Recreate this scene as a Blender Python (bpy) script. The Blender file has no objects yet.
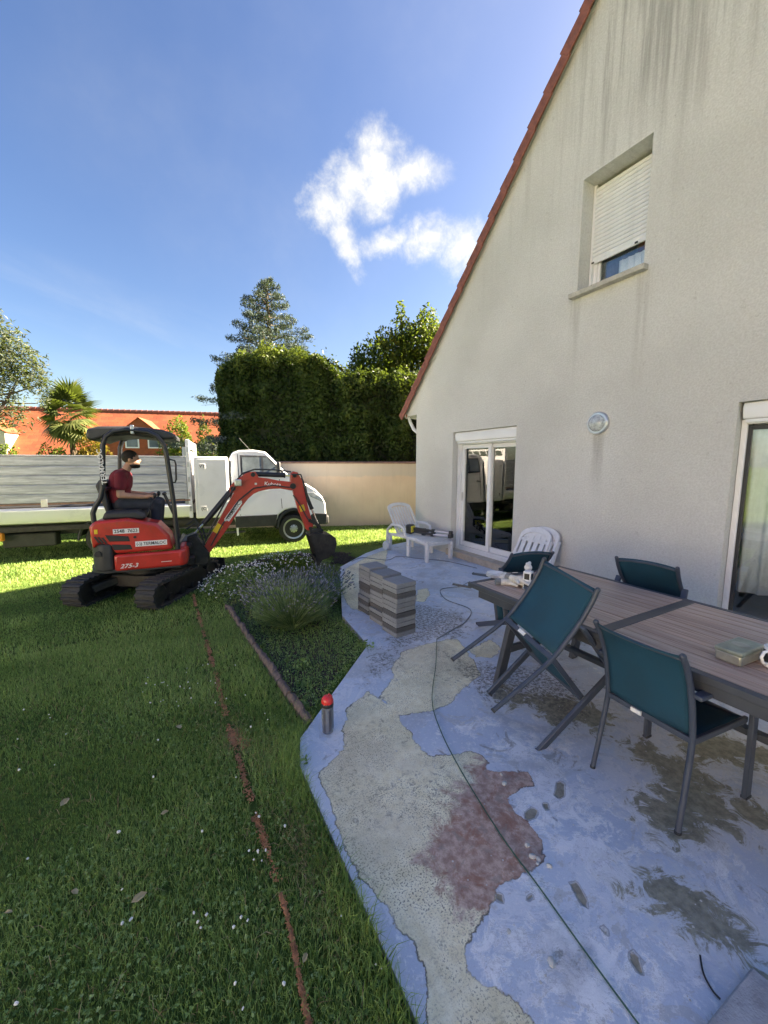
import bpy, bmesh, math, random
import numpy as np
from mathutils import Vector, Matrix, Euler
R = math.radians
SC = bpy.context.scene
COL = SC.collection
rnd = random.Random(7)
rng = np.random.default_rng(11)

# ------------------------------------------------------------------ camera
cam_d = bpy.data.cameras.new('camera')
cam = bpy.data.objects.new('camera', cam_d)
COL.objects.link(cam)
SC.camera = cam
EYE = Vector((0, 0, 1.65))
yaw, pitch, roll = R(28.6), R(-6.95), R(0.08)
fw = Vector((math.sin(yaw) * math.cos(pitch), math.cos(yaw) * math.cos(pitch), math.sin(pitch)))
rt = Vector((math.cos(yaw), -math.sin(yaw), 0))
up = rt.cross(fw)
rt2 = rt * math.cos(roll) + up * math.sin(roll)
up2 = up * math.cos(roll) - rt * math.sin(roll)
cm = Matrix((rt2, up2, -fw)).transposed().to_4x4()
cm.translation = EYE
cam.matrix_world = cm
cam_d.sensor_fit = 'VERTICAL'
cam_d.sensor_height = 24
cam_d.lens = 388 / 1024 * 24
cam_d.clip_start = 0.05
cam_d.clip_end = 2000

# ------------------------------------------------------------------ light
SUN = Vector((1.7, -0.19, 1.0)).normalized()
sun_el = math.asin(SUN.z)
sun_az = math.atan2(SUN.x, SUN.y)
sl = bpy.data.lights.new('sun', 'SUN')
sl.energy = 4.7
sl.angle = R(0.5)
sl.color = (1.0, 0.95, 0.87)
so = bpy.data.objects.new('sun', sl)
COL.objects.link(so)
so.rotation_euler = SUN.to_track_quat('Z', 'Y').to_euler()
so.location = (20, -2, 20)

SC.view_settings.view_transform = 'Standard'
SC.view_settings.look = 'None'
SC.view_settings.exposure = 3.0
SC.view_settings.use_white_balance = True
SC.view_settings.white_balance_temperature = 8300
SC.view_settings.white_balance_tint = 10
SC.view_settings.gamma = 1
SC.cycles.max_bounces = 8
SC.cycles.diffuse_bounces = 4
SC.cycles.transparent_max_bounces = 12


class NT:
    """small helper to write node trees"""
    def __init__(s, tree):
        s.t = tree
        s.t.nodes.clear()

    def n(s, kind, props=None, **ins):
        nd = s.t.nodes.new(kind)
        for k, v in (props or {}).items():
            setattr(nd, k, v)
        for k, v in ins.items():
            key = int(k[1:]) if k[0] == 'i' and k[1:].isdigit() else k.replace('_', ' ')
            s.put(nd.inputs[key], v)
        return nd

    def put(s, sock, v):
        if isinstance(v, bpy.types.NodeSocket):
            s.t.links.new(v, sock)
        elif isinstance(v, bpy.types.Node):
            s.t.links.new(v.outputs[0], sock)
        else:
            if hasattr(sock, 'default_value') and isinstance(v, (tuple, list)) and len(v) == 3 and sock.type == 'RGBA':
                v = (*v, 1)
            sock.default_value = v

    def math(s, op, a, b=0.0, c=0.0, clamp=False):
        nd = s.n('ShaderNodeMath', {'operation': op, 'use_clamp': clamp}, i0=a, i1=b)
        if op in ('MULTIPLY_ADD', 'SMOOTH_MIN'):
            s.put(nd.inputs[2], c)
        return nd.outputs[0]

    def mix(s, f, a, b, mode='MIX'):
        nd = s.t.nodes.new('ShaderNodeMix')
        nd.data_type = 'RGBA'
        nd.blend_type = mode
        s.put(nd.inputs[0], f)
        s.put(nd.inputs[6], a)
        s.put(nd.inputs[7], b)
        return nd.outputs[2]

    def noise(s, vec, scale, detail=4, rough=.55, dist=0.0):
        nd = s.n('ShaderNodeTexNoise', Scale=scale, Detail=detail, Roughness=rough, Distortion=dist)
        if vec is not None:
            s.put(nd.inputs['Vector'], vec)
        return nd.outputs['Fac']

    def ramp(s, f, lo, hi, a=0.0, b=1.0, smooth=True):
        nd = s.n('ShaderNodeMapRange', {'interpolation_type': 'SMOOTHSTEP' if smooth else 'LINEAR'})
        for i, v in enumerate((f, lo, hi, a, b)):
            s.put(nd.inputs[i], v)
        return nd.outputs[0]

    def scalev(s, vec, sc):
        return s.n('ShaderNodeMapping', Vector=vec, Scale=sc).outputs[0]


# world: daylight sky with a small bright cumulus and faint high streaks
wd = bpy.data.worlds.new('World')
SC.world = wd
wd.use_nodes = True
w = NT(wd.node_tree)
sky = w.n('ShaderNodeTexSky', {'sky_type': 'NISHITA', 'sun_disc': False, 'sun_elevation': sun_el,
                               'sun_rotation': sun_az, 'altitude': 100, 'air_density': 1.0,
                               'dust_density': 1.6, 'ozone_density': 3.0})
tc = w.n('ShaderNodeTexCoord').outputs['Generated']


def sky_dir(px, py):
    v = rt2 * ((px - 384) / 388) + up2 * (-(py - 512) / 388) + fw
    return v.normalized()


def dotn(vec, const):
    nd = w.n('ShaderNodeVectorMath', {'operation': 'DOT_PRODUCT'}, i0=vec, i1=tuple(const))
    return nd.outputs['Value']


def tangent(px, py):
    c = sky_dir(px, py)
    r_ = c.cross(Vector((0, 0, 1))).normalized()
    u_ = r_.cross(c)
    d = w.math('MAXIMUM', dotn(tc, c), 0.05)
    return w.math('DIVIDE', dotn(tc, r_), d), w.math('DIVIDE', dotn(tc, u_), d)


cn = w.noise(tc, 13.0, 9, .66, .25)
cn2 = w.noise(tc, 34.0, 8, .68, .2)
cn3 = w.math('ADD', w.math('MULTIPLY', cn, .62), w.math('MULTIPLY', cn2, .38))
body = None
for (px, py, rx, ry, rot) in ((328, 205, .075, .050, 12), (352, 188, .09, .058, 30), (378, 168, .075, .072, 60), (412, 172, .080, .036, -5), (345, 236, .035, .085, 25), (385, 243, .10, .030, 12), (430, 240, .10, .050, 0), (460, 250, .065, .065, 30), (376, 196, .085, .05, 30)):
    tx, ty = tangent(px, py)
    c_, s_ = math.cos(R(rot)), math.sin(R(rot))
    a = w.math('DIVIDE', w.math('ADD', w.math('MULTIPLY', tx, c_), w.math('MULTIPLY', ty, s_)), rx)
    b = w.math('DIVIDE', w.math('SUBTRACT', w.math('MULTIPLY', ty, c_), w.math('MULTIPLY', tx, s_)), ry)
    dd = w.math('SQRT', w.math('ADD', w.math('MULTIPLY', a, a), w.math('MULTIPLY', b, b)))
    m = w.math('SUBTRACT', 1.0, dd)
    body = m if body is None else w.math('MAXIMUM', body, m)
dens = w.math('ADD', w.math('MULTIPLY', body, .55), w.math('MULTIPLY', w.math('SUBTRACT', cn3, .5), 1.3))
cl = w.ramp(dens, -0.08, .62)
cl = w.math('MULTIPLY', cl, w.ramp(body, -.35, .15))
# faint streaks, low on the left
tx, ty = tangent(60, 325)
wv = w.n('ShaderNodeCombineXYZ', X=w.math('MULTIPLY', tx, 2.2), Y=w.math('MULTIPLY', w.math('ADD', ty, w.math('MULTIPLY', tx, .22)), 9.0), Z=0.3)
st = w.noise(wv, 1.6, 5, .55, .3)
r2 = w.math('ADD', w.math('POWER', w.math('MULTIPLY', tx, 1.6), 2.0), w.math('POWER', w.math('MULTIPLY', ty, 5.0), 2.0))
st = w.math('MULTIPLY', w.ramp(st, .42, .8), w.ramp(r2, .0, .5, 1, 0))
tx, ty = tangent(400, 150)
r3 = w.math('ADD', w.math('POWER', w.math('MULTIPLY', tx, 1.0), 2.0), w.math('POWER', w.math('MULTIPLY', ty, 1.6), 2.0))
veil = w.math('MULTIPLY', w.ramp(w.noise(tc, 2.5, 5, .5), .35, .75), w.ramp(r3, .0, .8, .20, 0))
thin = w.math('ADD', w.math('MULTIPLY', st, .10), w.math('MULTIPLY', veil, .5))
skyc = w.n('ShaderNodeHueSaturation', Hue=.512, Saturation=1.22, Value=.77, Color=sky.outputs[0])
bg1 = w.n('ShaderNodeBackground', Color=skyc.outputs[0], Strength=0.05)
shade = w.mix(w.ramp(cn2, .35, .7), (.66, .76, .92), (.84, .92, 1))
bg2 = w.n('ShaderNodeBackground', Color=shade, Strength=.175)
mixs = w.n('ShaderNodeMixShader', i0=w.math('MAXIMUM', cl, thin), i1=bg1.outputs[0], i2=bg2.outputs[0])
w.n('ShaderNodeOutputWorld', Surface=mixs.outputs[0])

# ------------------------------------------------------------------ object helpers


def tag(o, label=None, cat=None, group=None, kind=None):
    if label: o['label'] = label
    if cat: o['category'] = cat
    if group: o['group'] = group
    if kind: o['kind'] = kind
    return o


def empty(name, loc=(0, 0, 0), rz=0.0, label=None, cat=None, group=None, kind=None):
    o = bpy.data.objects.new(name, None)
    o.empty_display_size = .1
    COL.objects.link(o)
    o.location = loc
    o.rotation_euler = (0, 0, rz)
    return tag(o, label, cat, group, kind)


def copy_tree(o, parent=None):
    c = o.copy()
    COL.objects.link(c)
    c.parent = parent
    for ch in list(o.children):
        copy_tree(ch, c)
    return c


def nrm(a):
    a = np.asarray(a, float)
    return a / max(1e-9, np.linalg.norm(a))


class MB:
    def __init__(s):
        s.v = []
        s.f = []
        s.M = None

    def add(s, vs, fs):
        o = len(s.v)
        for p in vs:
            p = Vector(p)
            if s.M is not None:
                p = s.M @ p
            s.v.append(tuple(p))
        s.f += [tuple(o + i for i in f) for f in fs]
        return s

    def box(s, x0, x1, y0, y1, z0, z1):
        vs = [(x, y, z) for z in (z0, z1) for (x, y) in ((x0, y0), (x1, y0), (x1, y1), (x0, y1))]
        return s.add(vs, [(3, 2, 1, 0), (4, 5, 6, 7), (0, 1, 5, 4), (1, 2, 6, 5), (2, 3, 7, 6), (3, 0, 4, 7)])

    def prism(s, pts, a, b, axis='y'):
        """2D outline extruded between a and b. axis y: pts are (x,z); x: (y,z); z: (x,y)"""
        def P(p, t):
            return {'y': (p[0], t, p[1]), 'x': (t, p[0], p[1]), 'z': (p[0], p[1], t)}[axis]
        n = len(pts)
        vs = [P(p, a) for p in pts] + [P(p, b) for p in pts]
        fs = [tuple(range(n - 1, -1, -1)), tuple(range(n, 2 * n))]
        fs += [(i, (i + 1) % n, n + (i + 1) % n, n + i) for i in range(n)]
        return s.add(vs, fs)

    def bar(s, p, q, wd_, th, up_=(0, 0, 1)):
        """rectangular bar from p to q, wd_ across, th along 'up_'"""
        p, q = np.array(p, float), np.array(q, float)
        d = nrm(q - p)
        u = np.array(up_, float)
        u = nrm(u - d * (u @ d))
        c = np.cross(d, u)
        vs = []
        for e in (p, q):
            for a, b in ((-1, -1), (1, -1), (1, 1), (-1, 1)):
                vs.append(e + c * a * wd_ / 2 + u * b * th / 2)
        return s.add(vs, [(3, 2, 1, 0), (4, 5, 6, 7), (0, 1, 5, 4), (1, 2, 6, 5), (2, 3, 7, 6), (3, 0, 4, 7)])

    def tube(s, pts, r, n=8, flat=None):
        pts = [np.array(p, float) for p in pts]
        m = len(pts)
        rs = r if isinstance(r, (list, tuple)) else [r] * m
        ref = np.array((0, 0, 1.0))
        d0 = nrm(pts[1] - pts[0])
        if abs(d0 @ ref) > .9: ref = np.array((1.0, 0, 0))
        vs = []
        u = None
        for i in range(m):
            if i == 0: d = pts[1] - pts[0]
            elif i == m - 1: d = pts[-1] - pts[-2]
            else: d = nrm(pts[i + 1] - pts[i]) + nrm(pts[i] - pts[i - 1])
            d = nrm(d)
            u = nrm((ref if u is None else u) - d * ((ref if u is None else u) @ d))
            c = np.cross(d, u)
            for k in range(n):
                a = 2 * math.pi * k / n
                vs.append(pts[i] + (u * math.cos(a) + c * math.sin(a)) * rs[i])
        fs = []
        for i in range(m - 1):
            for k in range(n):
                fs.append((i * n + k, i * n + (k + 1) % n, (i + 1) * n + (k + 1) % n, (i + 1) * n + k))
        fs.append(tuple(range(n - 1, -1, -1)))
        fs.append(tuple((m - 1) * n + k for k in range(n)))
        return s.add(vs, fs)

    def lathe(s, prof, c=(0, 0, 0), axis='z', n=20):
        """prof: (radius, height) list"""
        vs = []
        for (r_, h) in prof:
            for k in range(n):
                a = 2 * math.pi * k / n
                x, y = r_ * math.cos(a), r_ * math.sin(a)
                p = {'z': (x, y, h), 'y': (x, h, y), 'x': (h, x, y)}[axis]
                vs.append((c[0] + p[0], c[1] + p[1], c[2] + p[2]))
        fs = []
        m = len(prof)
        for i in range(m - 1):
            for k in range(n):
                fs.append((i * n + k, i * n + (k + 1) % n, (i + 1) * n + (k + 1) % n, (i + 1) * n + k))
        fs.append(tuple(range(n - 1, -1, -1)))
        fs.append(tuple((m - 1) * n + k for k in range(n)))
        return s.add(vs, fs)

    def ball(s, c, r_, n=8, m=6, sc=(1, 1, 1)):
        vs = [(c[0], c[1], c[2] - r_ * sc[2])]
        for i in range(1, m):
            t = math.pi * i / m
            for k in range(n):
                a = 2 * math.pi * k / n
                vs.append((c[0] + r_ * sc[0] * math.sin(t) * math.cos(a), c[1] + r_ * sc[1] * math.sin(t) * math.sin(a), c[2] - r_ * sc[2] * math.cos(t)))
        vs.append((c[0], c[1], c[2] + r_ * sc[2]))
        fs = [(0, 1 + (k + 1) % n, 1 + k) for k in range(n)]
        for i in range(m - 2):
            for k in range(n):
                a = 1 + i * n
                fs.append((a + k, a + (k + 1) % n, a + n + (k + 1) % n, a + n + k))
        t = len(vs) - 1
        a = 1 + (m - 2) * n
        fs += [(a + k, a + (k + 1) % n, t) for k in range(n)]
        return s.add(vs, fs)

    def cap(s, p, q, r0, r1, n=12):
        """tapered capsule"""
        p, q = np.array(p, float), np.array(q, float)
        d = nrm(q - p)
        pts, rs = [], []
        for t in (-1, -.8, -.4):
            pts.append(p + d * r0 * t); rs.append(r0 * math.sqrt(max(0.0, 1 - t * t)) + 1e-4)
        pts.append(p); rs.append(r0)
        pts.append(q); rs.append(r1)
        for t in (.4, .8, 1):
            pts.append(q + d * r1 * t); rs.append(r1 * math.sqrt(max(0.0, 1 - t * t)) + 1e-4)
        return s.tube(pts, rs, n)

    def build(s, name, mat, parent=None, bevel=0.0, smooth=35, seg=2):
        me = bpy.data.meshes.new(name)
        me.from_pydata(s.v, [], s.f)
        bm = bmesh.new()
        bm.from_mesh(me)
        bmesh.ops.recalc_face_normals(bm, faces=bm.faces)
        bm.to_mesh(me)
        bm.free()
        if mat: me.materials.append(mat)
        if smooth:
            me.polygons.foreach_set('use_smooth', [True] * len(me.polygons))
            me.set_sharp_from_angle(angle=R(smooth))
        o = bpy.data.objects.new(name, me)
        COL.objects.link(o)
        o.parent = parent
        if bevel:
            b = o.modifiers.new('bevel', 'BEVEL')
            b.width = bevel
            b.segments = seg
            b.limit_method = 'ANGLE'
            b.angle_limit = R(40)
            b.harden_normals = False
        return o


def fast_mesh(name, V, quads=None, tris=None, mat=None, parent=None, tone=None, smooth=False):
    me = bpy.data.meshes.new(name)
    V = np.asarray(V, np.float32)
    me.vertices.add(len(V))
    me.vertices.foreach_set('co', V.ravel())
    q = np.zeros((0, 4), int) if quads is None else np.asarray(quads)
    t = np.zeros((0, 3), int) if tris is None else np.asarray(tris)
    loops = np.concatenate([q.ravel(), t.ravel()]).astype(np.int32)
    me.loops.add(len(loops))
    me.loops.foreach_set('vertex_index', loops)
    tot = np.concatenate([np.full(len(q), 4), np.full(len(t), 3)]).astype(np.int32)
    st_ = np.concatenate([[0], np.cumsum(tot)[:-1]]).astype(np.int32)
    me.polygons.add(len(tot))
    me.polygons.foreach_set('loop_start', st_)
    me.polygons.foreach_set('loop_total', tot)
    if smooth: me.polygons.foreach_set('use_smooth', np.ones(len(tot), bool))
    me.update(calc_edges=True)
    if tone is not None:
        for k, arr in tone.items():
            a = me.attributes.new(k, 'FLOAT', 'POINT')
            a.data.foreach_set('value', np.asarray(arr, np.float32))
    if mat: me.materials.append(mat)
    o = bpy.data.objects.new(name, me)
    COL.objects.link(o)
    o.parent = parent
    return o


def text_obj(name, txt, size, mat, parent, M, extrude=.0015, sx=1.0, shear=0.0, spacing=1.0):
    cu = bpy.data.curves.new(name, 'FONT')
    cu.body = txt
    cu.size = size
    cu.align_x = 'CENTER'
    cu.align_y = 'CENTER'
    cu.extrude = extrude
    cu.offset = size * .012
    cu.shear = shear
    cu.space_character = spacing
    cu.resolution_u = 3
    tmp = bpy.data.objects.new('tmp', cu)
    COL.objects.link(tmp)
    dg = bpy.context.evaluated_depsgraph_get()
    me = bpy.data.meshes.new_from_object(tmp.evaluated_get(dg))
    bpy.data.objects.remove(tmp)
    me.transform(M @ Matrix.Diagonal((sx, 1, 1, 1)))
    me.materials.clear()
    me.materials.append(mat)
    me.name = name
    o = bpy.data.objects.new(name, me)
    COL.objects.link(o)
    o.parent = parent
    return o


def side_M(x, y, z, ang=0.0):
    """lettering lying in an x-z plane that faces -y"""
    return Matrix.Translation((x, y, z)) @ Matrix.Rotation(R(90), 4, 'X') @ Matrix.Rotation(ang, 4, 'Z')


# ------------------------------------------------------------------ materials
def srgb(r_, g, b):
    def f(c):
        c /= 255
        return c / 12.92 if c <= .04045 else ((c + .055) / 1.055) ** 2.4
    return (f(r_), f(g), f(b))


def pm(name, col, rough=.6, metal=0.0, var=.12, scale=6.0, bump=.15, bscale=80.0, coat=0.0, col2=None, dirt=0.0, spec=.5):
    m = bpy.data.materials.new(name)
    m.use_nodes = True
    t = NT(m.node_tree)
    oc = t.n('ShaderNodeTexCoord').outputs['Object']
    n1 = t.noise(oc, scale, 5, .6)
    c1 = tuple(c * (1 - var) for c in col)
    c2 = col2 if col2 else tuple(min(1, c * (1 + var)) for c in col)
    c = t.mix(t.ramp(n1, .3, .7), c1, c2)
    if dirt:
        n3 = t.noise(oc, scale * 2.3, 7, .7)
        c = t.mix(t.math('MULTIPLY', t.ramp(n3, .52, .72), dirt), c, (.09, .075, .055))
    n2 = t.noise(oc, bscale, 3, .5)
    bp = t.n('ShaderNodeBump', Strength=bump, Distance=.004, Height=n2)
    b = t.n('ShaderNodeBsdfPrincipled', Base_Color=c, Roughness=t.ramp(n1, .2, .8, max(.02, rough - .08), min(1, rough + .1), False), Metallic=metal, Normal=bp.outputs[0])
    b.inputs['Coat Weight'].default_value = coat
    b.inputs['Specular IOR Level'].default_value = spec
    t.n('ShaderNodeOutputMaterial', Surface=b.outputs[0])
    return m


def leaf_mat(name, c0, c1, c2, trans=.35, rough=.5):
    """leaves and blades, coloured by a per-leaf tone value"""
    m = bpy.data.materials.new(name)
    m.use_nodes = True
    t = NT(m.node_tree)
    at = t.n('ShaderNodeAttribute', {'attribute_name': 'tone'}).outputs['Fac']
    oc = t.n('ShaderNodeTexCoord').outputs['Object']
    n1 = t.noise(oc, 1.3, 3, .5)
    f = t.math('ADD', t.math('MULTIPLY', at, .75), t.math('MULTIPLY', n1, .3))
    cr = t.n('ShaderNodeValToRGB', Fac=f)
    e = cr.color_ramp.elements
    e[0].position = .12; e[0].color = (*c0, 1)
    e[1].position = .92; e[1].color = (*c2, 1)
    k = e.new(.52); k.color = (*c1, 1)
    b = t.n('ShaderNodeBsdfPrincipled', Base_Color=cr.outputs[0], Roughness=rough)
    b.inputs['Specular IOR Level'].default_value = .12
    tr = t.n('ShaderNodeBsdfTranslucent', Color=t.mix(.5, cr.outputs[0], (.25, .35, .03), 'MIX'))
    ms = t.n('ShaderNodeMixShader', i0=trans, i1=b.outputs[0], i2=tr.outputs[0])
    t.n('ShaderNodeOutputMaterial', Surface=ms.outputs[0])
    return m


def glass_mat(name, tint=(.9, .95, .95), rmin=.06):
    m = bpy.data.materials.new(name)
    m.use_nodes = True
    t = NT(m.node_tree)
    fr = t.n('ShaderNodeFresnel', IOR=1.5)
    gl = t.n('ShaderNodeBsdfGlossy', Color=(1, 1, 1), Roughness=.01)
    tr = t.n('ShaderNodeBsdfTransparent', Color=tint)
    f = t.math('ADD', fr.outputs[0], rmin, clamp=True)
    ms = t.n('ShaderNodeMixShader', i0=f, i1=tr.outputs[0], i2=gl.outputs[0])
    t.n('ShaderNodeOutputMaterial', Surface=ms.outputs[0])
    return m


def emis_free(name, col, rough):
    return pm(name, col, rough, var=.03, bump=0)


M = {}
M['white_paint'] = pm('white_paint', (.70, .71, .71), .35, var=.05, scale=2, bump=.05, coat=.3, dirt=.12)
M['truck_white'] = pm('truck_white', (.78, .79, .80), .3, var=.04, scale=1.2, bump=.02, coat=.5, dirt=.06)
M['white_pvc'] = pm('white_pvc', (.74, .75, .76), .4, var=.04, scale=3, bump=.02)
M['white_resin'] = pm('white_resin', (.66, .67, .68), .42, var=.08, scale=5, bump=.1, dirt=.25)
M['shutter'] = pm('shutter', (.72, .74, .75), .45, var=.04, scale=9, bump=.03, dirt=.1)
M['stone_sill'] = pm('stone_sill', (.42, .40, .36), .85, var=.2, scale=9, bump=.6, bscale=60, dirt=.5)
M['reveal'] = pm('reveal', (.34, .33, .30), .9, var=.1, scale=7, bump=.4, bscale=120)
M['step_render'] = pm('step_render', (.44, .39, .32), .9, var=.14, scale=6, bump=.5, dirt=.35)
M['rake_tile'] = pm('rake_tile', (.22, .075, .055), .8, var=.3, scale=11, bump=.5, dirt=.35)
M['roof_tile'] = pm('roof_tile', (.36, .13, .07), .8, var=.25, scale=4, bump=.4, dirt=.2)
M['red_paint'] = pm('red_paint', (.50, .030, .022), .36, var=.14, scale=5, bump=.08, coat=.25, dirt=.30)
M['red_boom'] = pm('red_boom', (.44, .034, .024), .38, var=.12, scale=8, bump=.08, coat=.2, dirt=.25)
M['dark_panel'] = pm('dark_panel', (.028, .030, .032), .55, var=.2, bump=.1, dirt=.15)
M['black_tube'] = pm('black_tube', (.018, .02, .024), .38, var=.2, bump=.04)
M['black_plastic'] = pm('black_plastic', (.03, .032, .035), .5, var=.2, bump=.1)
M['rubber'] = pm('rubber', (.032, .032, .031), .75, var=.3, scale=14, bump=.6, dirt=.5)
M['tyre'] = pm('tyre', (.025, .025, .025), .8, var=.2, bump=.3, dirt=.3)
M['steel_dark'] = pm('steel_dark', (.032, .030, .028), .5, .4, var=.35, scale=12, bump=.3, dirt=.5)
M['chrome'] = pm('chrome', (.7, .7, .72), .18, 1.0, var=.05, bump=0)
M['silver'] = pm('silver', (.55, .56, .58), .32, .8, var=.1, bump=.05)
M['decal_white'] = pm('decal_white', (.75, .75, .73), .5, var=.05, bump=0)
M['decal_black'] = pm('decal_black', (.02, .02, .022), .5, var=.05, bump=0)
M['decal_yellow'] = pm('decal_yellow', (.75, .50, .03), .5, var=.1, bump=0)
M['yellow_plastic'] = pm('yellow_plastic', (.72, .60, .05), .45, var=.1, bump=.05)
M['lamp_glass'] = pm('lamp_glass', (.42, .45, .46), .1, var=.3, scale=30, bump=.6, bscale=45, coat=.6)
M['curtain'] = pm('curtain', (.80, .80, .85), .9, var=.05, scale=20, bump=.3, bscale=300)
M['dark_gap_sheet'] = pm('dark_gap_sheet', (.10, .10, .115), .9, var=.2, scale=20, bump=.3)
M['interior'] = pm('interior', (.28, .26, .23), .9, var=.1)
M['interior_floor'] = pm('interior_floor', (.22, .15, .10), .4, var=.2)
M['shelf_white'] = pm('shelf_white', (.72, .72, .70), .5, var=.05)
M['clear_glass'] = glass_mat('clear_glass')
M['still_glass'] = glass_mat('still_glass', (.9, .95, .95), 0.0)
M['dark_glass'] = glass_mat('dark_glass', (.25, .28, .28), .05)
M['teal_mesh'] = pm('teal_mesh', (.003, .050, .084), .75, var=.16, scale=5, bump=.5, bscale=420)
M['chair_tube'] = pm('chair_tube', (.048, .060, .085), .42, var=.12, scale=12, bump=.15, bscale=300)
M['table_frame'] = pm('table_frame', (.050, .056, .070), .45, var=.14, scale=9, bump=.15, bscale=300)
M['skin'] = pm('skin', (.45, .25, .17), .5, var=.08, scale=14, bump=.1)
M['shirt'] = pm('shirt', (.15, .012, .022), .9, var=.15, scale=9, bump=.6, bscale=60)
M['jeans'] = pm('jeans', (.022, .028, .042), .9, var=.25, scale=12, bump=.6, bscale=70)
M['hair'] = pm('hair', (.012, .009, .007), .7, var=.3, scale=60, bump=1, bscale=200)
M['boot'] = pm('boot', (.03, .022, .016), .7, var=.3)
M['bark'] = pm('bark', (.11, .085, .06), .95, var=.35, scale=14, bump=1, bscale=30)
M['palm_trunk'] = pm('palm_trunk', (.10, .07, .045), .95, var=.4, scale=12, bump=1)
M['edging'] = pm('edging', (.135, .10, .085), .95, var=.45, scale=13, bump=1, bscale=45, dirt=.5)
M['cable'] = pm('cable', (.02, .085, .055), .5, var=.1, bump=0)
M['grey_cord'] = pm('grey_cord', (.19, .20, .20), .6, var=.2, bump=0)
M['red_cap'] = pm('red_cap', (.72, .03, .03), .35, var=.05, bump=0, coat=.3)
M['tin'] = pm('tin', (.36, .36, .31), .35, .45, var=.25, scale=12, bump=.15, dirt=.25)
M['tin_lid'] = pm('tin_lid', (.30, .33, .26), .4, .3, var=.3, scale=9, bump=.2, dirt=.2)
M['china'] = pm('china', (.8, .8, .79), .15, var=.02, bump=0, coat=.5)
M['glove'] = pm('glove', (.58, .57, .53), .9, var=.2, scale=25, bump=.7, dirt=.45)
M['glove_grey'] = pm('glove_grey', (.16, .17, .18), .9, var=.3, scale=25, bump=.7)
M['grey_slab'] = pm('grey_slab', (.36, .37, .39), .9, var=.18, scale=14, bump=.6, bscale=150, dirt=.3)
M['clod'] = pm('clod', (.50, .215, .10), .95, var=.4, scale=30, bump=1)
M['dark_clod'] = pm('dark_clod', (.06, .042, .028), .95, var=.4, scale=20, bump=1)
M['flower_white'] = pm('flower_white', (.75, .75, .70), .7, var=.08)
M['flower_purple'] = pm('flower_purple', (.17, .13, .30), .8, var=.3)
M['leaf_dry'] = pm('leaf_dry', (.42, .33, .17), .8, var=.3)
M['reflector'] = pm('reflector', (.7, .25, .03), .3, var=.05)
M['under_truck'] = pm('under_truck', (.035, .036, .034), .7, var=.3, dirt=.4)
M['headlight'] = pm('headlight', (.45, .48, .5), .1, .3, var=.25, scale=14, bump=.3, coat=1)
M['chip'] = pm('chip', (.55, .54, .50), .9, var=.2)

M['grass'] = leaf_mat('grass', (.11, .21, .06), (.28, .42, .12), (.50, .62, .23), .40, .5)
M['clover'] = leaf_mat('clover', (.10, .18, .055), (.20, .32, .10), (.34, .46, .19), .25, .5)
M['straw'] = leaf_mat('straw', (.22, .15, .07), (.38, .27, .13), (.55, .43, .24), .2, .7)
M['hedge_leaf'] = leaf_mat('hedge_leaf', (.013, .027, .008), (.036, .066, .018), (.13, .165, .035), .25, .35)
M['cedar_leaf'] = leaf_mat('cedar_leaf', (.022, .038, .034), (.055, .082, .076), (.12, .155, .15), .1, .6)
M['tree_leaf'] = leaf_mat('tree_leaf', (.018, .040, .010), (.055, .095, .018), (.21, .22, .035), .35, .45)
M['olive_leaf'] = leaf_mat('olive_leaf', (.03, .042, .024), (.075, .09, .055), (.19, .205, .15), .3, .5)
M['palm_leaf'] = leaf_mat('palm_leaf', (.018, .028, .010), (.06, .08, .028), (.18, .20, .075), .25, .45)
M['yellow_leaf'] = leaf_mat('yellow_leaf', (.05, .04, .01), (.17, .115, .02), (.32, .21, .04), .3, .5)
M['shrub_leaf'] = leaf_mat('shrub_leaf', (.03, .06, .01), (.09, .14, .025), (.20, .25, .05), .3, .5)
M['lavender_stem'] = leaf_mat('lavender_stem', (.08, .135, .055), (.20, .30, .13), (.40, .50, .27), .15, .6)
M['lavender_bloom'] = leaf_mat('lavender_bloom', (.09, .11, .10), (.19, .21, .22), (.38, .38, .46), .1, .7)


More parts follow.
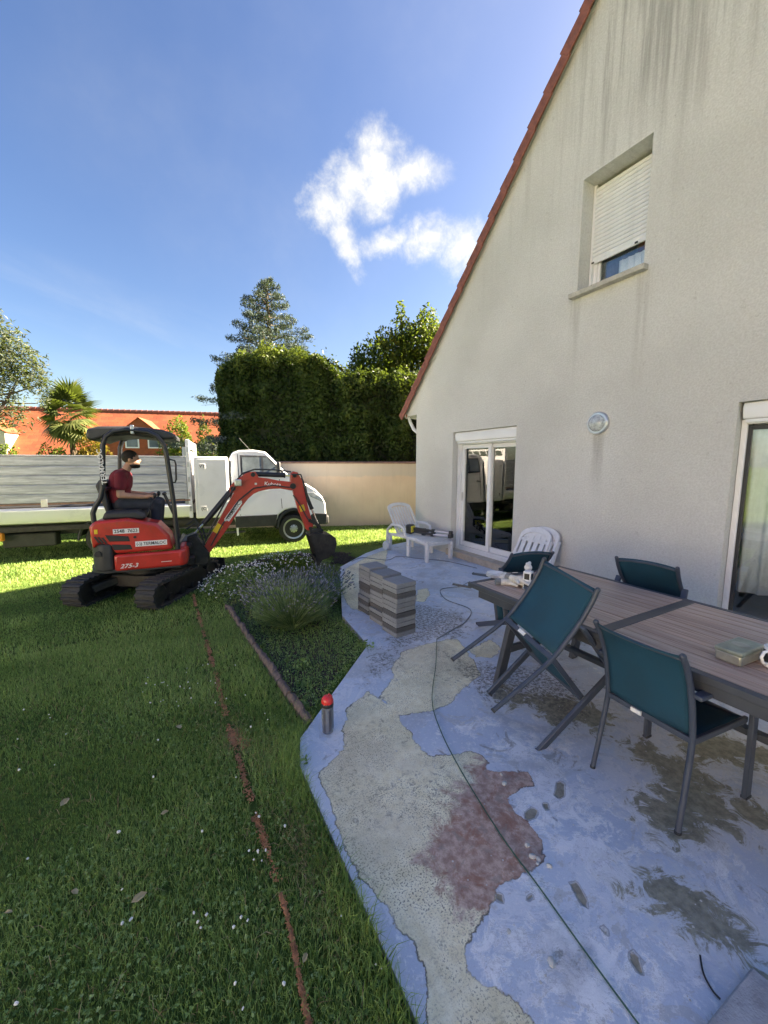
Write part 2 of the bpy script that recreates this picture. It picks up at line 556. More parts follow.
def wall_material():
    m = bpy.data.materials.new('roughcast')
    m.use_nodes = True
    t = NT(m.node_tree)
    oc = t.n('ShaderNodeTexCoord').outputs['Object']
    sp = t.n('ShaderNodeSeparateXYZ', Vector=oc)
    x, y, z = sp.outputs
    big = t.noise(oc, .7, 4, .5)
    c = t.mix(t.ramp(big, .3, .7), (.575, .572, .54), (.675, .672, .64))
    # rain streaks running down below the verge, strongest above the window
    sv = t.scalev(oc, (1, 7.5, .35))
    s1 = t.noise(sv, 1.5, 5, .62, .2)
    s2 = t.noise(t.scalev(oc, (1, 22, .8)), 1.5, 4, .6)
    s = t.math('ADD', t.math('MULTIPLY', s1, .7), t.math('MULTIPLY', s2, .35))
    zone = t.math('MULTIPLY', t.ramp(z, 4.6, 5.9), t.ramp(y, 1.4, 2.1))
    zone = t.math('MULTIPLY', zone, t.ramp(y, 3.7, 3.1))
    st_ = t.math('MULTIPLY', t.ramp(s, .43, .66), zone)
    c = t.mix(t.math('MULTIPLY', st_, .46), c, (.17, .165, .155))
    st2 = t.math('MULTIPLY', t.ramp(s, .50, .78), t.ramp(z, 3.0, 6.5))
    c = t.mix(t.math('MULTIPLY', st2, .38), c, (.27, .26, .235))
    # runs at both ends of the window sill and under the lamp
    for (y0, z1, L, a) in ((3.30, 3.66, 1.1, .30), (2.50, 3.66, 1.5, .30), (2.895, 2.03, .9, .42), (3.1, 2.0, .0, .0)):
        if L == 0: continue
        wob = t.math('MULTIPLY', t.math('SUBTRACT', t.noise(oc, 3.0, 3), .5), .10)
        dy = t.math('ABSOLUTE', t.math('ADD', t.math('SUBTRACT', y, y0), wob))
        f = t.math('MULTIPLY', t.ramp(dy, .02, .11, 1, 0), t.math('MULTIPLY', t.ramp(z, z1 - L, z1 - .05), t.ramp(z, z1 + .02, z1, 0, 1)))
        f = t.math('MULTIPLY', f, t.ramp(t.noise(sv, 3.0, 4), .3, .6))
        c = t.mix(t.math('MULTIPLY', f, a), c, (.20, .18, .15))
    # small dark specks
    vo = t.noise(oc, 16, 3, .6)
    c = t.mix(t.math('MULTIPLY', t.ramp(vo, .66, .74), .22), c, (.20, .18, .15))
    # splash dirt near the ground
    c = t.mix(t.math('MULTIPLY', t.ramp(t.math('ADD', z, t.math('MULTIPLY', big, .4)), .7, .15), .25), c, (.25, .22, .18))
    g1 = t.noise(oc, 55, 4, .7)
    g2 = t.noise(oc, 150, 2, .5)
    h = t.math('ADD', t.math('MULTIPLY', t.ramp(g1, .35, .65), .8), t.math('MULTIPLY', g2, .35))
    c = t.mix(t.math('MULTIPLY', t.ramp(g1, .6, .35), .22), c, (.30, .28, .245))
    bp = t.n('ShaderNodeBump', Strength=.75, Distance=.006, Height=h)
    b = t.n('ShaderNodeBsdfPrincipled', Base_Color=c, Roughness=.95, Normal=bp.outputs[0])
    b.inputs['Specular IOR Level'].default_value = .2
    t.n('ShaderNodeOutputMaterial', Surface=b.outputs[0])
    return m


def garden_wall_material():
    m = bpy.data.materials.new('pink_render')
    m.use_nodes = True
    t = NT(m.node_tree)
    oc = t.n('ShaderNodeTexCoord').outputs['Object']
    sp = t.n('ShaderNodeSeparateXYZ', Vector=oc)
    x, y, z = sp.outputs
    n1 = t.noise(oc, 1.1, 5, .6)
    c = t.mix(t.ramp(n1, .3, .7), (.66, .50, .38), (.74, .58, .45))
    edge = t.math('ADD', z, t.math('MULTIPLY', t.math('SUBTRACT', t.noise(t.scalev(oc, (1.6, 1.6, .2)), 1.5, 5, .6), .5), .22))
    c = t.mix(t.ramp(edge, 1.40, 1.47), c, (.58, .50, .42))
    sv = t.noise(t.scalev(oc, (6, 6, .5)), 2.0, 5, .6)
    c = t.mix(t.math('MULTIPLY', t.ramp(sv, .5, .75), .22), c, (.40, .33, .27))
    c = t.mix(t.math('MULTIPLY', t.ramp(z, .35, .0), .25), c, (.35, .30, .22))
    g = t.noise(oc, 60, 3, .6)
    bp = t.n('ShaderNodeBump', Strength=.4, Distance=.005, Height=g)
    b = t.n('ShaderNodeBsdfPrincipled', Base_Color=c, Roughness=.95, Normal=bp.outputs[0])
    t.n('ShaderNodeOutputMaterial', Surface=b.outputs[0])
    return m


def lawn_material():
    m = bpy.data.materials.new('lawn_soil')
    m.use_nodes = True
    t = NT(m.node_tree)
    oc = t.n('ShaderNodeTexCoord').outputs['Object']
    n1 = t.noise(oc, .8, 4, .6)
    n2 = t.noise(oc, 25, 4, .7)
    n3 = t.noise(oc, 5, 4, .6)
    c = t.mix(t.ramp(n2, .3, .7), (.06, .085, .025), (.17, .23, .05))
    c = t.mix(t.ramp(n1, .35, .7), c, t.mix(t.ramp(n3, .4, .6), (.045, .085, .016), (.075, .11, .025)))
    bp = t.n('ShaderNodeBump', Strength=.9, Distance=.03, Height=t.math('ADD', n2, n3))
    b = t.n('ShaderNodeBsdfPrincipled', Base_Color=c, Roughness=.95, Normal=bp.outputs[0])
    b.inputs['Specular IOR Level'].default_value = .1
    t.n('ShaderNodeOutputMaterial', Surface=b.outputs[0])
    return m


def terrace_material():
    m = bpy.data.materials.new('worn_terrace_paint')
    m.use_nodes = True
    t = NT(m.node_tree)
    oc = t.n('ShaderNodeTexCoord').outputs['Object']

    def att(n):
        return t.n('ShaderNodeAttribute', {'attribute_name': n}).outputs['Fac']
    nA = t.noise(oc, 6, 5, .6)
    nB = t.noise(oc, 26, 6, .65)
    nC = t.noise(oc, 95, 4, .7)
    nD = t.noise(oc, 1.7, 4, .55)
    edge = t.math('ADD', t.math('MULTIPLY', t.math('SUBTRACT', nA, .5), .10), t.math('MULTIPLY', t.math('SUBTRACT', nB, .5), .05))
    # ---- painted coat: blue grey with lighter scrubbed bands
    wv = t.noise(oc, 3.2, 7, .68, 1.3)
    wv2 = t.noise(oc, 9, 7, .7, 1.6)
    pale = t.math('ADD', t.math('MULTIPLY', wv, .62), t.math('MULTIPLY', wv2, .38))
    c = t.mix(t.ramp(nD, .35, .65), (.50, .57, .67), (.60, .66, .74))
    pz = t.math('ADD', pale, t.math('MULTIPLY', att('scuff'), .10))
    c = t.mix(t.math('MULTIPLY', t.ramp(pz, .485, .535), .85), c, (.86, .87, .88))
    c = t.mix(t.math('MULTIPLY', t.ramp(wv2, .50, .54), t.math('MULTIPLY', t.ramp(pz, .46, .54), .6)), c, (.90, .90, .89))
    big = t.math('ADD', t.math('MULTIPLY', t.noise(oc, 1.9, 8, .72, 1.1), .8), t.math('MULTIPLY', t.noise(oc, 15, 5, .7, .8), .2))
    c = t.mix(t.math('MULTIPLY', t.ramp(big, .50, .54), .55), c, (.74, .75, .78))
    c = t.mix(t.math('MULTIPLY', t.ramp(t.math('ABSOLUTE', t.math('SUBTRACT', big, .515)), .0, .006, 1, 0), .35), c, (.26, .26, .27))
    c = t.mix(t.math('MULTIPLY', t.ramp(t.noise(oc, 3.7, 7, .75, 1.4), .57, .60), .55), c, (.50, .49, .46))
    rim = t.math('MULTIPLY', t.ramp(t.math('ABSOLUTE', t.math('SUBTRACT', pz, .532)), .0, .007, 1, 0), .45)
    c = t.mix(rim, c, (.17, .18, .20))
    greyp = t.ramp(t.noise(oc, 1.1, 5, .6, .8), .52, .62)
    c = t.mix(t.math('MULTIPLY', greyp, .45), c, (.36, .365, .37))
    brown = t.math('MULTIPLY', t.ramp(t.noise(oc, 4.3, 6, .7, 1.0), .60, .66), .55)
    c = t.mix(brown, c, (.20, .175, .13))
    spk = t.math('MULTIPLY', t.ramp(nC, .66, .72), .5)
    c = t.mix(spk, c, (.15, .15, .16))
    nE = t.noise(oc, 230, 3, .8)
    c = t.mix(t.math('MULTIPLY', t.ramp(nE, .40, .62), .22), c, t.mix(.5, c, (.2, .22, .27)))
    c = t.mix(t.math('MULTIPLY', t.ramp(t.noise(oc, 44, 5, .75, .5), .56, .62), .5), c, (.80, .80, .80))
    # ---- bare cream screed
    sdc = t.math('ADD', att('cream'), edge)
    cm_ = t.ramp(sdc, .0, .006)
    pit = t.noise(oc, 135, 3, .7)
    pitm = t.noise(oc, 30, 7, .8, .5)
    pit2 = t.noise(oc, 20, 4, .6)
    cr = t.mix(t.ramp(pit2, .3, .7), (.84, .75, .50), (.95, .89, .66))
    cr = t.mix(t.math('MULTIPLY', t.ramp(nD, .44, .66), .40), cr, (.55, .49, .39))
    dirty = t.math('MAXIMUM', t.math('MULTIPLY', t.ramp(pit, .54, .60), t.ramp(t.noise(oc, 4, 5, .65), .30, .62)), t.math('MULTIPLY', t.ramp(pitm, .52, .60), t.math('MULTIPLY', t.ramp(t.noise(oc, 3.1, 5, .65), .40, .62), .75)))
    cr = t.mix(t.math('MULTIPLY', dirty, .9), cr, (.13, .11, .09))
    yel = t.math('MULTIPLY', t.ramp(t.noise(oc, 2.4, 3), .45, .6), .5)
    cr = t.mix(yel, cr, t.mix(.5, cr, (.50, .45, .27)))
    # ---- reddish wet-looking area inside it
    sdp = t.math('ADD', att('pink'), t.math('MULTIPLY', t.math('SUBTRACT', t.noise(oc, 8, 7, .75, .6), .5), .50))
    pf = t.ramp(sdp, -.02, .07)
    pk = t.mix(t.ramp(nB, .35, .65), (.36, .22, .17), (.62, .45, .37))
    pk = t.mix(t.math('MULTIPLY', t.ramp(t.noise(oc, 9, 6, .75, .6), .50, .60), .65), pk, (.36, .15, .09))
    pk = t.mix(t.math('MULTIPLY', t.ramp(t.noise(oc, 14, 6, .7, .6), .56, .62), .6), pk, (.33, .27, .23))
    pk = t.mix(t.math('MULTIPLY', t.ramp(nC, .62, .70), .6), pk, (.08, .055, .05))
    cr = t.mix(pf, cr, pk)
    c = t.mix(cm_, c, cr)
    # curled edge of the coat: dark line
    ln = t.math('MULTIPLY', t.ramp(t.math('ABSOLUTE', t.math('SUBTRACT', sdc, .004)), .0, .006, 1, 0), t.ramp(nA, .38, .6, .15, .8))
    c = t.mix(ln, c, (.06, .05, .045))
    # ---- mossy dirt
    sdm = t.math('ADD', t.math('ADD', att('moss'), .035), t.math('ADD', t.math('MULTIPLY', t.math('SUBTRACT', t.noise(oc, 9, 7, .75, 1.0), .5), .62), t.math('MULTIPLY', edge, .6)))
    c = t.mix(t.math('MULTIPLY', t.ramp(sdm, -.10, -.02), .55), c, (.66, .67, .66))
    mf = t.math('MULTIPLY', t.ramp(sdm, -.01, .05), .88)
    mo = t.mix(t.ramp(nB, .35, .65), (.16, .145, .08), (.34, .31, .20))
    mo = t.mix(t.math('MULTIPLY', t.ramp(nC, .5, .6), .6), mo, (.26, .25, .19))
    c = t.mix(mf, c, mo)
    # ---- scattered grit
    sdg = t.math('ADD', att('grit'), t.math('MULTIPLY', t.math('SUBTRACT', t.noise(oc, 13, 7, .8, .6), .5), .9))
    gf = t.math('MULTIPLY', t.ramp(sdg, .03, .10), t.ramp(t.noise(oc, 38, 5, .8), .44, .56))
    c = t.mix(t.math('MULTIPLY', gf, .85), c, (.13, .12, .10))
    # ---- small bare patches where the coat has chipped
    sdb = t.math('ADD', att('bare'), t.math('MULTIPLY', edge, .25))
    bf = t.ramp(sdb, .0, .008)
    c = t.mix(bf, c, t.mix(t.ramp(nB, .4, .6), (.24, .215, .165), (.34, .31, .24)))
    ln2 = t.math('MULTIPLY', t.ramp(t.math('ABSOLUTE', sdb), .0, .003, 1, 0), .5)
    c = t.mix(ln2, c, (.08, .07, .06))
    h = t.math('ADD', t.math('MULTIPLY', t.math('SUBTRACT', 1.0, t.math('MAXIMUM', cm_, bf)), 1.0), t.math('MULTIPLY', nC, .18))
    h = t.math('ADD', h, t.math('MULTIPLY', t.ramp(pz, .50, .55), .12))
    h = t.math('ADD', h, t.math('MULTIPLY', t.math('MULTIPLY', pit, cm_), .5))
    bp = t.n('ShaderNodeBump', Strength=1.0, Distance=.006, Height=h)
    ro = t.math('SUBTRACT', .72, t.math('MULTIPLY', t.math('MULTIPLY', pf, cm_), .28))
    b = t.n('ShaderNodeBsdfPrincipled', Base_Color=c, Roughness=ro, Normal=bp.outputs[0])
    b.inputs['Specular IOR Level'].default_value = .4
    t.n('ShaderNodeOutputMaterial', Surface=b.outputs[0])
    return m


def brick_roof_material():
    m = bpy.data.materials.new('orange_roof')
    m.use_nodes = True
    t = NT(m.node_tree)
    oc = t.n('ShaderNodeTexCoord').outputs['UV']
    br = t.n('ShaderNodeTexBrick', Vector=oc, Color1=(.36, .088, .032), Color2=(.20, .045, .02), Mortar=(.14, .04, .02), Scale=1.0, Mortar_Size=.012, Bias=-.1, Brick_Width=.5, Row_Height=.34)
    n = t.noise(t.n('ShaderNodeTexCoord').outputs['Object'], .8, 5, .6)
    c = t.mix(t.ramp(n, .35, .7), br.outputs['Color'], t.mix(.35, br.outputs['Color'], (.42, .13, .055)))
    bp = t.n('ShaderNodeBump', Strength=.6, Distance=.03, Height=br.outputs['Fac'])
    bp.invert = True
    b = t.n('ShaderNodeBsdfPrincipled', Base_Color=c, Roughness=.85, Normal=bp.outputs[0])
    t.n('ShaderNodeOutputMaterial', Surface=b.outputs[0])
    return m


def wood_top_material():
    m = bpy.data.materials.new('table_plank')
    m.use_nodes = True
    t = NT(m.node_tree)
    oc = t.n('ShaderNodeTexCoord').outputs['Object']
    oi = t.n('ShaderNodeObjectInfo').outputs['Random']
    sh = t.n('ShaderNodeVectorMath', {'operation': 'ADD'}, i0=oc, i1=t.n('ShaderNodeCombineXYZ', X=t.math('MULTIPLY', oi, 7.0), Y=t.math('MULTIPLY', oi, 3.0), Z=0.0)).outputs[0]
    g = t.noise(t.scalev(sh, (60, 2.2, 60)), 1.0, 6, .65, .4)
    g2 = t.noise(t.scalev(sh, (14, .8, 14)), 1.0, 4, .6, .8)
    c = t.mix(t.ramp(g, .3, .7), (.27, .155, .11), (.62, .43, .33))
    c = t.mix(t.ramp(g2, .35, .7), c, t.mix(.5, c, (.60, .47, .39)))
    c = t.mix(t.math('MULTIPLY', oi, .25), c, (.20, .13, .11))
    bp = t.n('ShaderNodeBump', Strength=.2, Distance=.002, Height=g)
    b = t.n('ShaderNodeBsdfPrincipled', Base_Color=c, Roughness=.42, Normal=bp.outputs[0])
    t.n('ShaderNodeOutputMaterial', Surface=b.outputs[0])
    return m


def alu_material():
    m = bpy.data.materials.new('weathered_aluminium')
    m.use_nodes = True
    t = NT(m.node_tree)
    oc = t.n('ShaderNodeTexCoord').outputs['Object']
    g = t.noise(t.scalev(oc, (1.2, 8, 14)), 1.5, 6, .65, .3)
    g2 = t.noise(t.scalev(oc, (3, 3, 30)), 1.5, 5, .7, .2)
    c = t.mix(t.ramp(g, .35, .7), (.36, .38, .41), (.60, .62, .65))
    c = t.mix(t.math('MULTIPLY', t.ramp(g2, .5, .66), .5), c, (.24, .25, .27))
    b = t.n('ShaderNodeBsdfPrincipled', Base_Color=c, Roughness=.55, Metallic=.35)
    t.n('ShaderNodeOutputMaterial', Surface=b.outputs[0])
    return m


def paver_material(name, a, b_):
    m = bpy.data.materials.new(name)
    m.use_nodes = True
    t = NT(m.node_tree)
    oc = t.n('ShaderNodeTexCoord').outputs['Object']
    oi = t.n('ShaderNodeObjectInfo').outputs['Random']
    n = t.noise(oc, 14, 5, .7)
    n2 = t.noise(oc, 90, 3, .7)
    c = t.mix(t.math('ADD', t.math('MULTIPLY', n, .6), t.math('MULTIPLY', oi, .4)), a, b_)
    c = t.mix(t.math('MULTIPLY', t.ramp(n2, .55, .7), .4), c, tuple(x * .4 for x in a))
    bp = t.n('ShaderNodeBump', Strength=.5, Distance=.004, Height=n2)
    b = t.n('ShaderNodeBsdfPrincipled', Base_Color=c, Roughness=.92, Normal=bp.outputs[0])
    t.n('ShaderNodeOutputMaterial', Surface=b.outputs[0])
    return m


M['wall'] = wall_material()
M['pink'] = garden_wall_material()
M['lawn'] = lawn_material()
M['terrace'] = terrace_material()
M['orange_roof'] = brick_roof_material()
M['plank'] = wood_top_material()
M['alu'] = alu_material()
M['paver_light'] = paver_material('paver_light', (.155, .165, .175), (.27, .285, .30))
M['paver_dark'] = paver_material('paver_dark', (.06, .062, .065), (.12, .12, .12))
M['cream_wall'] = pm('cream_wall', (.62, .55, .42), .9, var=.08, scale=2)
M['coping'] = pm('coping', (.30, .17, .12), .85, var=.25, scale=8, bump=.5, dirt=.4)

# ================================================================== setting
G = -0.12          # lawn level; the terrace top is z = 0
W = 4.47           # outer face of the gable wall


def lift(x, y):
    """the turf rises gently to the level of the slab close to the camera"""
    t = np.clip((np.asarray(y, float) - 2.6) / 2.6, 0, 1)
    f = np.clip((4.5 + np.asarray(x, float)) / 2.5, 0, 1)
    return .092 * (1 - t * t * (3 - 2 * t)) * f


gx_ = np.concatenate([[-400, -60, -12], np.arange(-6, 6.01, .2), [12, 60, 400]])
gy_ = np.concatenate([[-400, -60, -12], np.arange(-3, 8.01, .2), [14, 60, 400]])
GX, GY = np.meshgrid(gx_, gy_, indexing='ij')
GV = np.stack([GX.ravel(), GY.ravel(), G - .004 + lift(GX, GY).ravel()], 1)
ga = (np.arange(len(gx_) - 1)[:, None] * len(gy_) + np.arange(len(gy_) - 1)[None]).ravel()
gnd = fast_mesh('ground', GV, quads=np.stack([ga, ga + len(gy_), ga + len(gy_) + 1, ga + 1], 1), mat=M['lawn'], smooth=True)
tag(gnd, kind='structure')

TERR = [(.55, -6.0), (.55, .8), (.53, 1.94), (.595, 2.15), (1.50, 3.06), (1.56, 3.82), (2.316, 5.738), (3.129, 6.444), (3.766, 6.82), (W + .1, 7.05), (W + .1, -6.0)]
PATCH = {
'cream': [[(1.05, 2.34), (1.18, 2.41), (1.2, 2.29), (1.24, 2.18), (1.23, 2.0), (1.2, 1.81), (1.2, 1.64), (1.31, 1.61), (1.43, 1.58), (1.46, 1.53), (1.47, 1.47), (1.42, 1.42), (1.56, 1.34), (1.61, 1.3), (1.56, 1.25), (1.48, 1.25), (1.41, 1.24), (1.35, 1.17), (1.38, 1.1), (1.35, 1.0), (1.28, 0.94), (1.18, 0.93), (1.04, 0.95), (0.99, 0.92), (0.91, 0.92), (0.81, 0.88), (0.77, 0.81), (0.83, 0.73), (0.87, 0.62), (0.82, 0.49), (0.52, 0.65), (0.58, 0.78), (0.64, 0.88), (0.65, 0.96), (0.61, 1.04), (0.61, 1.11), (0.58, 1.27), (0.56, 1.41), (0.58, 1.55), (0.6, 1.84), (0.79, 1.96), (0.94, 2.25)], [(1.22, 2.29), (1.46, 2.51), (1.46, 2.58), (1.71, 2.79), (1.92, 2.83), (2.09, 2.81), (2.32, 2.78), (2.2, 2.46), (2.07, 2.18), (1.86, 2.1), (1.6, 1.99), (1.45, 1.98), (1.24, 2.05), (1.22, 2.22)], [(2.34, 5.59), (3.06, 6.21), (3.66, 6.55), (3.02, 5.5), (2.45, 4.85), (2.11, 4.3), (1.8, 3.81), (1.73, 3.99), (1.83, 4.45), (1.98, 4.84)], [(2.77, 4.17), (2.95, 4.17), (2.82, 3.92), (2.6, 3.75), (2.53, 3.82)], [(2.25, 2.54), (2.56, 2.6), (2.54, 2.42), (2.33, 2.33), (2.22, 2.41)]] ,
'pink': [[(1.36, 1.50), (1.50, 1.62), (1.80, 1.50), (1.90, 1.28), (1.75, 1.05), (1.62, .80), (1.40, .75), (1.10, .78), (.98, .86), (.91, .90), (.81, .87), (.83, .96), (.82, 1.07), (.82, 1.19), (.92, 1.27), (1.03, 1.32), (1.10, 1.38), (1.20, 1.42)]],
'moss': [[(2.31, 1.16), (2.43, 1.12), (2.41, 1.01), (2.46, 0.92), (2.34, 0.78), (2.24, 0.64), (2.15, 0.61), (2.09, 0.67), (1.99, 0.68), (1.91, 0.74), (1.83, 0.81), (1.88, 0.88), (2.0, 0.92), (2.12, 0.89), (2.22, 0.99), (2.23, 1.07)], [(2.59, 1.03), (2.84, 1.04), (2.9, 0.88), (2.94, 0.75), (2.82, 0.62), (2.77, 0.69), (2.66, 0.82), (2.51, 0.9)], [(2.42, 0.73), (2.38, 0.6), (2.42, 0.48), (2.36, 0.46), (2.31, 0.56), (2.28, 0.64)], [(1.5, 0.72), (1.62, 0.7), (1.7, 0.65), (1.69, 0.56), (1.68, 0.45), (1.67, 0.35), (1.59, 0.33), (1.61, 0.4), (1.55, 0.5), (1.54, 0.59), (1.52, 0.63)], [(2.01, 1.96), (2.25, 1.76), (2.45, 1.59), (2.47, 1.38), (2.22, 1.3), (2.23, 1.44), (2.06, 1.46), (2.09, 1.72), (1.93, 1.84)]] ,
'grit': [[(2.13, 3.88), (2.55, 3.77), (2.87, 3.23), (2.4, 2.69), (2.15, 2.82), (1.71, 2.83), (1.47, 2.76), (1.74, 3.17), (2.01, 3.1)], [(2.03, 2.66), (2.14, 2.4), (2.6, 2.05), (2.68, 1.75), (2.36, 1.39), (2.01, 1.42), (2.1, 1.64), (1.78, 1.88), (1.84, 2.05)], [(4.11, 3.01), (3.48, 2.1), (2.82, 2.03), (2.82, 2.46)], [(1.47, 2.96), (1.73, 2.87), (1.64, 2.63), (1.32, 2.49), (1.13, 2.44)]] ,
'bare': [[(1.29, 0.84), (1.33, 0.83), (1.32, 0.79), (1.3, 0.75), (1.28, 0.74), (1.26, 0.76), (1.28, 0.8)], [(1.27, 0.69), (1.28, 0.68), (1.28, 0.66), (1.26, 0.65), (1.25, 0.68)], [(1.27, 0.6), (1.3, 0.59), (1.3, 0.57), (1.32, 0.54), (1.3, 0.55), (1.29, 0.56), (1.26, 0.53), (1.24, 0.54), (1.25, 0.58)], [(1.68, 1.19), (1.73, 1.17), (1.68, 1.14), (1.65, 1.11), (1.6, 1.11), (1.6, 1.14)], [(1.39, 1.15), (1.45, 1.15), (1.46, 1.11), (1.42, 1.09), (1.36, 1.1), (1.36, 1.12)], [(1.5, 1.14), (1.54, 1.13), (1.51, 1.09), (1.48, 1.1)], [(1.1, 0.88), (1.13, 0.88), (1.14, 0.86), (1.1, 0.86), (1.09, 0.88)], [(1.02, 0.96), (1.04, 0.93), (1.02, 0.9), (1.0, 0.91), (0.99, 0.93)], [(1.49, 1.07), (1.51, 1.05), (1.49, 1.03), (1.48, 1.05)]] ,
'scuff': [[(1.54, 1.62), (1.9, 1.48), (1.83, 1.05), (1.64, 0.75), (1.41, 0.7), (1.38, 0.94), (1.52, 1.29)], [(1.2, 0.9), (1.25, 0.68), (1.24, 0.51), (1.03, 0.54), (0.94, 0.76), (0.96, 0.87)], [(1.95, 0.92), (1.86, 0.7), (1.99, 0.61), (1.6, 0.73), (1.62, 0.91)]] ,
}


def inside(P, poly):
    x, y = P[:, 0], P[:, 1]
    r_ = np.zeros(len(P), bool)
    n = len(poly)
    for i in range(n):
        x0, y0 = poly[i]
        x1, y1 = poly[(i + 1) % n]
        if y0 == y1: continue
        c = ((y0 > y) != (y1 > y)) & (x < (x1 - x0) * (y - y0) / (y1 - y0) + x0)
        r_ ^= c
    return r_


def sdf(P, poly):
    """positive inside"""
    d = np.full(len(P), 9.0)
    n = len(poly)
    for i in range(n):
        a = np.array(poly[i]); b = np.array(poly[(i + 1) % n])
        e = b - a
        t = np.clip(((P - a) @ e) / max(1e-9, e @ e), 0, 1)
        d = np.minimum(d, np.linalg.norm(P - a - t[:, None] * e, axis=1))
    return np.where(inside(P, poly), d, -d)


# terrace slab: fine grid inside the outline, attributes say where each worn zone lies
def build_terrace():
    step = .019
    xs = np.arange(.5, W + .12, step)
    ys = np.concatenate([np.arange(-6, 0, .25), np.arange(0, 7.1, step)])
    bm = bmesh.new()
    X, Y = np.meshgrid(xs, ys, indexing='ij')
    V = np.stack([X.ravel(), Y.ravel()], 1)
    ins = sdf(V, TERR)
    keep = ins > .012
    ny = len(ys)
    idx = -np.ones(len(V), int)
    # snap outer ring on to the outline
    near = (ins > -step * 1.3) & (ins <= .012)
    VV = V.copy()
    for k in np.where(near)[0]:
        p = V[k]
        best = None
        for i in range(len(TERR)):
            a = np.array(TERR[i]); b = np.array(TERR[(i + 1) % len(TERR)])
            e = b - a
            t = min(1, max(0, ((p - a) @ e) / (e @ e)))
            q = a + t * e
            d = np.linalg.norm(p - q)
            if best is None or d < best[0]: best = (d, q)
        VV[k] = best[1]
    use = keep | near
    quads = []
    for i in range(len(xs) - 1):
        a = i * ny + np.arange(ny - 1)
        q = np.stack([a, a + ny, a + ny + 1, a + 1], 1)
        ok = use[q].all(1) & keep[q].any(1)
        quads.append(q[ok])
    quads = np.concatenate(quads)
    used = np.unique(quads)
    idx[used] = np.arange(len(used))
    P2 = VV[used]
    att = {}
    for k, polys in PATCH.items():
        d = np.full(len(P2), -9.0)
        for pl in polys: d = np.maximum(d, sdf(P2, pl))
        att[k] = np.clip(d, -.6, .6)
    att['scuff'] = np.clip(att['scuff'] * 3, -1, 1)
    V3 = np.concatenate([P2, np.zeros((len(P2), 1))], 1)
    o = fast_mesh('terrace', V3, quads=idx[quads], mat=M['terrace'], tone=att, smooth=True)
    tag(o, kind='structure')
    # slab edge below the painted surface
    mb = MB()
    n = len(TERR)
    out = [Vector((x, y, 0)) for x, y in TERR]
    vs = [(p.x, p.y, -.004) for p in out] + [(p.x, p.y, -.35) for p in out]
    mb.add(vs, [tuple(range(n))] + [(i, (i + 1) % n, n + (i + 1) % n, n + i) for i in range(n)])
    e = mb.build('terrace_slab', M['grey_slab'], None, smooth=0)
    tag(e, kind='structure')


build_terrace()

# ------------------------------------------------------------------ house
house = empty('house', (0, 0, 0), 0, 'cream roughcast house with a steep gable and red tiles along its verge', 'house')
SL = 1.03                                   # slope of the verge
Y_E, Z_E = 7.17, 2.67                        # lower end of the gable outline


def roofz(y):
    return Z_E + .06 + (Y_E - y) * SL


RIDGE_Y = 2.05
T = .34                                      # wall thickness
DOOR = (4.15, 5.62, .09, 2.225)
WIN = (2.52, 3.285, 3.73, 4.99)
RDOOR = (-.85, 1.604, .09, 2.209)


def gable():
    mb = MB()
    x0, x1 = W, W + T
    ycuts = sorted({-2.9, RDOOR[0], RDOOR[1], WIN[0], WIN[1], DOOR[0], DOOR[1], RIDGE_Y, 6.81})
    for a, b in zip(ycuts[:-1], ycuts[1:]):
        mid = (a + b) / 2
        zs = [-.3]
        holes = []
        for (p, q, z0, z1) in (DOOR, WIN, RDOOR):
            if p - 1e-4 <= a and b <= q + 1e-4: holes.append((z0, z1))
        holes.sort()

        def top(y):
            return roofz(y) if y >= RIDGE_Y else roofz(2 * RIDGE_Y - y)
        z = -.3
        for (z0, z1) in holes:
            mb.prism([(a, z), (b, z), (b, z0), (a, z0)], x0, x1, 'x')
            z = z1
        mb.prism([(a, z), (b, z), (b, top(b)), (a, top(a))], x0, x1, 'x')
    # boxed eave corner
    mb.prism([(6.81, Z_E), (Y_E, Z_E), (Y_E, roofz(Y_E)), (6.81, roofz(6.81))], x0, x1, 'x')
    bmv = mb.build('gable_wall', M['wall'], house, smooth=0)
    # weld so that the seams between strips vanish
    bm = bmesh.new(); bm.from_mesh(bmv.data)
    bmesh.ops.remove_doubles(bm, verts=bm.verts, dist=1e-4)
    bm.to_mesh(bmv.data); bm.free()


gable()
mb = MB()
mb.box(W + T, 14, 6.5, 6.8, -.3, Z_E)
mb.box(W + T, 14, -2.9, -2.6, -.3, Z_E)
mb.box(13.7, 14, -2.6, 6.5, -.3, Z_E)
mb.build('side_wall', M['wall'], house, smooth=0)
mb = MB()
mb.box(W + T, 13.7, -2.6, 6.5, -.3, .07)
mb.build('interior_floor', M['interior_floor'], house, smooth=0)
mb = MB()
mb.box(W + T, 13.7, -2.6, 6.5, 2.5, 2.7)
mb.box(8.3, 8.45, -2.6, 6.5, .07, 2.5)
mb.box(W + T, 8.3, 3.4, 3.5, .07, 2.5)
mb.box(8.3, 8.45, -2.6, 6.5, 2.7, 5.5)
mb.build('interior_wall', M['interior'], house, smooth=0)
# roof slabs
ang = math.atan(SL)
for sgn, nm in ((1, 'roof_slope'), (-1, 'roof_slope')):
    mb = MB()
    def yy(y): return y if sgn > 0 else 2 * RIDGE_Y - y
    a = Y_E + .12
    pts = [(yy(a), roofz(a) + .03), (yy(a), roofz(a) + .12), (RIDGE_Y, roofz(RIDGE_Y) + .12), (RIDGE_Y, roofz(RIDGE_Y) + .03)]
    mb.prism(pts, W + .03, 14.1, 'x')
    mb.build(nm, M['roof_tile'], house, smooth=0)
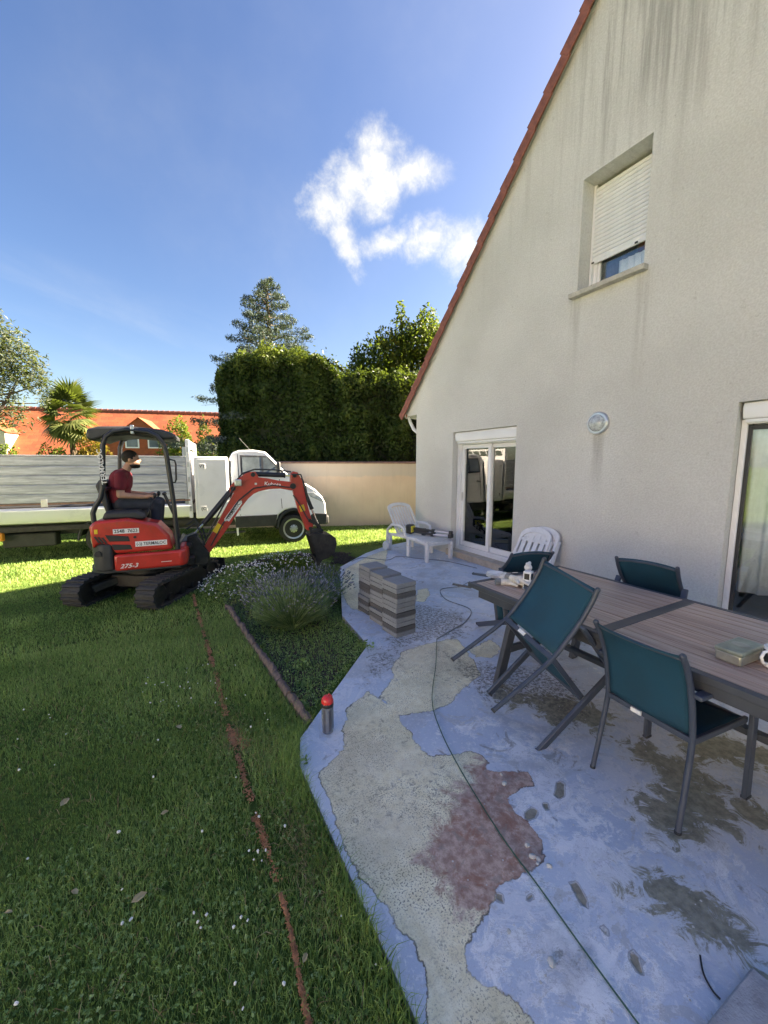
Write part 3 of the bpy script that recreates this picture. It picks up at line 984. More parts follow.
# rows of roof tiles on the slope that faces the garden wall (joined: too many to pick apart)
mb = MB()
ca, sa = math.cos(ang), math.sin(ang)
Ls = (Y_E + .15 - RIDGE_Y) / ca
rowp = .325
for r_ in range(int(Ls / rowp)):
    t0 = r_ * rowp
    y0, z0 = Y_E + .15 - t0 * ca, roofz(Y_E + .15) + .125 + t0 * sa
    for k in range(30):
        x0 = W + .16 + k * .31
        dz = rnd.uniform(-.003, .003)
        mb.prism([(y0, z0 + .045 + dz), (y0, z0 + .02 + dz), (y0 - .36 * ca, z0 + .36 * sa), (y0 - .36 * ca, z0 + .36 * sa + .02)], x0, x0 + .305, 'x')
o = mb.build('roof_tile', M['roof_tile'], house, smooth=0)
tag(o, kind='stuff')
# verge tiles, each a piece of its own
me0 = None
n_v = int(((Y_E + .16 - RIDGE_Y) / ca) / .335)
for k in range(n_v):
    if me0 is None:
        mb = MB()
        # local frame: u up the slope, v normal to the slope
        L = .36
        mb.prism([(0, .055), (0, .03), (L, -.002), (L, .022)], -.085, .20, 'x')
        mb.prism([(0, .045), (0, -.105), (L, -.125), (L, .012)], -.087, -.062, 'x')
        o = mb.build('verge_tile', M['rake_tile'], house, bevel=.005, smooth=30)
        me0 = o
    else:
        o = me0.copy()
        COL.objects.link(o)
    t0 = k * .335
    o.location = (W + rnd.uniform(-.004, .004), Y_E + .17 - t0 * ca, roofz(Y_E + .17) + .115 + t0 * sa)
    o.rotation_euler = (math.pi - ang + rnd.uniform(-.008, .008), 0, 0)
    # mesh is drawn with y up the slope after a half turn about x, so flip z back
    o.scale = (1, 1, -1)
# mortar fillet under the verge tiles
mb = MB()
a = Y_E + .02
mb.prism([(a, roofz(a) + .0), (a, roofz(a) + .045), (RIDGE_Y, roofz(RIDGE_Y) + .045), (RIDGE_Y, roofz(RIDGE_Y) + .0)], W - .03, W + .06, 'x')
mb.build('verge_mortar', M['reveal'], house, smooth=0)
# eave gutter end and curved pipe
mb = MB()
mb.tube([(W + .04, Y_E + .11, Z_E + .02), (W + 9, Y_E + .11, Z_E + .02)], .055, 10)
mb.build('gutter', M['white_pvc'], house)
mb = MB()
mb.tube([(W + .10, Y_E + .08, Z_E - .02), (W + .10, Y_E + .03, Z_E - .12), (W + .10, Y_E - .1, Z_E - .27), (W + .10, 6.87, Z_E - .38), (W + .10, 6.86, Z_E - .55), (W + .10, 6.86, .1)], .035, 10)
mb.build('downpipe', M['white_pvc'], house)


def frame_rect(mb, x0, x1, y0, y1, z0, z1, t, bot=None):
    """hollow rectangular frame standing in a y-z plane"""
    b = t if bot is None else bot
    mb.box(x0, x1, y0, y0 + t, z0, z1)
    mb.box(x0, x1, y1 - t, y1, z0, z1)
    mb.box(x0 + .002, x1 - .002, y0 + t, y1 - t, z1 - t, z1)
    mb.box(x0 + .002, x1 - .002, y0 + t, y1 - t, z0, z0 + b)


# ---- far sliding door
y0, y1, z0, z1 = DOOR
door = MB()
frame_rect(door, W + .16, W + .25, y0 + .02, y1 - .01, z0 + .02, z1 - .17, .05, .06)
dob = door.build('sliding_door', M['white_pvc'], house, bevel=.004)
ym = (y0 + y1) / 2 - .02
for (a, b, xo) in ((ym - .03, y1 - .065, .175), (y0 + .075, ym + .035, .21)):
    s_ = MB(); frame_rect(s_, W + xo, W + xo + .035, a, b, z0 + .085, z1 - .225, .065, .085)
    so_ = s_.build('door_sash', M['white_pvc'], house, bevel=.005)
    g = MB(); g.box(W + xo + .014, W + xo + .020, a + .06, b - .06, z0 + .16, z1 - .285)
    g.build('pane', M['clear_glass'], so_, smooth=0)
h = MB(); h.box(W + .150, W + .172, y1 - .115, y1 - .095, 1.0, 1.16); h.build('handle', M['silver'], dob, bevel=.004)
for k in range(3):
    t_ = MB(); t_.box(W + .10 + k * .028, W + .115 + k * .028, y0 + .03, y1 - .02, z0 + .02, z0 + .045 + k * .008)
    t_.build('track', M['white_pvc'], dob)
rb = MB()
rb.prism([(W + .045, z1 - .005), (W + .03, z1 - .06), (W + .045, z1 - .165), (W + .20, z1 - .165), (W + .20, z1 - .005)], y0 + .01, y1 - .012, 'y')
rbo = rb.build('roller_box', M['white_pvc'], house, bevel=.012)
bb = MB(); bb.box(W + .07, W + .16, y0 + .03, y1 - .035, z1 - .20, z1 - .167); bb.build('shutter_end_bar', M['shutter'], rbo)
for yy_ in (y0 + .012, y1 - .03):
    g = MB(); g.box(W + .11, W + .16, yy_, yy_ + .018, z0 + .05, z1 - .19); g.build('guide_rail', M['white_pvc'], rbo)
# step under the door
st = MB(); st.box(W - .075, W + .30, y0 - .12, y1 + .05, -.05, z0 + .003); st.build('door_step', M['step_render'], house, bevel=.012)
lip = MB(); lip.box(W - .095, W + .13, y0 - .10, y1 + .03, z0 + .003, z0 + .022); lip.build('door_sill', M['step_render'], house, bevel=.006)

# ---- right-hand sliding door
y0, y1, z0, z1 = RDOOR
door = MB()
frame_rect(door, W + .10, W + .13, y0 + .02, y1 - .003, z0 + .02, z1 - .15, .042, .07)
door.build('sliding_door', M['white_pvc'], house, bevel=.004)
s_ = MB(); frame_rect(s_, W + .132, W + .16, y0 + .05, y1 - .03, z0 + .085, z1 - .20, .042, .06)
so_ = s_.build('door_sash', M['dark_panel'], house, bevel=.004)
g = MB(); g.box(W + .142, W + .148, y0 + .09, y1 - .07, z0 + .14, z1 - .24); g.build('pane', M['clear_glass'], so_, smooth=0)
rb = MB()
rb.prism([(W + .045, z1 - .005), (W + .03, z1 - .06), (W + .05, z1 - .15), (W + .20, z1 - .15), (W + .20, z1 - .005)], y0 + .01, y1 - .02, 'y')
rbo = rb.build('roller_box', M['white_pvc'], house, bevel=.012)
bb = MB(); bb.box(W + .06, W + .10, y0 + .03, y1 - .04, z1 - .18, z1 - .152); bb.build('shutter_end_bar', M['shutter'], rbo)
st = MB(); st.box(W - .075, W + .30, y0 - .12, y1 + .05, -.05, z0 + .003); st.build('door_step', M['step_render'], house, bevel=.012)


def curtain(name, x, y0, y1, z0, z1, amp, wl, mat, parent, zbot=None):
    n = int((y1 - y0) / .012)
    vs, fs = [], []
    for i in range(n + 1):
        y = y0 + (y1 - y0) * i / n
        ph = y / wl * 2 * math.pi
        xo = amp * math.sin(ph) + amp * .4 * math.sin(ph * 2.3 + 1)
        zb = z0 + (zbot(y) if zbot else 0)
        vs += [(x + xo * 1.15, y, zb), (x + xo * .8, y, (z0 + z1) / 2), (x + xo * .5, y, z1)]
        if i:
            a = (i - 1) * 3; b = i * 3
            fs += [(a, b, b + 1, a + 1), (a + 1, b + 1, b + 2, a + 2)]
    mb = MB(); mb.add(vs, fs)
    o = mb.build(name, mat, parent, smooth=80)
    sol = o.modifiers.new('thick', 'SOLIDIFY'); sol.thickness = .002
    return o


cu = empty('curtain', (W + .21, .95, .45), 0, 'pale lilac curtain hanging behind the right-hand patio door', 'curtain')
o = curtain('curtain_cloth', 0, -2.2, .60, 0, 1.6, .022, .15, M['curtain'], cu, lambda y: .02 * math.sin(y * 9) + (.03 if y > .35 else 0))
# patterned throw seen low behind the glass
mb = MB(); mb.box(W + .55, W + 1.3, -1.2, 1.25, .1, .62); tag(mb.build('sofa', M['glove_grey'], None, bevel=.06, smooth=60), 'grey sofa just inside the right-hand patio door', 'sofa')

# ---- upper window
y0, y1, z0, z1 = WIN
sil = MB()
sil.prism([(W - .085, z0 - .065), (W - .09, z0 - .012), (W + .24, z0 + .015), (W + .24, z0 - .065)], y0 - .05, y1 + .06, 'y')
sil.build('window_sill', M['stone_sill'], house, bevel=.008)
f = MB(); frame_rect(f, W + .245, W + .295, y0 + .012, y1 - .03, z0 + .02, z1 - .02, .045)
f.box(W + .25, W + .29, y1 - .11, y1 - .078, z0 + .06, z1 - .06)
wf = f.build('window', M['white_pvc'], house, bevel=.004)
g = MB(); g.box(W + .265, W + .271, y0 + .05, y1 - .07, z0 + .06, z1 - .06); g.build('pane', M['still_glass'], wf, smooth=0)
for yy_ in (y0 + .006, y1 - .032):
    g = MB(); g.box(W + .205, W + .244, yy_, yy_ + .028, z0 + .02, z1 - .004); g.build('guide_rail', M['white_pvc'], wf)
zb = 4.12
sm = None
ns = int((z1 - .01 - zb) / .0455)
for k in range(ns):
    if sm is None:
        b = MB(); b.prism([(0, 0), (-.008, .010), (-.009, .030), (0, .041), (.006, .041), (.006, 0)], y0 + .03, y1 - .03, 'y')
        sm = b.build('shutter_slat', M['shutter'], wf, smooth=50); o = sm
    else:
        o = sm.copy(); COL.objects.link(o)
    o.location = (W + .222, 0, zb + .015 + k * .0455)
b = MB(); b.box(W + .212, W + .236, y0 + .032, y1 - .032, zb - .03, zb + .013); b.build('shutter_end_bar', M['shutter'], wf, bevel=.004)
b = MB()
for yy_ in (y0 + .2, y1 - .055):
    b = MB(); b.box(W + .202, W + .211, yy_, yy_ + .03, zb - .024, zb - .006); b.build('shutter_stop', M['black_plastic'], wf)
tag(curtain('curtain', W + .32, y0 + .03, y0 + .46, z0 + .02, z0 + .31, .016, .085, M['curtain'], None), 'white net curtain behind the half-lowered shutter of the upstairs window', 'curtain')
tag(curtain('curtain', W + .40, y0 + .3, y1, z0, z1 - .1, .010, .2, M['dark_gap_sheet'], None), 'dark sheet put in for the shaded gap beside the upstairs net curtain', 'curtain')  # dark sheet stands in for the unlit gap next to the net curtain

# ---- round wall lamp
lamp = empty('wall_lamp', (W, 2.895, 2.14), 0, 'round grey bulkhead lamp with ribbed glass high on the gable wall', 'lamp')
b = MB(); b.lathe([(.130, 0), (.130, -.030), (.120, -.042), (.02, -.042)], axis='x', n=32); b.build('lamp_base', M['silver'], lamp, bevel=.002)
b = MB(); b.lathe([(.098, -.038), (.098, -.05), (.085, -.075), (.055, -.094), (.02, -.10)], axis='x', n=28); gl = b.build('lamp_glass', M['lamp_glass'], lamp, smooth=50)
b = MB()
b.box(-.062, -.040, -.118, -.095, -.014, .014); b.build('clip', M['silver'], lamp, bevel=.003)
b = MB(); b.box(-.062, -.040, .095, .118, -.014, .014); b.build('clip', M['silver'], lamp, bevel=.003)

# ---- shelf with jars inside the far room
sh = empty('shelf_unit', (5.25, 4.55, .07), 0, 'white open shelf unit standing inside the far patio door', 'shelf')
for xx in (0, .33):
    for yy_ in (0, .9):
        b = MB(); b.box(xx - .015, xx + .015, yy_ - .015, yy_ + .015, 0, 1.75); b.build('upright', M['shelf_white'], sh)
for zz in (.08, .42, .78, 1.14, 1.5):
    b = MB(); b.box(-.02, .35, -.02, .92, zz, zz + .03); b.build('shelf_board', M['shelf_white'], sh)
cols = {'green': (.08, .22, .06), 'red': (.4, .05, .04), 'yellow': (.55, .42, .05), 'white': (.6, .6, .55), 'brown': (.16, .09, .05)}
for k_, v_ in cols.items(): M['jar_' + k_] = pm('jar_' + k_, v_, .3, var=.1, bump=0)
jl = [('green', .25, .81), ('white', .12, .81), ('red', .38, .81), ('green', .52, .81), ('white', .66, .81), ('yellow', .3, .45), ('yellow', .5, .45), ('brown', .7, .45), ('green', .78, .81)]
jn = {('green', .25): 'green jar on the shelf inside, left of the red one', ('white', .12): 'white jar at the near end of the jar row on the shelf inside', ('red', .38): 'red jar in the middle of the row on the shelf inside',
      ('green', .52): 'green jar on the shelf inside, right behind the red one', ('white', .66): 'white jar between two green ones on the shelf inside', ('yellow', .3): 'yellow jar on the lower shelf inside, nearer the door edge', ('yellow', .5): 'yellow jar on the lower shelf inside, next to the brown one',
      ('brown', .7): 'brown jar on the lower shelf inside the far patio door', ('green', .78): 'green jar at the far end of the row on the shelf inside'}
for c_, y_, z_ in jl:
    j = empty('jar', (5.30, 4.55 + y_, .07 + z_), 0, jn[(c_, y_)], 'jar', 'jars on the shelf inside the house')
    b = MB(); b.lathe([(.04, 0), (.045, .01), (.045, .13), (.03, .15)], n=12); b.build('glass_body', M['jar_' + c_], j)
    b = MB(); b.lathe([(.034, .15), (.034, .175), (.01, .178)], n=12); b.build('lid', M['shelf_white'], j)

# ------------------------------------------------------------------ pink garden wall
gw = empty('garden_wall', (0, 0, 0), 0, 'low pale pink rendered garden wall with brown coping in front of the tall hedge', 'wall')
A_ = np.array((2.759, 10.965)); B_ = np.array((5.587, 9.875)); d_ = (B_ - A_) / np.linalg.norm(B_ - A_); n_ = np.array((d_[1], -d_[0]))
P0 = A_ - d_ * 9.0
P1 = B_ + d_ * 5.0
L_ = np.linalg.norm(P1 - P0)
gw.location = (P0[0], P0[1], G); gw.rotation_euler = (0, 0, math.atan2(d_[1], d_[0]))
mb = MB(); mb.box(0, L_, 0, .2, -.1, 1.80); mb.build('rendered_wall', M['pink'], gw, smooth=0)
cop0 = None
for k in range(int(L_ / .5)):
    if cop0 is None:
        b = MB(); b.prism([(-.035, 0), (-.035, .028), (.10, .062), (.235, .028), (.235, 0)], 0, .494, 'x'); cop0 = b.build('coping_tile', M['coping'], gw, bevel=.004); o = cop0
    else:
        o = cop0.copy(); COL.objects.link(o)
    o.location = (k * .5, 0, 1.802 + rnd.uniform(-.002, .002))


# ------------------------------------------------------------------ foliage
def leaves(P, size, asp=.45, jit=.4, up_bias=.0, N=None, drop=0.0, fold=.25):
    """P: (n,3) leaf centres. Each leaf is a folded diamond of two triangles. Returns V, tris, tone"""
    n = len(P)
    d = rng.normal(size=(n, 3))
    if N is not None: d = d * jit + N
    d[:, 2] += up_bias
    d /= np.linalg.norm(d, axis=1)[:, None]
    r_ = rng.normal(size=(n, 3)); r_[:, 2] -= drop
    t = np.cross(d, r_); t /= np.maximum(1e-6, np.linalg.norm(t, axis=1))[:, None]
    b = np.cross(d, t)
    s = size * rng.uniform(.65, 1.35, (n, 1))
    a0 = P - t * s * .5
    a1 = P + t * s * .5
    w0 = P + b * s * asp * .5 + d * s * fold * .2
    w1 = P - b * s * asp * .5 + d * s * fold * .2
    V = np.stack([a0, w0, a1, w1], 1).reshape(-1, 3)
    i = np.arange(n)[:, None] * 4
    T_ = np.concatenate([i + [0, 1, 2], i + [0, 2, 3]], 0)
    tone = np.repeat(rng.random(n), 4)
    return V, T_, tone


def leaf_obj(name, P, size, mat, parent=None, tone=None, **k):
    V, T_, tn = leaves(np.asarray(P), size, **k)
    if tone is not None: tn = np.clip(np.repeat(tone, 4) + (tn - .5) * .5, 0, 1)
    o = fast_mesh(name, V, tris=T_, mat=mat, parent=parent, tone={'tone': tn})
    if len(P) > 150: tag(o, kind='stuff') if parent is None else None
    return o


def lump(P, f, seed):
    """cheap smooth 3D noise in -1..1"""
    r_ = np.random.default_rng(seed)
    out = np.zeros(len(P))
    for _ in range(6):
        k = r_.normal(size=3) * f
        out += np.sin(P @ k + r_.uniform(0, 6.28))
    return out / 3.0


def trunk(parent, pts, rs, mat=None, name='trunk'):
    b = MB(); b.tube(pts, rs, 8); return b.build(name, mat or M['bark'], parent)


# hedge behind the wall: one clipped mass
hd = empty('hedge', (0, 0, 0), 0, 'tall dark green clipped hedge rising behind the pink wall', 'hedge')
hf = [(1.30, 12.75, 4.25), (1.5, 12.64, 4.55), (1.82, 12.45, 4.74), (2.21, 12.24, 4.84), (2.9, 11.9, 4.80), (3.49, 11.54, 4.85), (3.9, 11.3, 4.78), (4.26, 11.12, 4.60), (4.64, 10.95, 4.28), (5.28, 10.66, 4.36), (5.93, 10.35, 4.22), (6.39, 10.16, 4.30), (9.5, 8.9, 4.3)]
hx = np.array([p[0] for p in hf]); hy = np.array([p[1] for p in hf]); hz = np.array([p[2] for p in hf])
b = MB()
for i in range(len(hf) - 1):
    p, q = hf[i], hf[i + 1]
    dx, dy = .45, .95
    vs = []
    for e in (p, q):
        x_, y_ = e[0] + dx * .18, e[1] + dy * .18
        vs += [(x_, y_, G), (x_ + dx, y_ + dy, G), (x_ + dx, y_ + dy, e[2] - .25), (x_, y_, e[2] - .25)]
    b.add(vs, [(0, 1, 2, 3), (7, 6, 5, 4), (0, 4, 5, 1), (1, 5, 6, 2), (2, 6, 7, 3), (3, 7, 4, 0)])
b.build('hedge_core', pm('hedge_shade', (.012, .02, .007), .95), hd, smooth=0)  # dark box inside the leaves blocks light, inner shade put into its colour
n = 62000
t = rng.random(n)
s_ = np.interp(t, np.linspace(0, 1, len(hf)), np.arange(len(hf)))
X = np.interp(s_, np.arange(len(hf)), hx); Y = np.interp(s_, np.arange(len(hf)), hy); Z = np.interp(s_, np.arange(len(hf)), hz)
# stretch sampling along the visible run
kind = rng.random(n)
h = rng.random(n)
z = G + (Z - G) * h
off = rng.uniform(-.12, .22, n)
top = kind > .80
z = np.where(top, Z + rng.uniform(-.3, .06, n), z)
dep = np.where(top, rng.uniform(0, 1.15, n), off)
P = np.stack([X + .45 * dep, Y + .95 * dep, z], 1)
nz = lump(P, 1.7, 3); nz2 = lump(P, 5.0, 4)
P[:, 2] += np.where(h > .6, .10, 0) * lump(P * np.array((1, 1, 0)), 3.2, 91) + np.where(top, .10 * lump(P * np.array((1, 1, 0)), 1.6, 92), 0)
P[:, 0] -= .45 * (.16 * nz + .10 * nz2); P[:, 1] -= .9 * (.16 * nz + .10 * nz2); P[:, 2] += np.where(top, .10 * nz2 + .07 * nz, 0)
tone = np.clip(.28 + .18 * nz + .16 * nz2 + .36 * np.clip((P[:, 2] - Z + .75) / .75, 0, 1) * np.clip((5.0 - X) / 2.2, .15, 1), 0, 1)  # tone raised near the top on the left, sunlight put into the colour
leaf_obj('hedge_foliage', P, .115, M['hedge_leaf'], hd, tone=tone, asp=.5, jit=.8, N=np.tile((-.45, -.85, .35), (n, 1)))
# loose shoots on top
n = 1500
s_ = rng.uniform(0, len(hf) - 1.01, n)
P = np.stack([np.interp(s_, np.arange(len(hf)), hx) + .3, np.interp(s_, np.arange(len(hf)), hy) + .3, np.interp(s_, np.arange(len(hf)), hz) + rng.exponential(.07, n)], 1)
leaf_obj('hedge_shoot', P, .11, M['hedge_leaf'], hd, tone=np.full(n, .75), asp=.45)
# blue cedar behind the hedge
cd = empty('cedar_tree', (3.45, 15.2, G), 0, 'tall blue-grey cedar with sweeping branches behind the hedge', 'tree')
trunk(cd, [(0, 0, 0), (.03, 0, 4), (0, 0, 7.2), (-.05, .0, 8.3)], [.2, .15, .05, .012])
PL, TN = [], []
nb = 135
H = 8.55
for i in range(nb):
    f = (i + rnd.random()) / nb
    zz = 1.3 + (H - 1.45) * f
    az = i * 2.4 + rnd.uniform(-.4, .4)
    Lb = (1.0 - f) ** .80 * 3.5 * rnd.uniform(.55, 1.12) + .16
    dr = np.array((math.cos(az), math.sin(az), 0))
    m = int(40 + 210 * Lb)
    tt = np.sqrt(rng.random(m)) 
    bx = np.array((0, 0, zz)) + dr * (tt[:, None] * Lb)
    bx[:, 2] += .34 * tt * Lb * (1 - .35 * tt) + .06
    side = np.cross(dr, (0, 0, 1))
    wdt = .26 * Lb * tt * (1.15 - tt) + .04
    bx += side * (rng.normal(size=(m, 1)) * wdt[:, None])
    bx[:, 2] += rng.normal(size=m) * .045 - np.abs(rng.normal(size=m)) * .05
    PL.append(bx); TN.append(.35 + .3 * tt + rnd.uniform(-.18, .18))
    b = MB()
    b.tube([(0, 0, zz), tuple(dr * Lb * .5 + np.array((0, 0, zz + .15 * Lb))), tuple(dr * Lb * .95 + np.array((0, 0, zz + .14 * Lb)))], [.022 + .012 * Lb, .012, .004], 5)
    o = b.build('branch', M['bark'], cd)
P = np.concatenate(PL)
leaf_obj('foliage', P, .12, M['cedar_leaf'], cd, tone=np.clip(np.concatenate(TN), 0, 1), asp=.22, fold=.1)


def leafy_tree(loc, blobs, n, size, mat, label, cat='tree', trunk_pts=None, name='tree', asp=.45, drop=0, gaps=.0, seed=1, shell=.55, lim=9, grp=None, bark='bark'):
    r = empty(name, loc, 0, label, cat, grp)
    if trunk_pts:
        trunk(r, trunk_pts, list(np.linspace(.12, .03, len(trunk_pts))), M[bark])
    tot = sum(b_[3] * b_[4] * b_[5] for b_ in blobs)
    PL, TN = [], []
    for bi, (cx, cy_, cz, rx, ry, rz) in enumerate(blobs):
        m = int(n * (rx * ry * rz) / tot) + 60
        d = rng.normal(size=(m, 3)); d /= np.linalg.norm(d, axis=1)[:, None]
        rr = rng.uniform(shell, 1.0, (m, 1)) ** .7
        p = np.array((cx, cy_, cz)) + d * np.array((rx, ry, rz)) * rr * (1 + .18 * lump(d * 3, 1.3, seed + bi)[:, None])
        PL.append(p); TN.append(.35 + .25 * d[:, 2] + .2 * d[:, 0])  # tone lighter on top and towards the sun, light put into leaf colour
        if trunk_pts and bi < 24:
            b = MB(); a = np.array(trunk_pts[min(len(trunk_pts) - 1, 1 + bi % 2)]); e = np.array((cx, cy_, cz))
            b.tube([a, (a + e) / 2 + np.array((0, 0, -.1)), e], [.05, .03, .012], 6); b.build('limb', M[bark], r)
    P = np.concatenate(PL); TN = np.concatenate(TN)
    if gaps:
        k = lump(P, 2.6, seed + 50) + .5 * lump(P, 6, seed + 51)
        keep = k > -1.3 + gaps
        P, TN = P[keep], TN[keep]
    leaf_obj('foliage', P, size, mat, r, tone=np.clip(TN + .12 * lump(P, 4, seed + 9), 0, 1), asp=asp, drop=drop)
    return r


# leafy tree with long shoots, half hidden by the roof verge
bl = [(-.6, .3, 3.2, 1.2, 1.1, 1.4), (-.7, 0, 5.0, .85, .8, .8), (.6, -.2, 5.7, 1.0, .8, .8), (0, 0, 3.6, 1.3, 1.2, 1.5), (-.9, .4, 4.5, .75, .8, .75), (.5, 0, 5.0, .95, .9, .95), (-.2, 0, 5.4, .7, .7, .7), (1.0, -.3, 5.9, .8, .7, .8), (.15, 0, 6.15, .42, .4, .55), (-1.2, .5, 5.0, .32, .3, .4), (1.5, -.5, 4.6, 1.0, 1, 1.4), (.95, -.3, 6.7, .35, .3, .45), (.1, 0, 6.8, .16, .16, .45), (-.55, .1, 5.95, .2, .2, .35)]
bl = [(x * 1.12, y, z * 1.04, a * 1.15, b_ * 1.1, c_ * 1.1) for x, y, z, a, b_, c_ in bl]
leafy_tree((7.25, 12.3, G), bl, 34000, .135, M['tree_leaf'], 'bushy yellow-green tree with tall shoots beside the roof verge', trunk_pts=[(0, 0, 0), (0, 0, 2.5), (.1, 0, 4.2), (.2, 0, 5.6), (.15, 0, 6.9)], gaps=.3, seed=21, shell=.4)
# grey-green tree cut by the left edge
bl = [(-.9, 0, 3.9, 1.5, 1.3, 1.1), (-.35, 0, 5.1, 1.1, 1.0, 1.0), (.35, 0, 4.7, .85, .8, .9), (.2, 0, 5.8, .8, .8, .75), (-.6, 0, 6.35, .9, .8, .8), (.95, 0, 4.6, .42, .4, .55), (.65, 0, 5.4, .5, .5, .55), (.1, 0, 3.4, .7, .6, .6), (-1.5, .2, 5.4, 1.2, 1, 1.2), (.75, 0, 3.9, .35, .3, .35)]
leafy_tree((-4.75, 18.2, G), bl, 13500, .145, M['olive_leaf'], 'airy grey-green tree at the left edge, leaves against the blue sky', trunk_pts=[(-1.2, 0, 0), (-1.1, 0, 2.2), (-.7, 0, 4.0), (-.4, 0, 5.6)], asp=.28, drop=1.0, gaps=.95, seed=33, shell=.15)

# fan palm
pa = empty('palm_tree', (-4.75, 27.6, G), 0, 'fan palm with pale sunlit fronds in front of the orange roof', 'palm')
b = MB()
for i in range(16):
    b.lathe([(.17 - .003 * i, i * .26), (.20 - .004 * i, i * .26 + .18), (.16 - .003 * i, i * .26 + .27)], n=10)
b.build('trunk', M['palm_trunk'], pa)
b = MB()
fr0 = None


def frond_mesh(ll, droop, nb_=15, spread=160):
    vs, tr, tn = [], [], []
    # stalk
    st_l = ll * .42
    for k in range(nb_):
        a = R(-spread / 2 + spread * k / (nb_ - 1))
        w_ = .05
        base = np.array((st_l, 0, 0))
        d = np.array((math.cos(a), math.sin(a), 0.0))
        p = np.array((-d[1], d[0], 0)) * w_
        L2 = ll * .62 * (1 - .25 * abs(a) / 1.5)
        m1 = base + d * L2 * .55 + np.array((0, 0, -.02))
        tip = base + d * L2 + np.array((0, 0, -droop * L2))
        i = len(vs)
        vs += [base - p * .4, base + p * .4, m1 - p, m1 + p, tip]
        tr += [(i, i + 1, i + 3), (i, i + 3, i + 2), (i + 2, i + 3, i + 4)]
        tn += [rnd.random() * .6 + .2] * 5
    i = len(vs)
    vs += [np.array((0, -.015, 0)), np.array((0, .015, 0)), np.array((st_l, .012, 0)), np.array((st_l, -.012, 0))]
    tr += [(i, i + 1, i + 2), (i, i + 2, i + 3)]
    tn += [.3] * 4
    return np.array(vs), np.array(tr), np.array(tn)


for k in range(58):
    az = k * 2.399 + rnd.uniform(-.2, .2)
    f = k / 58
    el = R(80 - 135 * f + rnd.uniform(-9, 9))
    V, T_, tn = frond_mesh(1.6 * rnd.uniform(.85, 1.1), .25)
    zc = 4.95 - .9 * f
    mt = Matrix.Translation((0, 0, zc)) @ Matrix.Rotation(az, 4, 'Z') @ Matrix.Rotation(-el, 4, 'Y') @ Matrix.Rotation(rnd.uniform(-.5, .5), 4, 'X')
    mm = np.array(mt)
    V = V @ mm[:3, :3].T + mm[:3, 3]
    yl = .25 if f > .6 else 0
    fast_mesh('frond', V, tris=T_, mat=M['palm_leaf'], parent=pa, tone={'tone': np.clip(tn + yl, 0, 1)})


def shrub(loc, r3, n, size, mat, label, seed, asp=.45, nb_=5, grp=None, cat='shrub'):
    bl = []
    rr = random.Random(seed)
    for i in range(nb_):
        bl.append((rr.uniform(-.5, .5) * r3[0], rr.uniform(-.4, .4) * r3[1], rr.uniform(.35, .75) * r3[2] * 1.3, r3[0] * rr.uniform(.4, .65), r3[1] * rr.uniform(.4, .65), r3[2] * rr.uniform(.35, .55)))
    bl.append((0, 0, r3[2] * .4, r3[0] * .8, r3[1] * .8, r3[2] * .5))
    return leafy_tree(loc, bl, n, size, mat, label, cat, [(0, 0, 0), (0, 0, r3[2] * .5), (.05, 0, r3[2])], 'shrub', asp, gaps=.4, seed=seed, grp=grp)


shrub((-3.95, 26.9, G), (1.25, .9, 2.6), 4500, .16, M['yellow_leaf'], 'orange-yellow shrub at the foot of the fan palm', 41)
shrub((-5.5, 27.2, G), (.8, .7, 2.3), 2500, .16, M['shrub_leaf'], 'green shrub left of the fan palm trunk', 42)
shrub((.55, 23.0, G), (1.3, .9, 3.6), 5200, .15, M['shrub_leaf'], 'yellow-green shrub behind the truck headboard', 43)
shrub((-7.1, 26.5, G), (1.3, .8, 2.2), 2600, .17, M['shrub_leaf'], 'low bright shrub in front of the orange roof, left of the palm', 44)
shrub((1.9, 22.0, G), (.8, .8, 3.2), 3000, .14, M['hedge_leaf'], 'dark shrub between the toolbox and the hedge end', 45)

# ------------------------------------------------------------------ neighbour's long orange-tiled house
nh = empty('neighbour_house', (0, 0, 0), 0, 'long low house with an orange tiled roof and dormers beyond the truck', 'house')
P0 = np.array((-27.0, 46.0)); P1 = np.array((16.0, 34.2)); d_ = (P1 - P0) / np.linalg.norm(P1 - P0); L_ = np.linalg.norm(P1 - P0)
nh.location = (P0[0], P0[1], G); nh.rotation_euler = (0, 0, math.atan2(d_[1], d_[0]))
ZR, ZE, RUN = 6.15, 1.5, 4.6     # ridge, eave, horizontal run; local y = 0 at the ridge, toward us is -y
me = bpy.data.meshes.new('roof')
me.from_pydata([(0, -RUN, ZE), (L_, -RUN, ZE), (L_, 0, ZR), (0, 0, ZR), (0, RUN, ZE), (L_, RUN, ZE)], [], [(0, 1, 2, 3), (3, 2, 5, 4)])
uv = me.uv_layers.new(name='UVMap')
sl_ = math.hypot(RUN, ZR - ZE)
co = [(0, 0), (L_, 0), (L_, sl_), (0, sl_), (0, sl_), (L_, sl_), (L_, 0), (0, 0)]
for i, c_ in enumerate(co): uv.data[i].uv = c_
me.materials.append(M['orange_roof'])
o = bpy.data.objects.new('roof', me); COL.objects.link(o); o.parent = nh
b = MB()
for k in range(int(L_ / .42)):
    b.tube([(k * .42, 0, ZR + .01), (k * .42 + .44, 0, ZR + .03)], [.13, .15], 8)
o2 = b.build('ridge_tile', M['rake_tile'], o); tag(o2, kind='stuff')
b = MB(); b.box(.3, L_ - .3, -RUN + .5, RUN - .5, 0, ZE + .3); b.build('wall', M['cream_wall'], nh, smooth=0)


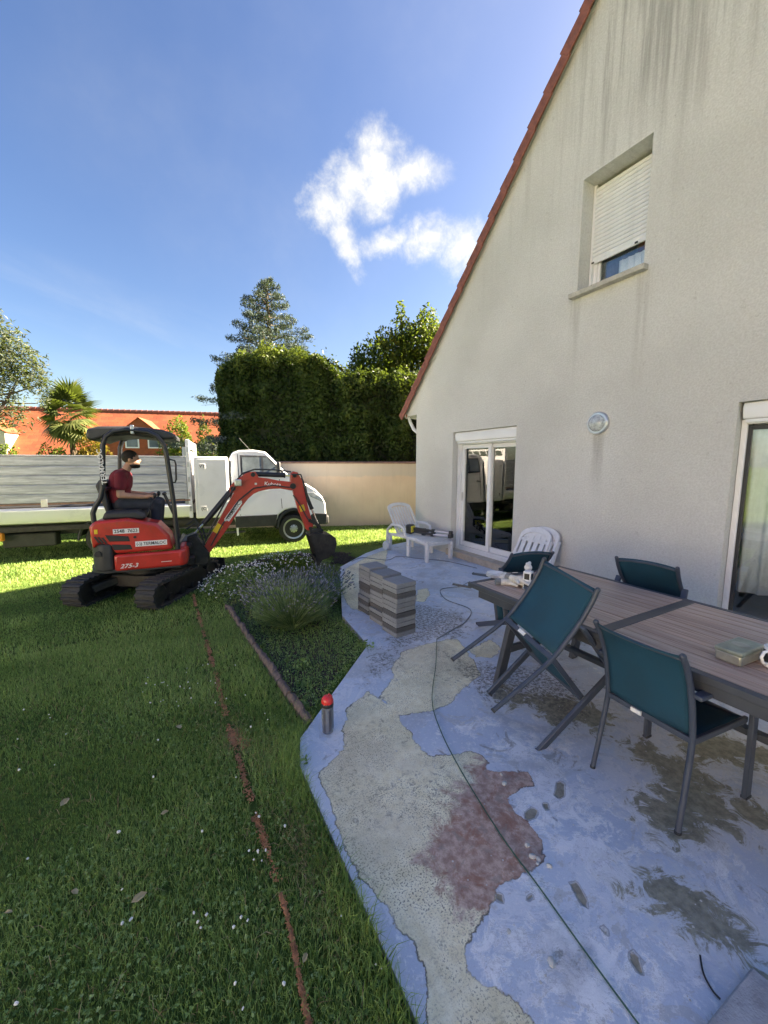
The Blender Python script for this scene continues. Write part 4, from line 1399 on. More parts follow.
def dormer(u, wd_, zb_, zt, zp, wins, wmat='cream_wall'):
    """gabled dormer centred at u along the house"""
    def yroof(z): return -(ZR - z) / (ZR - ZE) * RUN
    yf = yroof(zb_) - .05
    b = MB(); b.prism([(u - wd_ / 2, zb_ - .6), (u + wd_ / 2, zb_ - .6), (u + wd_ / 2, zt), (u, zp), (u - wd_ / 2, zt)], yf, yroof(zt) + .2, 'y')
    dm = b.build('dormer', M[wmat], nh, smooth=0)
    # its two roof slopes
    me = bpy.data.meshes.new('dormer_roof')
    ov = .15
    yb = yroof(zp)
    k = (zp - zt) / (wd_ / 2)
    zo = zt - k * ov
    vs = [(u, yf - .1, zp + .04), (u, yb, zp + .04), (u - wd_ / 2 - ov, yroof(zo), zo + .04), (u - wd_ / 2 - ov, yf - .1, zo + .04),
          (u + wd_ / 2 + ov, yroof(zo), zo + .04), (u + wd_ / 2 + ov, yf - .1, zo + .04)]
    me.from_pydata(vs, [], [(0, 1, 2, 3), (1, 0, 5, 4)])
    uv = me.uv_layers.new(name='UVMap')
    for i, l in enumerate(me.loops):
        v = vs[l.vertex_index]
        uv.data[i].uv = (v[1], abs(v[0] - u) * 1.35)
    me.materials.append(M['orange_roof'])
    r_ = bpy.data.objects.new('dormer_roof', me); COL.objects.link(r_); r_.parent = dm
    sol = r_.modifiers.new('thick', 'SOLIDIFY'); sol.thickness = .04
    for (du, w0, z0_, z1_) in wins:
        b = MB(); frame_xz(b, u + du - w0 / 2, u + du + w0 / 2, z0_, z1_, yf - .04, yf + .06, .09)
        wn = b.build('window', M['white_pvc'], dm)
        b = MB(); b.box(u + du - w0 / 2 + .08, u + du + w0 / 2 - .08, yf - .012, yf + .04, z0_ + .08, z1_ - .08); b.build('window_pane', M['sky_glass'], dm, smooth=0)
    return dm


def frame_xz(b, x0, x1, z0, z1, y0, y1, t):
    b.box(x0, x0 + t, y0, y1, z0, z1); b.box(x1 - t, x1, y0, y1, z0, z1)
    b.box(x0 + t, x1 - t, y0 + .002, y1 - .002, z0, z0 + t); b.box(x0 + t, x1 - t, y0 + .002, y1 - .002, z1 - t, z1)


M['hung_tile'] = pm('hung_tile', (.30, .075, .03), .85, var=.2, scale=3)
M['sky_glass'] = pm('window_glass_far', (.10, .13, .17), .08, var=.2, scale=1.5, bump=0, coat=.5)


def u_at(px_dir):
    """distance along the ridge hit by a horizontal direction"""
    D = np.array(px_dir)
    A2 = np.array([[D[0], -d_[0]], [D[1], -d_[1]]])
    s = np.linalg.solve(A2, P0)
    return s[1]


dormer(u_at((-9.574, 38.25)) - .4, 3.0, 2.5, 4.1, 5.1, [(.35, 1.1, 2.75, 3.95)])
dormer(u_at((-.95, 36.0)), 5.4, 2.6, 3.1, 5.3, [(-.55, .95, 3.0, 3.85), (1.0, .95, 3.0, 3.85)], 'hung_tile')
dormer(u_at((3.6, 33.6)) - .1, 2.2, 2.0, 3.3, 4.0, [(0, .9, 2.1, 3.1)])

# ------------------------------------------------------------------ house added out of view on the left to bounce sunlight into the shade
def added_house(name, loc, rz, L, Wd, he, hr, label, facade):
    h = empty(name, loc, rz, label, 'house')
    b = MB(); b.prism([(-Wd / 2, 0), (Wd / 2, 0), (Wd / 2, he), (0, hr), (-Wd / 2, he)], 0, L, 'y'); b.build('wall', facade, h, smooth=0)
    for s in (-1, 1):
        b = MB()
        b.prism([(0, hr + .05), (0, hr + .17), (s * (Wd / 2 + .4), he - .4 * (hr - he) / (Wd / 2) + .17), (s * (Wd / 2 + .4), he - .4 * (hr - he) / (Wd / 2) + .05)], -.3, L + .3, 'y')
        b.build('roof', M['roof_tile'], h, smooth=0)
    k = 0
    y = 1.6
    while y < L - 1.5:
        for z in (.9, 3.5):
            if z + 1.2 > he: continue
            b = MB(); b.box(Wd / 2 - .02, Wd / 2 + .03, y, y + 1.1, z, z + 1.3); wn = b.build('window', M['white_pvc'], h)
            b = MB(); b.box(Wd / 2, Wd / 2 + .04, y + .08, y + 1.02, z + .08, z + 1.22); b.build('pane', M['sky_glass'], wn, smooth=0)
        y += 3.2
    return h


added_house('neighbour_house', (-19.0, -15.0, G), 0, 17, 8, 5.2, 8.2, 'two-storey cream house added outside the frame on the left to bounce sunlight', pm('bounce_facade_cream', (.74, .71, .65), .9, var=.06, scale=1))
# ================================================================== truck
tk = empty('flatbed_truck', (2.315, 8.614, G), math.atan2(-.446, 3.855), 'white tipper truck with long grey drop side, toolbox and single cab, parked behind the excavator', 'truck')
TW = 2.0
# cab: side outline swept across the width, waist pinched at the roof
side = [(-1.20, .66), (-1.24, 1.90), (-1.19, 2.02), (-1.05, 2.075), (-.75, 2.09), (-.50, 2.05), (-.42, 1.98), (-.06, 1.58), (.05, 1.50), (.40, 1.33), (.60, 1.20), (.74, 1.04), (.82, .88), (.84, .62), (.80, .40), (.46, .36), (.44, .50), (.36, .66), (.22, .76), (.05, .79), (-.12, .76), (-.26, .66), (-.32, .5), (-.34, .42), (-1.16, .42)]


def cab_body():
    mb = MB()
    n = len(side)
    secs = []
    for y, ins, nose in ((0.05, .045, .10), (0.0, 0, .03), (.0, 0, .03), (.5, 0, 0), (1.0, 0, 0), (1.5, 0, 0), (TW, 0, .03), (TW - .05, .045, .10)):
        ring = []
        for (x, z) in side:
            yy_ = y
            k = max(0, (z - 1.45) / .65)
            if y < TW / 2: yy_ = y + .17 * k
            else: yy_ = y - .17 * k
            if abs(y - TW / 2) < .3: yy_ = y
            xx = x - (nose if x > .2 else nose * .3 * (1 if x > -.5 else 0))
            zz = z
            if ins:
                cx, cz = -.3, 1.1
                xx = xx + (cx - xx) * ins * .6; zz = zz + (cz - zz) * ins
            ring.append((xx, yy_, zz))
        secs.append(ring)
    secs = [secs[1]] + secs[3:6] + [secs[6]]
    vs = [p for r_ in secs for p in r_]
    fs = [tuple(range(n - 1, -1, -1)), tuple(range((len(secs) - 1) * n, len(secs) * n))]
    for s in range(len(secs) - 1):
        for i in range(n):
            j = (i + 1) % n
            fs.append((s * n + i, s * n + j, (s + 1) * n + j, (s + 1) * n + i))
    mb.add(vs, fs)
    return mb.build('cab', M['truck_white'], tk, bevel=.035, smooth=38, seg=3)


cabo = cab_body()


def sidey(z): return .17 * max(0, (z - 1.45) / .65)


def side_panel(name, pts, th, mat, parent, bevel=.0, dy=0.0):
    """flat outline (x,z) that follows the lean of the cab side"""
    mb = MB(); n = len(pts)
    vs = [(x, sidey(z) - th - dy, z) for x, z in pts] + [(x, sidey(z) + .01, z) for x, z in pts]
    mb.add(vs, [tuple(range(n)), tuple(range(2 * n - 1, n - 1, -1))] + [(i, (i + 1) % n, n + (i + 1) % n, n + i) for i in range(n)])
    return mb.build(name, mat, parent, bevel=bevel)


# side window with dark rubber surround
side_panel('window_surround', [(-1.03, 1.55), (-1.03, 1.97), (-.50, 1.96), (-.42, 1.90), (-.10, 1.56), (-.14, 1.51)], .004, M['black_plastic'], tk)
side_panel('side_window', [(-.99, 1.59), (-.99, 1.925), (-.60, 1.925), (-.60, 1.585)], .009, M['glass_mid'] if 'glass_mid' in M else pm('glass_mid', (.16, .19, .19), .06, var=.35, scale=3, bump=0, coat=.6), tk)
side_panel('side_window', [(-.56, 1.58), (-.56, 1.925), (-.47, 1.915), (-.15, 1.56)], .009, pm('glass_mid2', (.10, .12, .12), .06, var=.35, scale=3, bump=0, coat=.6), tk)
side_panel('wind_deflector', [(-.60, 1.55), (-.60, 1.95), (-.56, 1.95), (-.56, 1.55)], .014, M['black_plastic'], tk)
side_panel('door_seam', [(-1.075, .68), (-1.085, 1.99), (-1.072, 1.99), (-1.062, .68)], .003, M['under_truck'], tk)
side_panel('door_seam', [(-.20, .80), (-.24, 1.45), (-.228, 1.45), (-.188, .80)], .003, M['under_truck'], tk)
side_panel('door_crease', [(-1.05, 1.17), (-.25, 1.20), (-.25, 1.215), (-1.05, 1.185)], .006, M['truck_white'], tk, bevel=.003)
side_panel('door_handle', [(-1.0, 1.27), (-.84, 1.28), (-.84, 1.315), (-1.0, 1.305)], .03, M['black_plastic'], tk, bevel=.008)
side_panel('sill_trim', [(-1.18, .42), (-1.18, .665), (-.30, .67), (-.34, .42)], .012, M['under_truck'], tk, bevel=.01)
side_panel('lower_trim', [(.44, .385), (.44, .62), (.50, .66), (.82, .64), (.80, .40)], .012, M['dark_panel'], tk, bevel=.02)
# wheel arch lip
b = MB(); b.tube([(.06 + .36 * math.cos(R(a)), .02, .38 + .385 * math.sin(R(a))) for a in range(0, 181, 15)], .035, 6); b.build('wheel_arch', M['black_plastic'], tk, smooth=60)
b = MB(); b.prism([(x - .003, z) for x, z in [(-.30, .3), (-.32, .6), (-.1, .78), (.1, .80), (.35, .7), (.42, .3)]], .25, .30, 'y'); b.build('wheel_well', M['under_truck'], tk)
# windscreen, bonnet line, grille, bumper
mb = MB()
vs = [(-.405, .16, 1.955), (-.405, TW - .16, 1.955), (-.075, TW - .07, 1.605), (-.075, .07, 1.605)]
nn_ = (.035, 0, .035)
mb.add([tuple(np.array(v) + np.array((.012, 0, .012))) for v in vs] + [tuple(np.array(v) - np.array((.02, 0, .02))) for v in vs], [(0, 1, 2, 3), (7, 6, 5, 4), (0, 4, 5, 1), (1, 5, 6, 2), (2, 6, 7, 3), (3, 7, 4, 0)])
mb.build('windscreen', pm('windscreen_glass', (.14, .17, .18), .05, var=.3, scale=2, bump=0, coat=.6), tk)
b = MB(); b.box(.815, .845, .35, TW - .35, .95, 1.02); b.box(.825, .86, .35, TW - .35, .72, .90); b.build('grille', M['black_plastic'], tk, bevel=.01)
b = MB(); b.box(.70, .88, .02, TW - .02, .38, .60); b.build('bumper', M['dark_panel'], tk, bevel=.05, seg=3)
for yy_, s in ((.0, 1), (TW, -1)):
    b = MB()
    o_ = [(.36, 1.13), (.50, 1.155), (.70, 1.02), (.76, .90), (.66, .94), (.45, 1.04)]
    n = 6
    vs = [(x, yy_ - s * .010, z) for x, z in o_] + [(x + .06, yy_ + s * .24, z + .01) for x, z in o_]
    b.add(vs, [tuple(range(n)), tuple(range(2 * n - 1, n - 1, -1))] + [(i, (i + 1) % n, n + (i + 1) % n, n + i) for i in range(n)])
    b.build('headlight', M['headlight'], tk, bevel=.012)
b = MB(); b.lathe([(.05, -.02), (.05, .0), (.03, .006)], c=(.74, .018, .52), axis='y', n=14); b.build('fog_lamp', M['headlight'], tk)
# mirror
for yy_, s in ((0, -1), (TW, 1)):
    b = MB(); b.box(-.30, -.22, yy_ + s * .12 - .07, yy_ + s * .12 + .07, 1.50, 1.83); mo = b.build('mirror', M['black_plastic'], tk, bevel=.03)
    b = MB(); b.tube([(-.24, yy_ + s * -.02, 1.60), (-.26, yy_ + s * .09, 1.58)], .018, 6); b.tube([(-.24, yy_ + s * -.06, 1.75), (-.26, yy_ + s * .09, 1.75)], .018, 6); b.build('mirror_arm', M['black_plastic'], mo)
b = MB(); b.tube([(-.80, .35, 2.08), (-1.02, .35, 2.34)], .006, 5); b.build('aerial', M['black_plastic'], tk)


def wheel(x, y, s, rad, w_, dual=False):
    wv_ = empty_part('wheel', (x, y, rad), tk)
    b = MB(); b.lathe([(rad * .70, 0), (rad * .93, .0), (rad, .025), (rad, w_ - .025), (rad * .93, w_), (rad * .70, w_)], axis='y', n=36); b.build('tyre', M['tyre'], wv_, bevel=.008)
    b = MB(); b.lathe([(rad * .74, .006), (rad * .72, -.008), (rad * .62, .0), (rad * .58, .04), (rad * .30, .03), (rad * .27, -.012), (rad * .17, -.02), (rad * .05, -.02)], axis='y', n=32); b.build('rim', M['silver'], wv_, smooth=30)
    for k in range(8):
        a = 2 * math.pi * k / 8
        b = MB(); b.lathe([(rad * .055, .026), (rad * .055, .034 - .02)], c=(rad * .44 * math.cos(a), 0.0, rad * .44 * math.sin(a)), axis='y', n=10); b.build('rim_hole', M['decal_black'], wv_)
    b = MB()
    for k in range(8):
        a = 2 * math.pi * (k + .5) / 8
        b.lathe([(.012, .02), (.012, -.02)], c=(rad * .235 * math.cos(a), 0, rad * .235 * math.sin(a)), axis='y', n=6)
    o = b.build('wheel_nut', M['chrome'], wv_); o['kind'] = 'stuff'
    if s < 0:
        for c_ in wv_.children: c_.scale = (1, -1, 1)
    return wv_


def empty_part(name, loc, parent):
    o = bpy.data.objects.new(name, None)
    COL.objects.link(o); o.location = loc; o.parent = parent; o.empty_display_size = .1
    return o


wheel(.055, .03, 1, .325, .2)
wheel(.055, TW - .03, -1, .325, .2)
wheel(-3.56, .12, 1, .325, .2)
wheel(-3.56, TW - .12, -1, .325, .2)
b = MB(); b.tube([(-3.56 + .42 * math.cos(R(a)), .10, .33 + .42 * math.sin(R(a))) for a in range(0, 181, 15)], .022, 6); b.build('mudguard', M['black_plastic'], tk, smooth=60)
b = MB(); b.prism([(-3.56 + .42 * math.cos(R(a)), .33 + .42 * math.sin(R(a))) for a in range(10, 171, 15)] + [(-3.56 + .39 * math.cos(R(a)), .33 + .39 * math.sin(R(a))) for a in range(170, 9, -15)], .10, .5, 'y'); b.build('mudguard', M['black_plastic'], tk, smooth=60)
# chassis
b = MB()
for yy_ in (.45, 1.45): b.box(-6.3, -.6, yy_, yy_ + .08, .42, .62)
for xx in (-6.2, -5.2, -4.5, -3.3, -2.4, -1.5): b.box(xx, xx + .08, .53, 1.45, .45, .58)
b.build('chassis', M['under_truck'], tk)
b = MB(); b.tube([(-3.56, .25, .33), (-3.56, TW - .25, .33)], .06, 8); b.tube([(.055, .2, .33), (.055, 1.8, .33)], .05, 8); b.build('axle', M['under_truck'], tk)
b = MB(); b.box(-5.15, -4.35, .20, .44, .24, .50); b.build('fuel_tank', M['under_truck'], tk, bevel=.03)
b = MB(); b.box(-3.3, -2.35, .24, .44, .26, .46); b.build('storage_locker', M['under_truck'], tk, bevel=.02)
b = MB(); b.box(-5.9, -2.0, .06, .10, .545, .64); b.build('side_rail', M['steel_dark'], tk, bevel=.008)
b = MB(); b.box(-2.30, -.98, .02, .05, .30, .345); b.build('side_guard', M['dark_panel'], tk, bevel=.006)
b = MB(); b.box(-1.16, -1.12, .0, .04, .25, .68); b.build('guard_post', M['truck_white'], tk)
b = MB(); b.box(-5.22, -5.06, .02, .12, .40, .55); b.build('side_lamp', M['reflector'], tk, bevel=.015)
# tipping body: lower skirt, floor, drop side made of planks
BX0, BX1 = -6.4, -2.02
b = MB(); b.prism([(.0, .98), (-.03, .94), (-.005, .77), (.05, .70), (.20, .66), (.20, .98)], BX0, BX1 + .02, 'x'); b.build('bed_skirt', M['truck_white'], tk, bevel=.012)
b = MB(); b.box(BX0, BX1, .03, TW - .03, .90, 1.0); b.build('bed_floor', M['steel_dark'], tk)
b = MB(); b.box(BX0, BX1, -.022, .01, 1.035, 1.065); b.build('hinge_rail', M['coping'], tk)
pz = [1.07, 1.235, 1.405, 1.575, 1.745]
for yy_ in (-.012, TW - .012):
    for k, z in enumerate(pz):
        b = MB(); h_ = .163 if k < 4 else .165
        b.prism([(yy_, z + .004), (yy_ - .008, z + .012), (yy_ - .008, z + h_ - .010), (yy_, z + h_), (yy_ + .026, z + h_), (yy_ + .026, z + .004)], BX0, BX1 - .05, 'x')
        b.build('side_board', M['alu'], tk, smooth=0)
b = MB(); b.box(BX0, BX1 - .04, -.024, .024, 1.912, 1.935); b.build('top_rail', M['alu'], tk, bevel=.004)
b = MB(); b.box(BX0, BX1 - .04, TW - .03, TW + .018, 1.912, 1.935); b.build('top_rail', M['alu'], tk, bevel=.004)
for xx in (-3.1, -4.4, -5.6):
    b = MB(); b.box(xx - .05, xx + .05, -.034, -.020, 1.0, 1.14); b.build('hinge', M['silver'], tk, bevel=.004)
# front bulkhead and its posts
for yy_ in (-.02, TW - .08):
    b = MB(); b.box(-2.055, -1.985, yy_, yy_ + .09, .68, 2.27); b.build('bulkhead_post', M['truck_white'], tk, bevel=.008)
b = MB(); b.box(-2.115, -2.062, -.015, .05, .95, 2.12); b.build('corner_post', M['silver'], tk, bevel=.006)
b = MB(); b.box(-2.03, -2.0, .07, TW - .08, 1.0, 2.05); b.build('bulkhead', M['truck_white'], tk)
for k in range(7):
    b = MB(); b.bar((-2.02, .07 + k * .28, 2.10), (-2.02, .07 + k * .28 + .10, 2.26), .03, .03); b.build('bulkhead_bar', M['truck_white'], tk)
b = MB(); b.bar((-2.02, .05, 2.24), (-2.02, TW - .08, 2.24), .05, .05); b.build('bulkhead_bar', M['truck_white'], tk)
for zz in (.82, 1.12, 1.42, 1.72, 2.02):
    b = MB(); b.box(-2.04, -2.0, -.032, -.021, zz, zz + .10); b.build('post_latch', M['silver'], tk)
# toolbox
b = MB(); b.box(-1.93, -1.27, -.02, .62, .66, 1.93); tb = b.build('toolbox', M['truck_white'], tk, bevel=.03, seg=3)
b = MB(); b.box(-1.86, -1.31, -.030, -.012, .71, 1.88); td = b.build('toolbox_door', M['truck_white'], tb, bevel=.010)
for zz in (1.73, .86):
    b = MB(); b.box(-1.83, -1.71, -.036, -.029, zz - .055, zz + .055); b.build('lock_plate', M['decal_white'], tb, bevel=.003)
text_obj('lettering', 'VT', .085, M['decal_black'], tb, side_M(-1.77, -.0375, 1.73))
text_obj('lettering', '(C', .085, M['decal_black'], tb, side_M(-1.78, -.0375, .86))
b = MB(); b.box(-1.26, -1.225, .10, TW - .1, .75, 1.85); b.build('cab_gap_panel', M['black_plastic'], tk)

# ================================================================== excavator
EXL = (-.35, 6.2, G)
ex = empty('mini_excavator', EXL, R(-5.6), 'red compact excavator on black rubber tracks with black canopy and folded-out arm', 'excavator')
th = R(61.1)
du = np.array((math.cos(th), math.sin(th))); dn = np.array((math.sin(th), -math.cos(th)))


def track(off):
    c = dn * off
    L = 1.50; H_ = .335; r_ = H_ / 2; w_ = .24
    # path of the belt in the (u,z) plane
    pts = []
    hs = L / 2 - r_
    for k in range(13):
        a = math.pi / 2 + math.pi * k / 12
        pts.append((-hs + r_ * math.cos(a), r_ + r_ * math.sin(a)))
    for k in range(13):
        a = -math.pi / 2 + math.pi * k / 12
        pts.append((hs + r_ * math.cos(a), r_ + r_ * .92 * math.sin(a)))
    mt = Matrix(((du[0], dn[0], 0, c[0]), (du[1], dn[1], 0, c[1]), (0, 0, 1, 0), (0, 0, 0, 1)))
    tr_ = empty_part('track', (0, 0, 0), ex); tr_.matrix_local = mt
    b = MB()
    n = len(pts)
    inn = []
    for (x, z) in pts:
        cx = max(-hs, min(hs, x)); d = np.array((x - cx, z - r_)); l = np.linalg.norm(d); d = d / l * (l - .035)
        inn.append((cx + d[0], r_ + d[1]))
    vs = [(x, -w_ / 2, z) for x, z in pts] + [(x, w_ / 2, z) for x, z in pts] + [(x, -w_ / 2, z) for x, z in inn] + [(x, w_ / 2, z) for x, z in inn]
    fs = []
    for i in range(n):
        j = (i + 1) % n
        fs += [(i, j, n + j, n + i), (2 * n + i, 3 * n + i, 3 * n + j, 2 * n + j), (i, 2 * n + i, 2 * n + j, j), (n + i, n + j, 3 * n + j, 3 * n + i)]
    b.add(vs, fs)
    b.build('rubber_belt', M['rubber'], tr_)
    # lugs around the belt
    per = 4 * hs + 2 * math.pi * r_
    nl = 44
    lug0 = None
    for k in range(nl):
        s_ = per * k / nl
        if s_ < 2 * hs: x, z, a = -hs + s_, 0.0, -math.pi / 2
        elif s_ < 2 * hs + math.pi * r_:
            a = -math.pi / 2 + (s_ - 2 * hs) / r_; x, z = hs + r_ * math.cos(a), r_ + r_ * math.sin(a)
        elif s_ < 4 * hs + math.pi * r_: x, z, a = hs - (s_ - 2 * hs - math.pi * r_), 2 * r_, math.pi / 2
        else:
            a = math.pi / 2 + (s_ - 4 * hs - math.pi * r_) / r_; x, z = -hs + r_ * math.cos(a), r_ + r_ * math.sin(a)
        if lug0 is None:
            q = MB(); q.box(-.012, .018, -w_ / 2 - .004, w_ / 2 + .004, -.018, .018); q.v = [(v[0], v[1], v[2]) for v in q.v]
            o = lug0 = q.build('lug', M['rubber'], tr_, bevel=.004)
        else:
            o = lug0.copy(); COL.objects.link(o)
        o.location = (x, 0, z); o.rotation_euler = (0, -a, 0)
    q = MB(); q.prism([(-hs * .92, .07), (-hs * .92, .16), (-hs * .6, .28), (hs * .6, .28), (hs * .92, .16), (hs * .92, .07)], -.07, .07, 'y'); q.build('track_frame', M['steel_dark'], tr_, bevel=.01)
    q = MB(); q.box(-hs * .55, hs * .62, -.092, -.071, .10, .25); q.build('side_plate', pm('dusty_steel', (.17, .14, .11), .8, var=.3, scale=9, dirt=.6), tr_, bevel=.008)
    for x_, rr, nm in ((-hs, .135, 'sprocket'), (hs, .13, 'idler')):
        q = MB(); q.lathe([(.04, -.10), (.07, -.10), (.085, -.085), (rr - .02, -.085), (rr, -.07), (rr, .07), (rr - .02, .085), (.04, .085)], c=(x_, 0, r_), axis='y', n=22); q.build(nm, M['steel_dark'], tr_)
    for k in range(4):
        q = MB(); q.lathe([(.03, -.095), (.055, -.095), (.055, .095), (.03, .095)], c=(-.38 + .25 * k, 0, .075), axis='y', n=12); q.build('roller', M['steel_dark'], tr_)


track(.49)
track(-.49)
# carbody between the tracks, arms, slew ring, blade
mt = Matrix(((du[0], dn[0], 0, 0), (du[1], dn[1], 0, 0), (0, 0, 1, 0), (0, 0, 0, 1)))
b = MB(); b.M = mt
b.box(-.32, .36, -.30, .30, .16, .32)
b.bar((-.28, -.25, .25), (-.5, -.42, .18), .12, .10); b.bar((-.28, .25, .25), (-.5, .42, .18), .12, .10)
b.bar((.28, -.25, .25), (.5, -.42, .18), .12, .10); b.bar((.28, .25, .25), (.5, .42, .18), .12, .10)
b.build('carbody', M['steel_dark'], ex, bevel=.015)
b = MB(); b.lathe([(.27, .32), (.27, .43), (.24, .43)], n=28); b.build('slew_ring', M['steel_dark'], ex)
b = MB(); b.M = mt
b.prism([(.90, .02), (.93, .02), (.965, .14), (.93, .28), (.90, .28), (.93, .14)], -.60, .60, 'y')
bl_ = b.build('dozer_blade', M['steel_dark'], ex, bevel=.006)
b = MB(); b.M = mt; b.bar((.3, -.2, .22), (.92, -.2, .15), .07, .08); b.bar((.3, .2, .22), (.92, .2, .15), .07, .08); b.build('blade_arm', M['steel_dark'], ex)
# upper structure
b = MB()
plan = [(.44, -.50), (.50, -.44), (.52, -.25), (.52, .30), (.44, .48), (-.2, .5), (-.45, .46), (-.6, .2), (-.62, -.1), (-.56, -.34), (-.40, -.50)]
b.prism(plan, .425, .47, 'z'); b.build('floor_plate', M['dark_panel'], ex, bevel=.008)
b = MB(); b.prism([(.46, -.515), (.52, -.45), (.525, -.12), (.40, -.12), (.40, -.42), (-.29, -.42), (-.29, -.515)], .445, .655, 'z'); b.build('side_skirt', M['red_paint'], ex, bevel=.03, seg=3)
b = MB(); b.prism([(-.50, .74), (-.52, 1.02), (-.46, 1.085), (-.12, 1.105), (.20, 1.02), (.33, .86), (.36, .67), (-.27, .665), (-.32, .77), (-.42, .81)], -.505, -.10, 'y'); hood = b.build('engine_hood', M['red_paint'], ex, bevel=.035, seg=3)
b = MB(); b.prism([(-.56, .70), (-.55, 1.00), (-.47, 1.08), (-.22, 1.09), (-.22, .70)], -.10, .42, 'y'); b.build('rear_hood', M['red_paint'], ex, bevel=.035, seg=3)
b = MB(); b.prism([(-.55, -.30), (-.505, -.44), (-.42, -.512), (-.295, -.512), (-.295, .45), (-.46, .42), (-.60, .15), (-.60, -.1)], .445, .80, 'z')
cw = b.build('counterweight', M['dark_panel'], ex, bevel=.035, seg=3)
b = MB(); b.lathe([(.032, -.524), (.036, -.524), (.036, -.50)], c=(-.445, 0, .68), axis='y', n=16); b.build('exhaust_hole', M['decal_black'], cw)
b = MB(); b.prism([(-.36, .912), (-.12, .880), (-.105, .815), (-.32, .828)], -.512, -.50, 'y'); b.build('vent', M['decal_black'], hood, bevel=.004)
b = MB(); b.prism([(-.305, .790), (-.105, .770), (-.085, .712), (-.28, .715)], -.512, -.50, 'y'); b.build('vent', M['decal_black'], hood, bevel=.004)
for k in range(3):
    b = MB(); b.prism([(-.475 + k * .038, .90 - k * .008), (-.455 + k * .038, .90 - k * .008), (-.415 + k * .038, .82 - k * .008), (-.435 + k * .038, .82 - k * .008)], -.512, -.50, 'y'); b.build('vent', M['decal_black'], hood)
b = MB(); b.lathe([(.016, -.512), (.016, -.50)], c=(-.05, 0, .865), axis='y', n=12); b.build('lock', M['decal_black'], hood)
b = MB(); b.box(-.275, .0, -.511, -.503, .918, .978); b.build('number_plate', M['decal_white'], hood)
text_obj('lettering', '2548  7623', .058, M['decal_black'], hood, side_M(-.138, -.512, .948), sx=.95)
b = MB(); b.box(-.05, .30, -.511, -.503, .742, .808); b.build('name_plate', M['decal_white'], hood)
text_obj('lettering', '(-)) TERMALOC', .052, M['decal_black'], hood, side_M(.125, -.512, .775), sx=.93)
b = MB(); b.box(-.465, -.43, -.511, -.503, .93, .985); b.build('warning_label', M['decal_yellow'], hood)
b = MB(); b.box(-.512, -.50, -.44, -.30, .80, .95); b.build('warning_label', M['decal_yellow'], hood)
text_obj('lettering', '275-3', .075, M['decal_white'], ex, side_M(-.135, -.5175, .505), sx=1.1, shear=.35)
b = MB(); b.box(.22, .34, -.5175, -.5135, .520, .527); b.build('trim_line', M['decal_white'], ex)
# floor well, seat, levers
b = MB(); b.box(-.22, .50, -.09, .42, .66, .70); b.build('foot_plate', M['dark_panel'], ex, bevel=.006)
b = MB(); b.box(.38, .50, -.42, .42, .47, .69); b.build('front_panel', M['red_paint'], ex, bevel=.02)
b = MB(); b.prism([(-.40, 1.09), (-.36, 1.19), (-.02, 1.19), (.06, 1.13), (.06, 1.07), (-.12, 1.09)], -.44, -.16, 'y'); b.build('side_console', M['black_plastic'], ex, bevel=.03)
b = MB(); b.prism([(-.38, 1.09), (-.34, 1.18), (-.02, 1.18), (.04, 1.12), (.04, .72), (-.2, .72)], .20, .42, 'y'); b.build('side_console', M['black_plastic'], ex, bevel=.03)
b = MB(); b.box(-.42, .02, -.155, .19, 1.05, 1.16); st_ = b.build('seat', M['black_plastic'], ex, bevel=.04, seg=3)
b = MB(); b.prism([(-.40, 1.12), (-.50, 1.50), (-.45, 1.58), (-.40, 1.56), (-.36, 1.14)], -.17, .20, 'y'); b.build('seat_back', M['black_plastic'], ex, bevel=.035, seg=3)
for yy_, x0 in ((-.30, .10), (.30, .10)):
    b = MB(); b.tube([(x0 - .03, yy_, 1.15), (x0 + .02, yy_ * .8, 1.24), (x0 + .05, yy_ * .66, 1.33)], .010, 6); b.ball((x0 + .055, yy_ * .65, 1.36), .024, 8, 6, (1, 1, 1.5)); b.build('joystick', M['black_tube'], ex)
for yy_ in (.05, .16):
    b = MB(); b.tube([(.40, yy_, .70), (.36, yy_, 1.0), (.24, yy_, 1.34)], .013, 6); b.ball((.235, yy_, 1.36), .024, 8, 6); b.build('travel_lever', M['black_tube'], ex)
# four-post canopy
for yy_ in (-.45,):
    b = MB()
    b.tube([(-.47, yy_, 1.06), (-.475, yy_, 1.18), (-.44, yy_, 1.27), (-.385, yy_, 1.36), (-.355, yy_, 1.48), (-.315, yy_, 2.00), (-.28, yy_, 2.10), (-.20, yy_, 2.165), (-.06, yy_, 2.19), (.16, yy_, 2.17), (.26, yy_, 2.12), (.325, yy_, 2.03), (.35, yy_, 1.92), (.40, yy_, 1.26), (.415, yy_, .66)], .029, 10)
    b.build('canopy_post', M['black_tube'], ex, smooth=60)
b = MB(); b.tube([(-.47, .45, 1.06), (-.475, .45, 1.18), (-.44, .45, 1.27), (-.385, .45, 1.36), (-.355, .45, 1.48), (-.315, .45, 2.00), (-.28, .45, 2.10), (-.20, .45, 2.15)], .029, 10); b.build('canopy_post', M['black_tube'], ex, smooth=60)
b = MB(); b.tube([(-.36, -.45, 1.46), (-.36, .45, 1.46)], .024, 8); b.tube([(.415, -.45, .70), (.415, .45, .70)], .024, 8); b.build('cross_bar', M['black_tube'], ex)
b = MB()
b.prism([(-.47, 2.06), (-.49, 2.10), (-.475, 2.19), (-.36, 2.225), (-.05, 2.24), (.30, 2.215), (.44, 2.17), (.46, 2.10), (.34, 2.085), (-.05, 2.13), (-.30, 2.10), (-.42, 2.05)], -.42, .42, 'y')
b.build('canopy_roof', M['black_plastic'], ex, bevel=.03, seg=3)
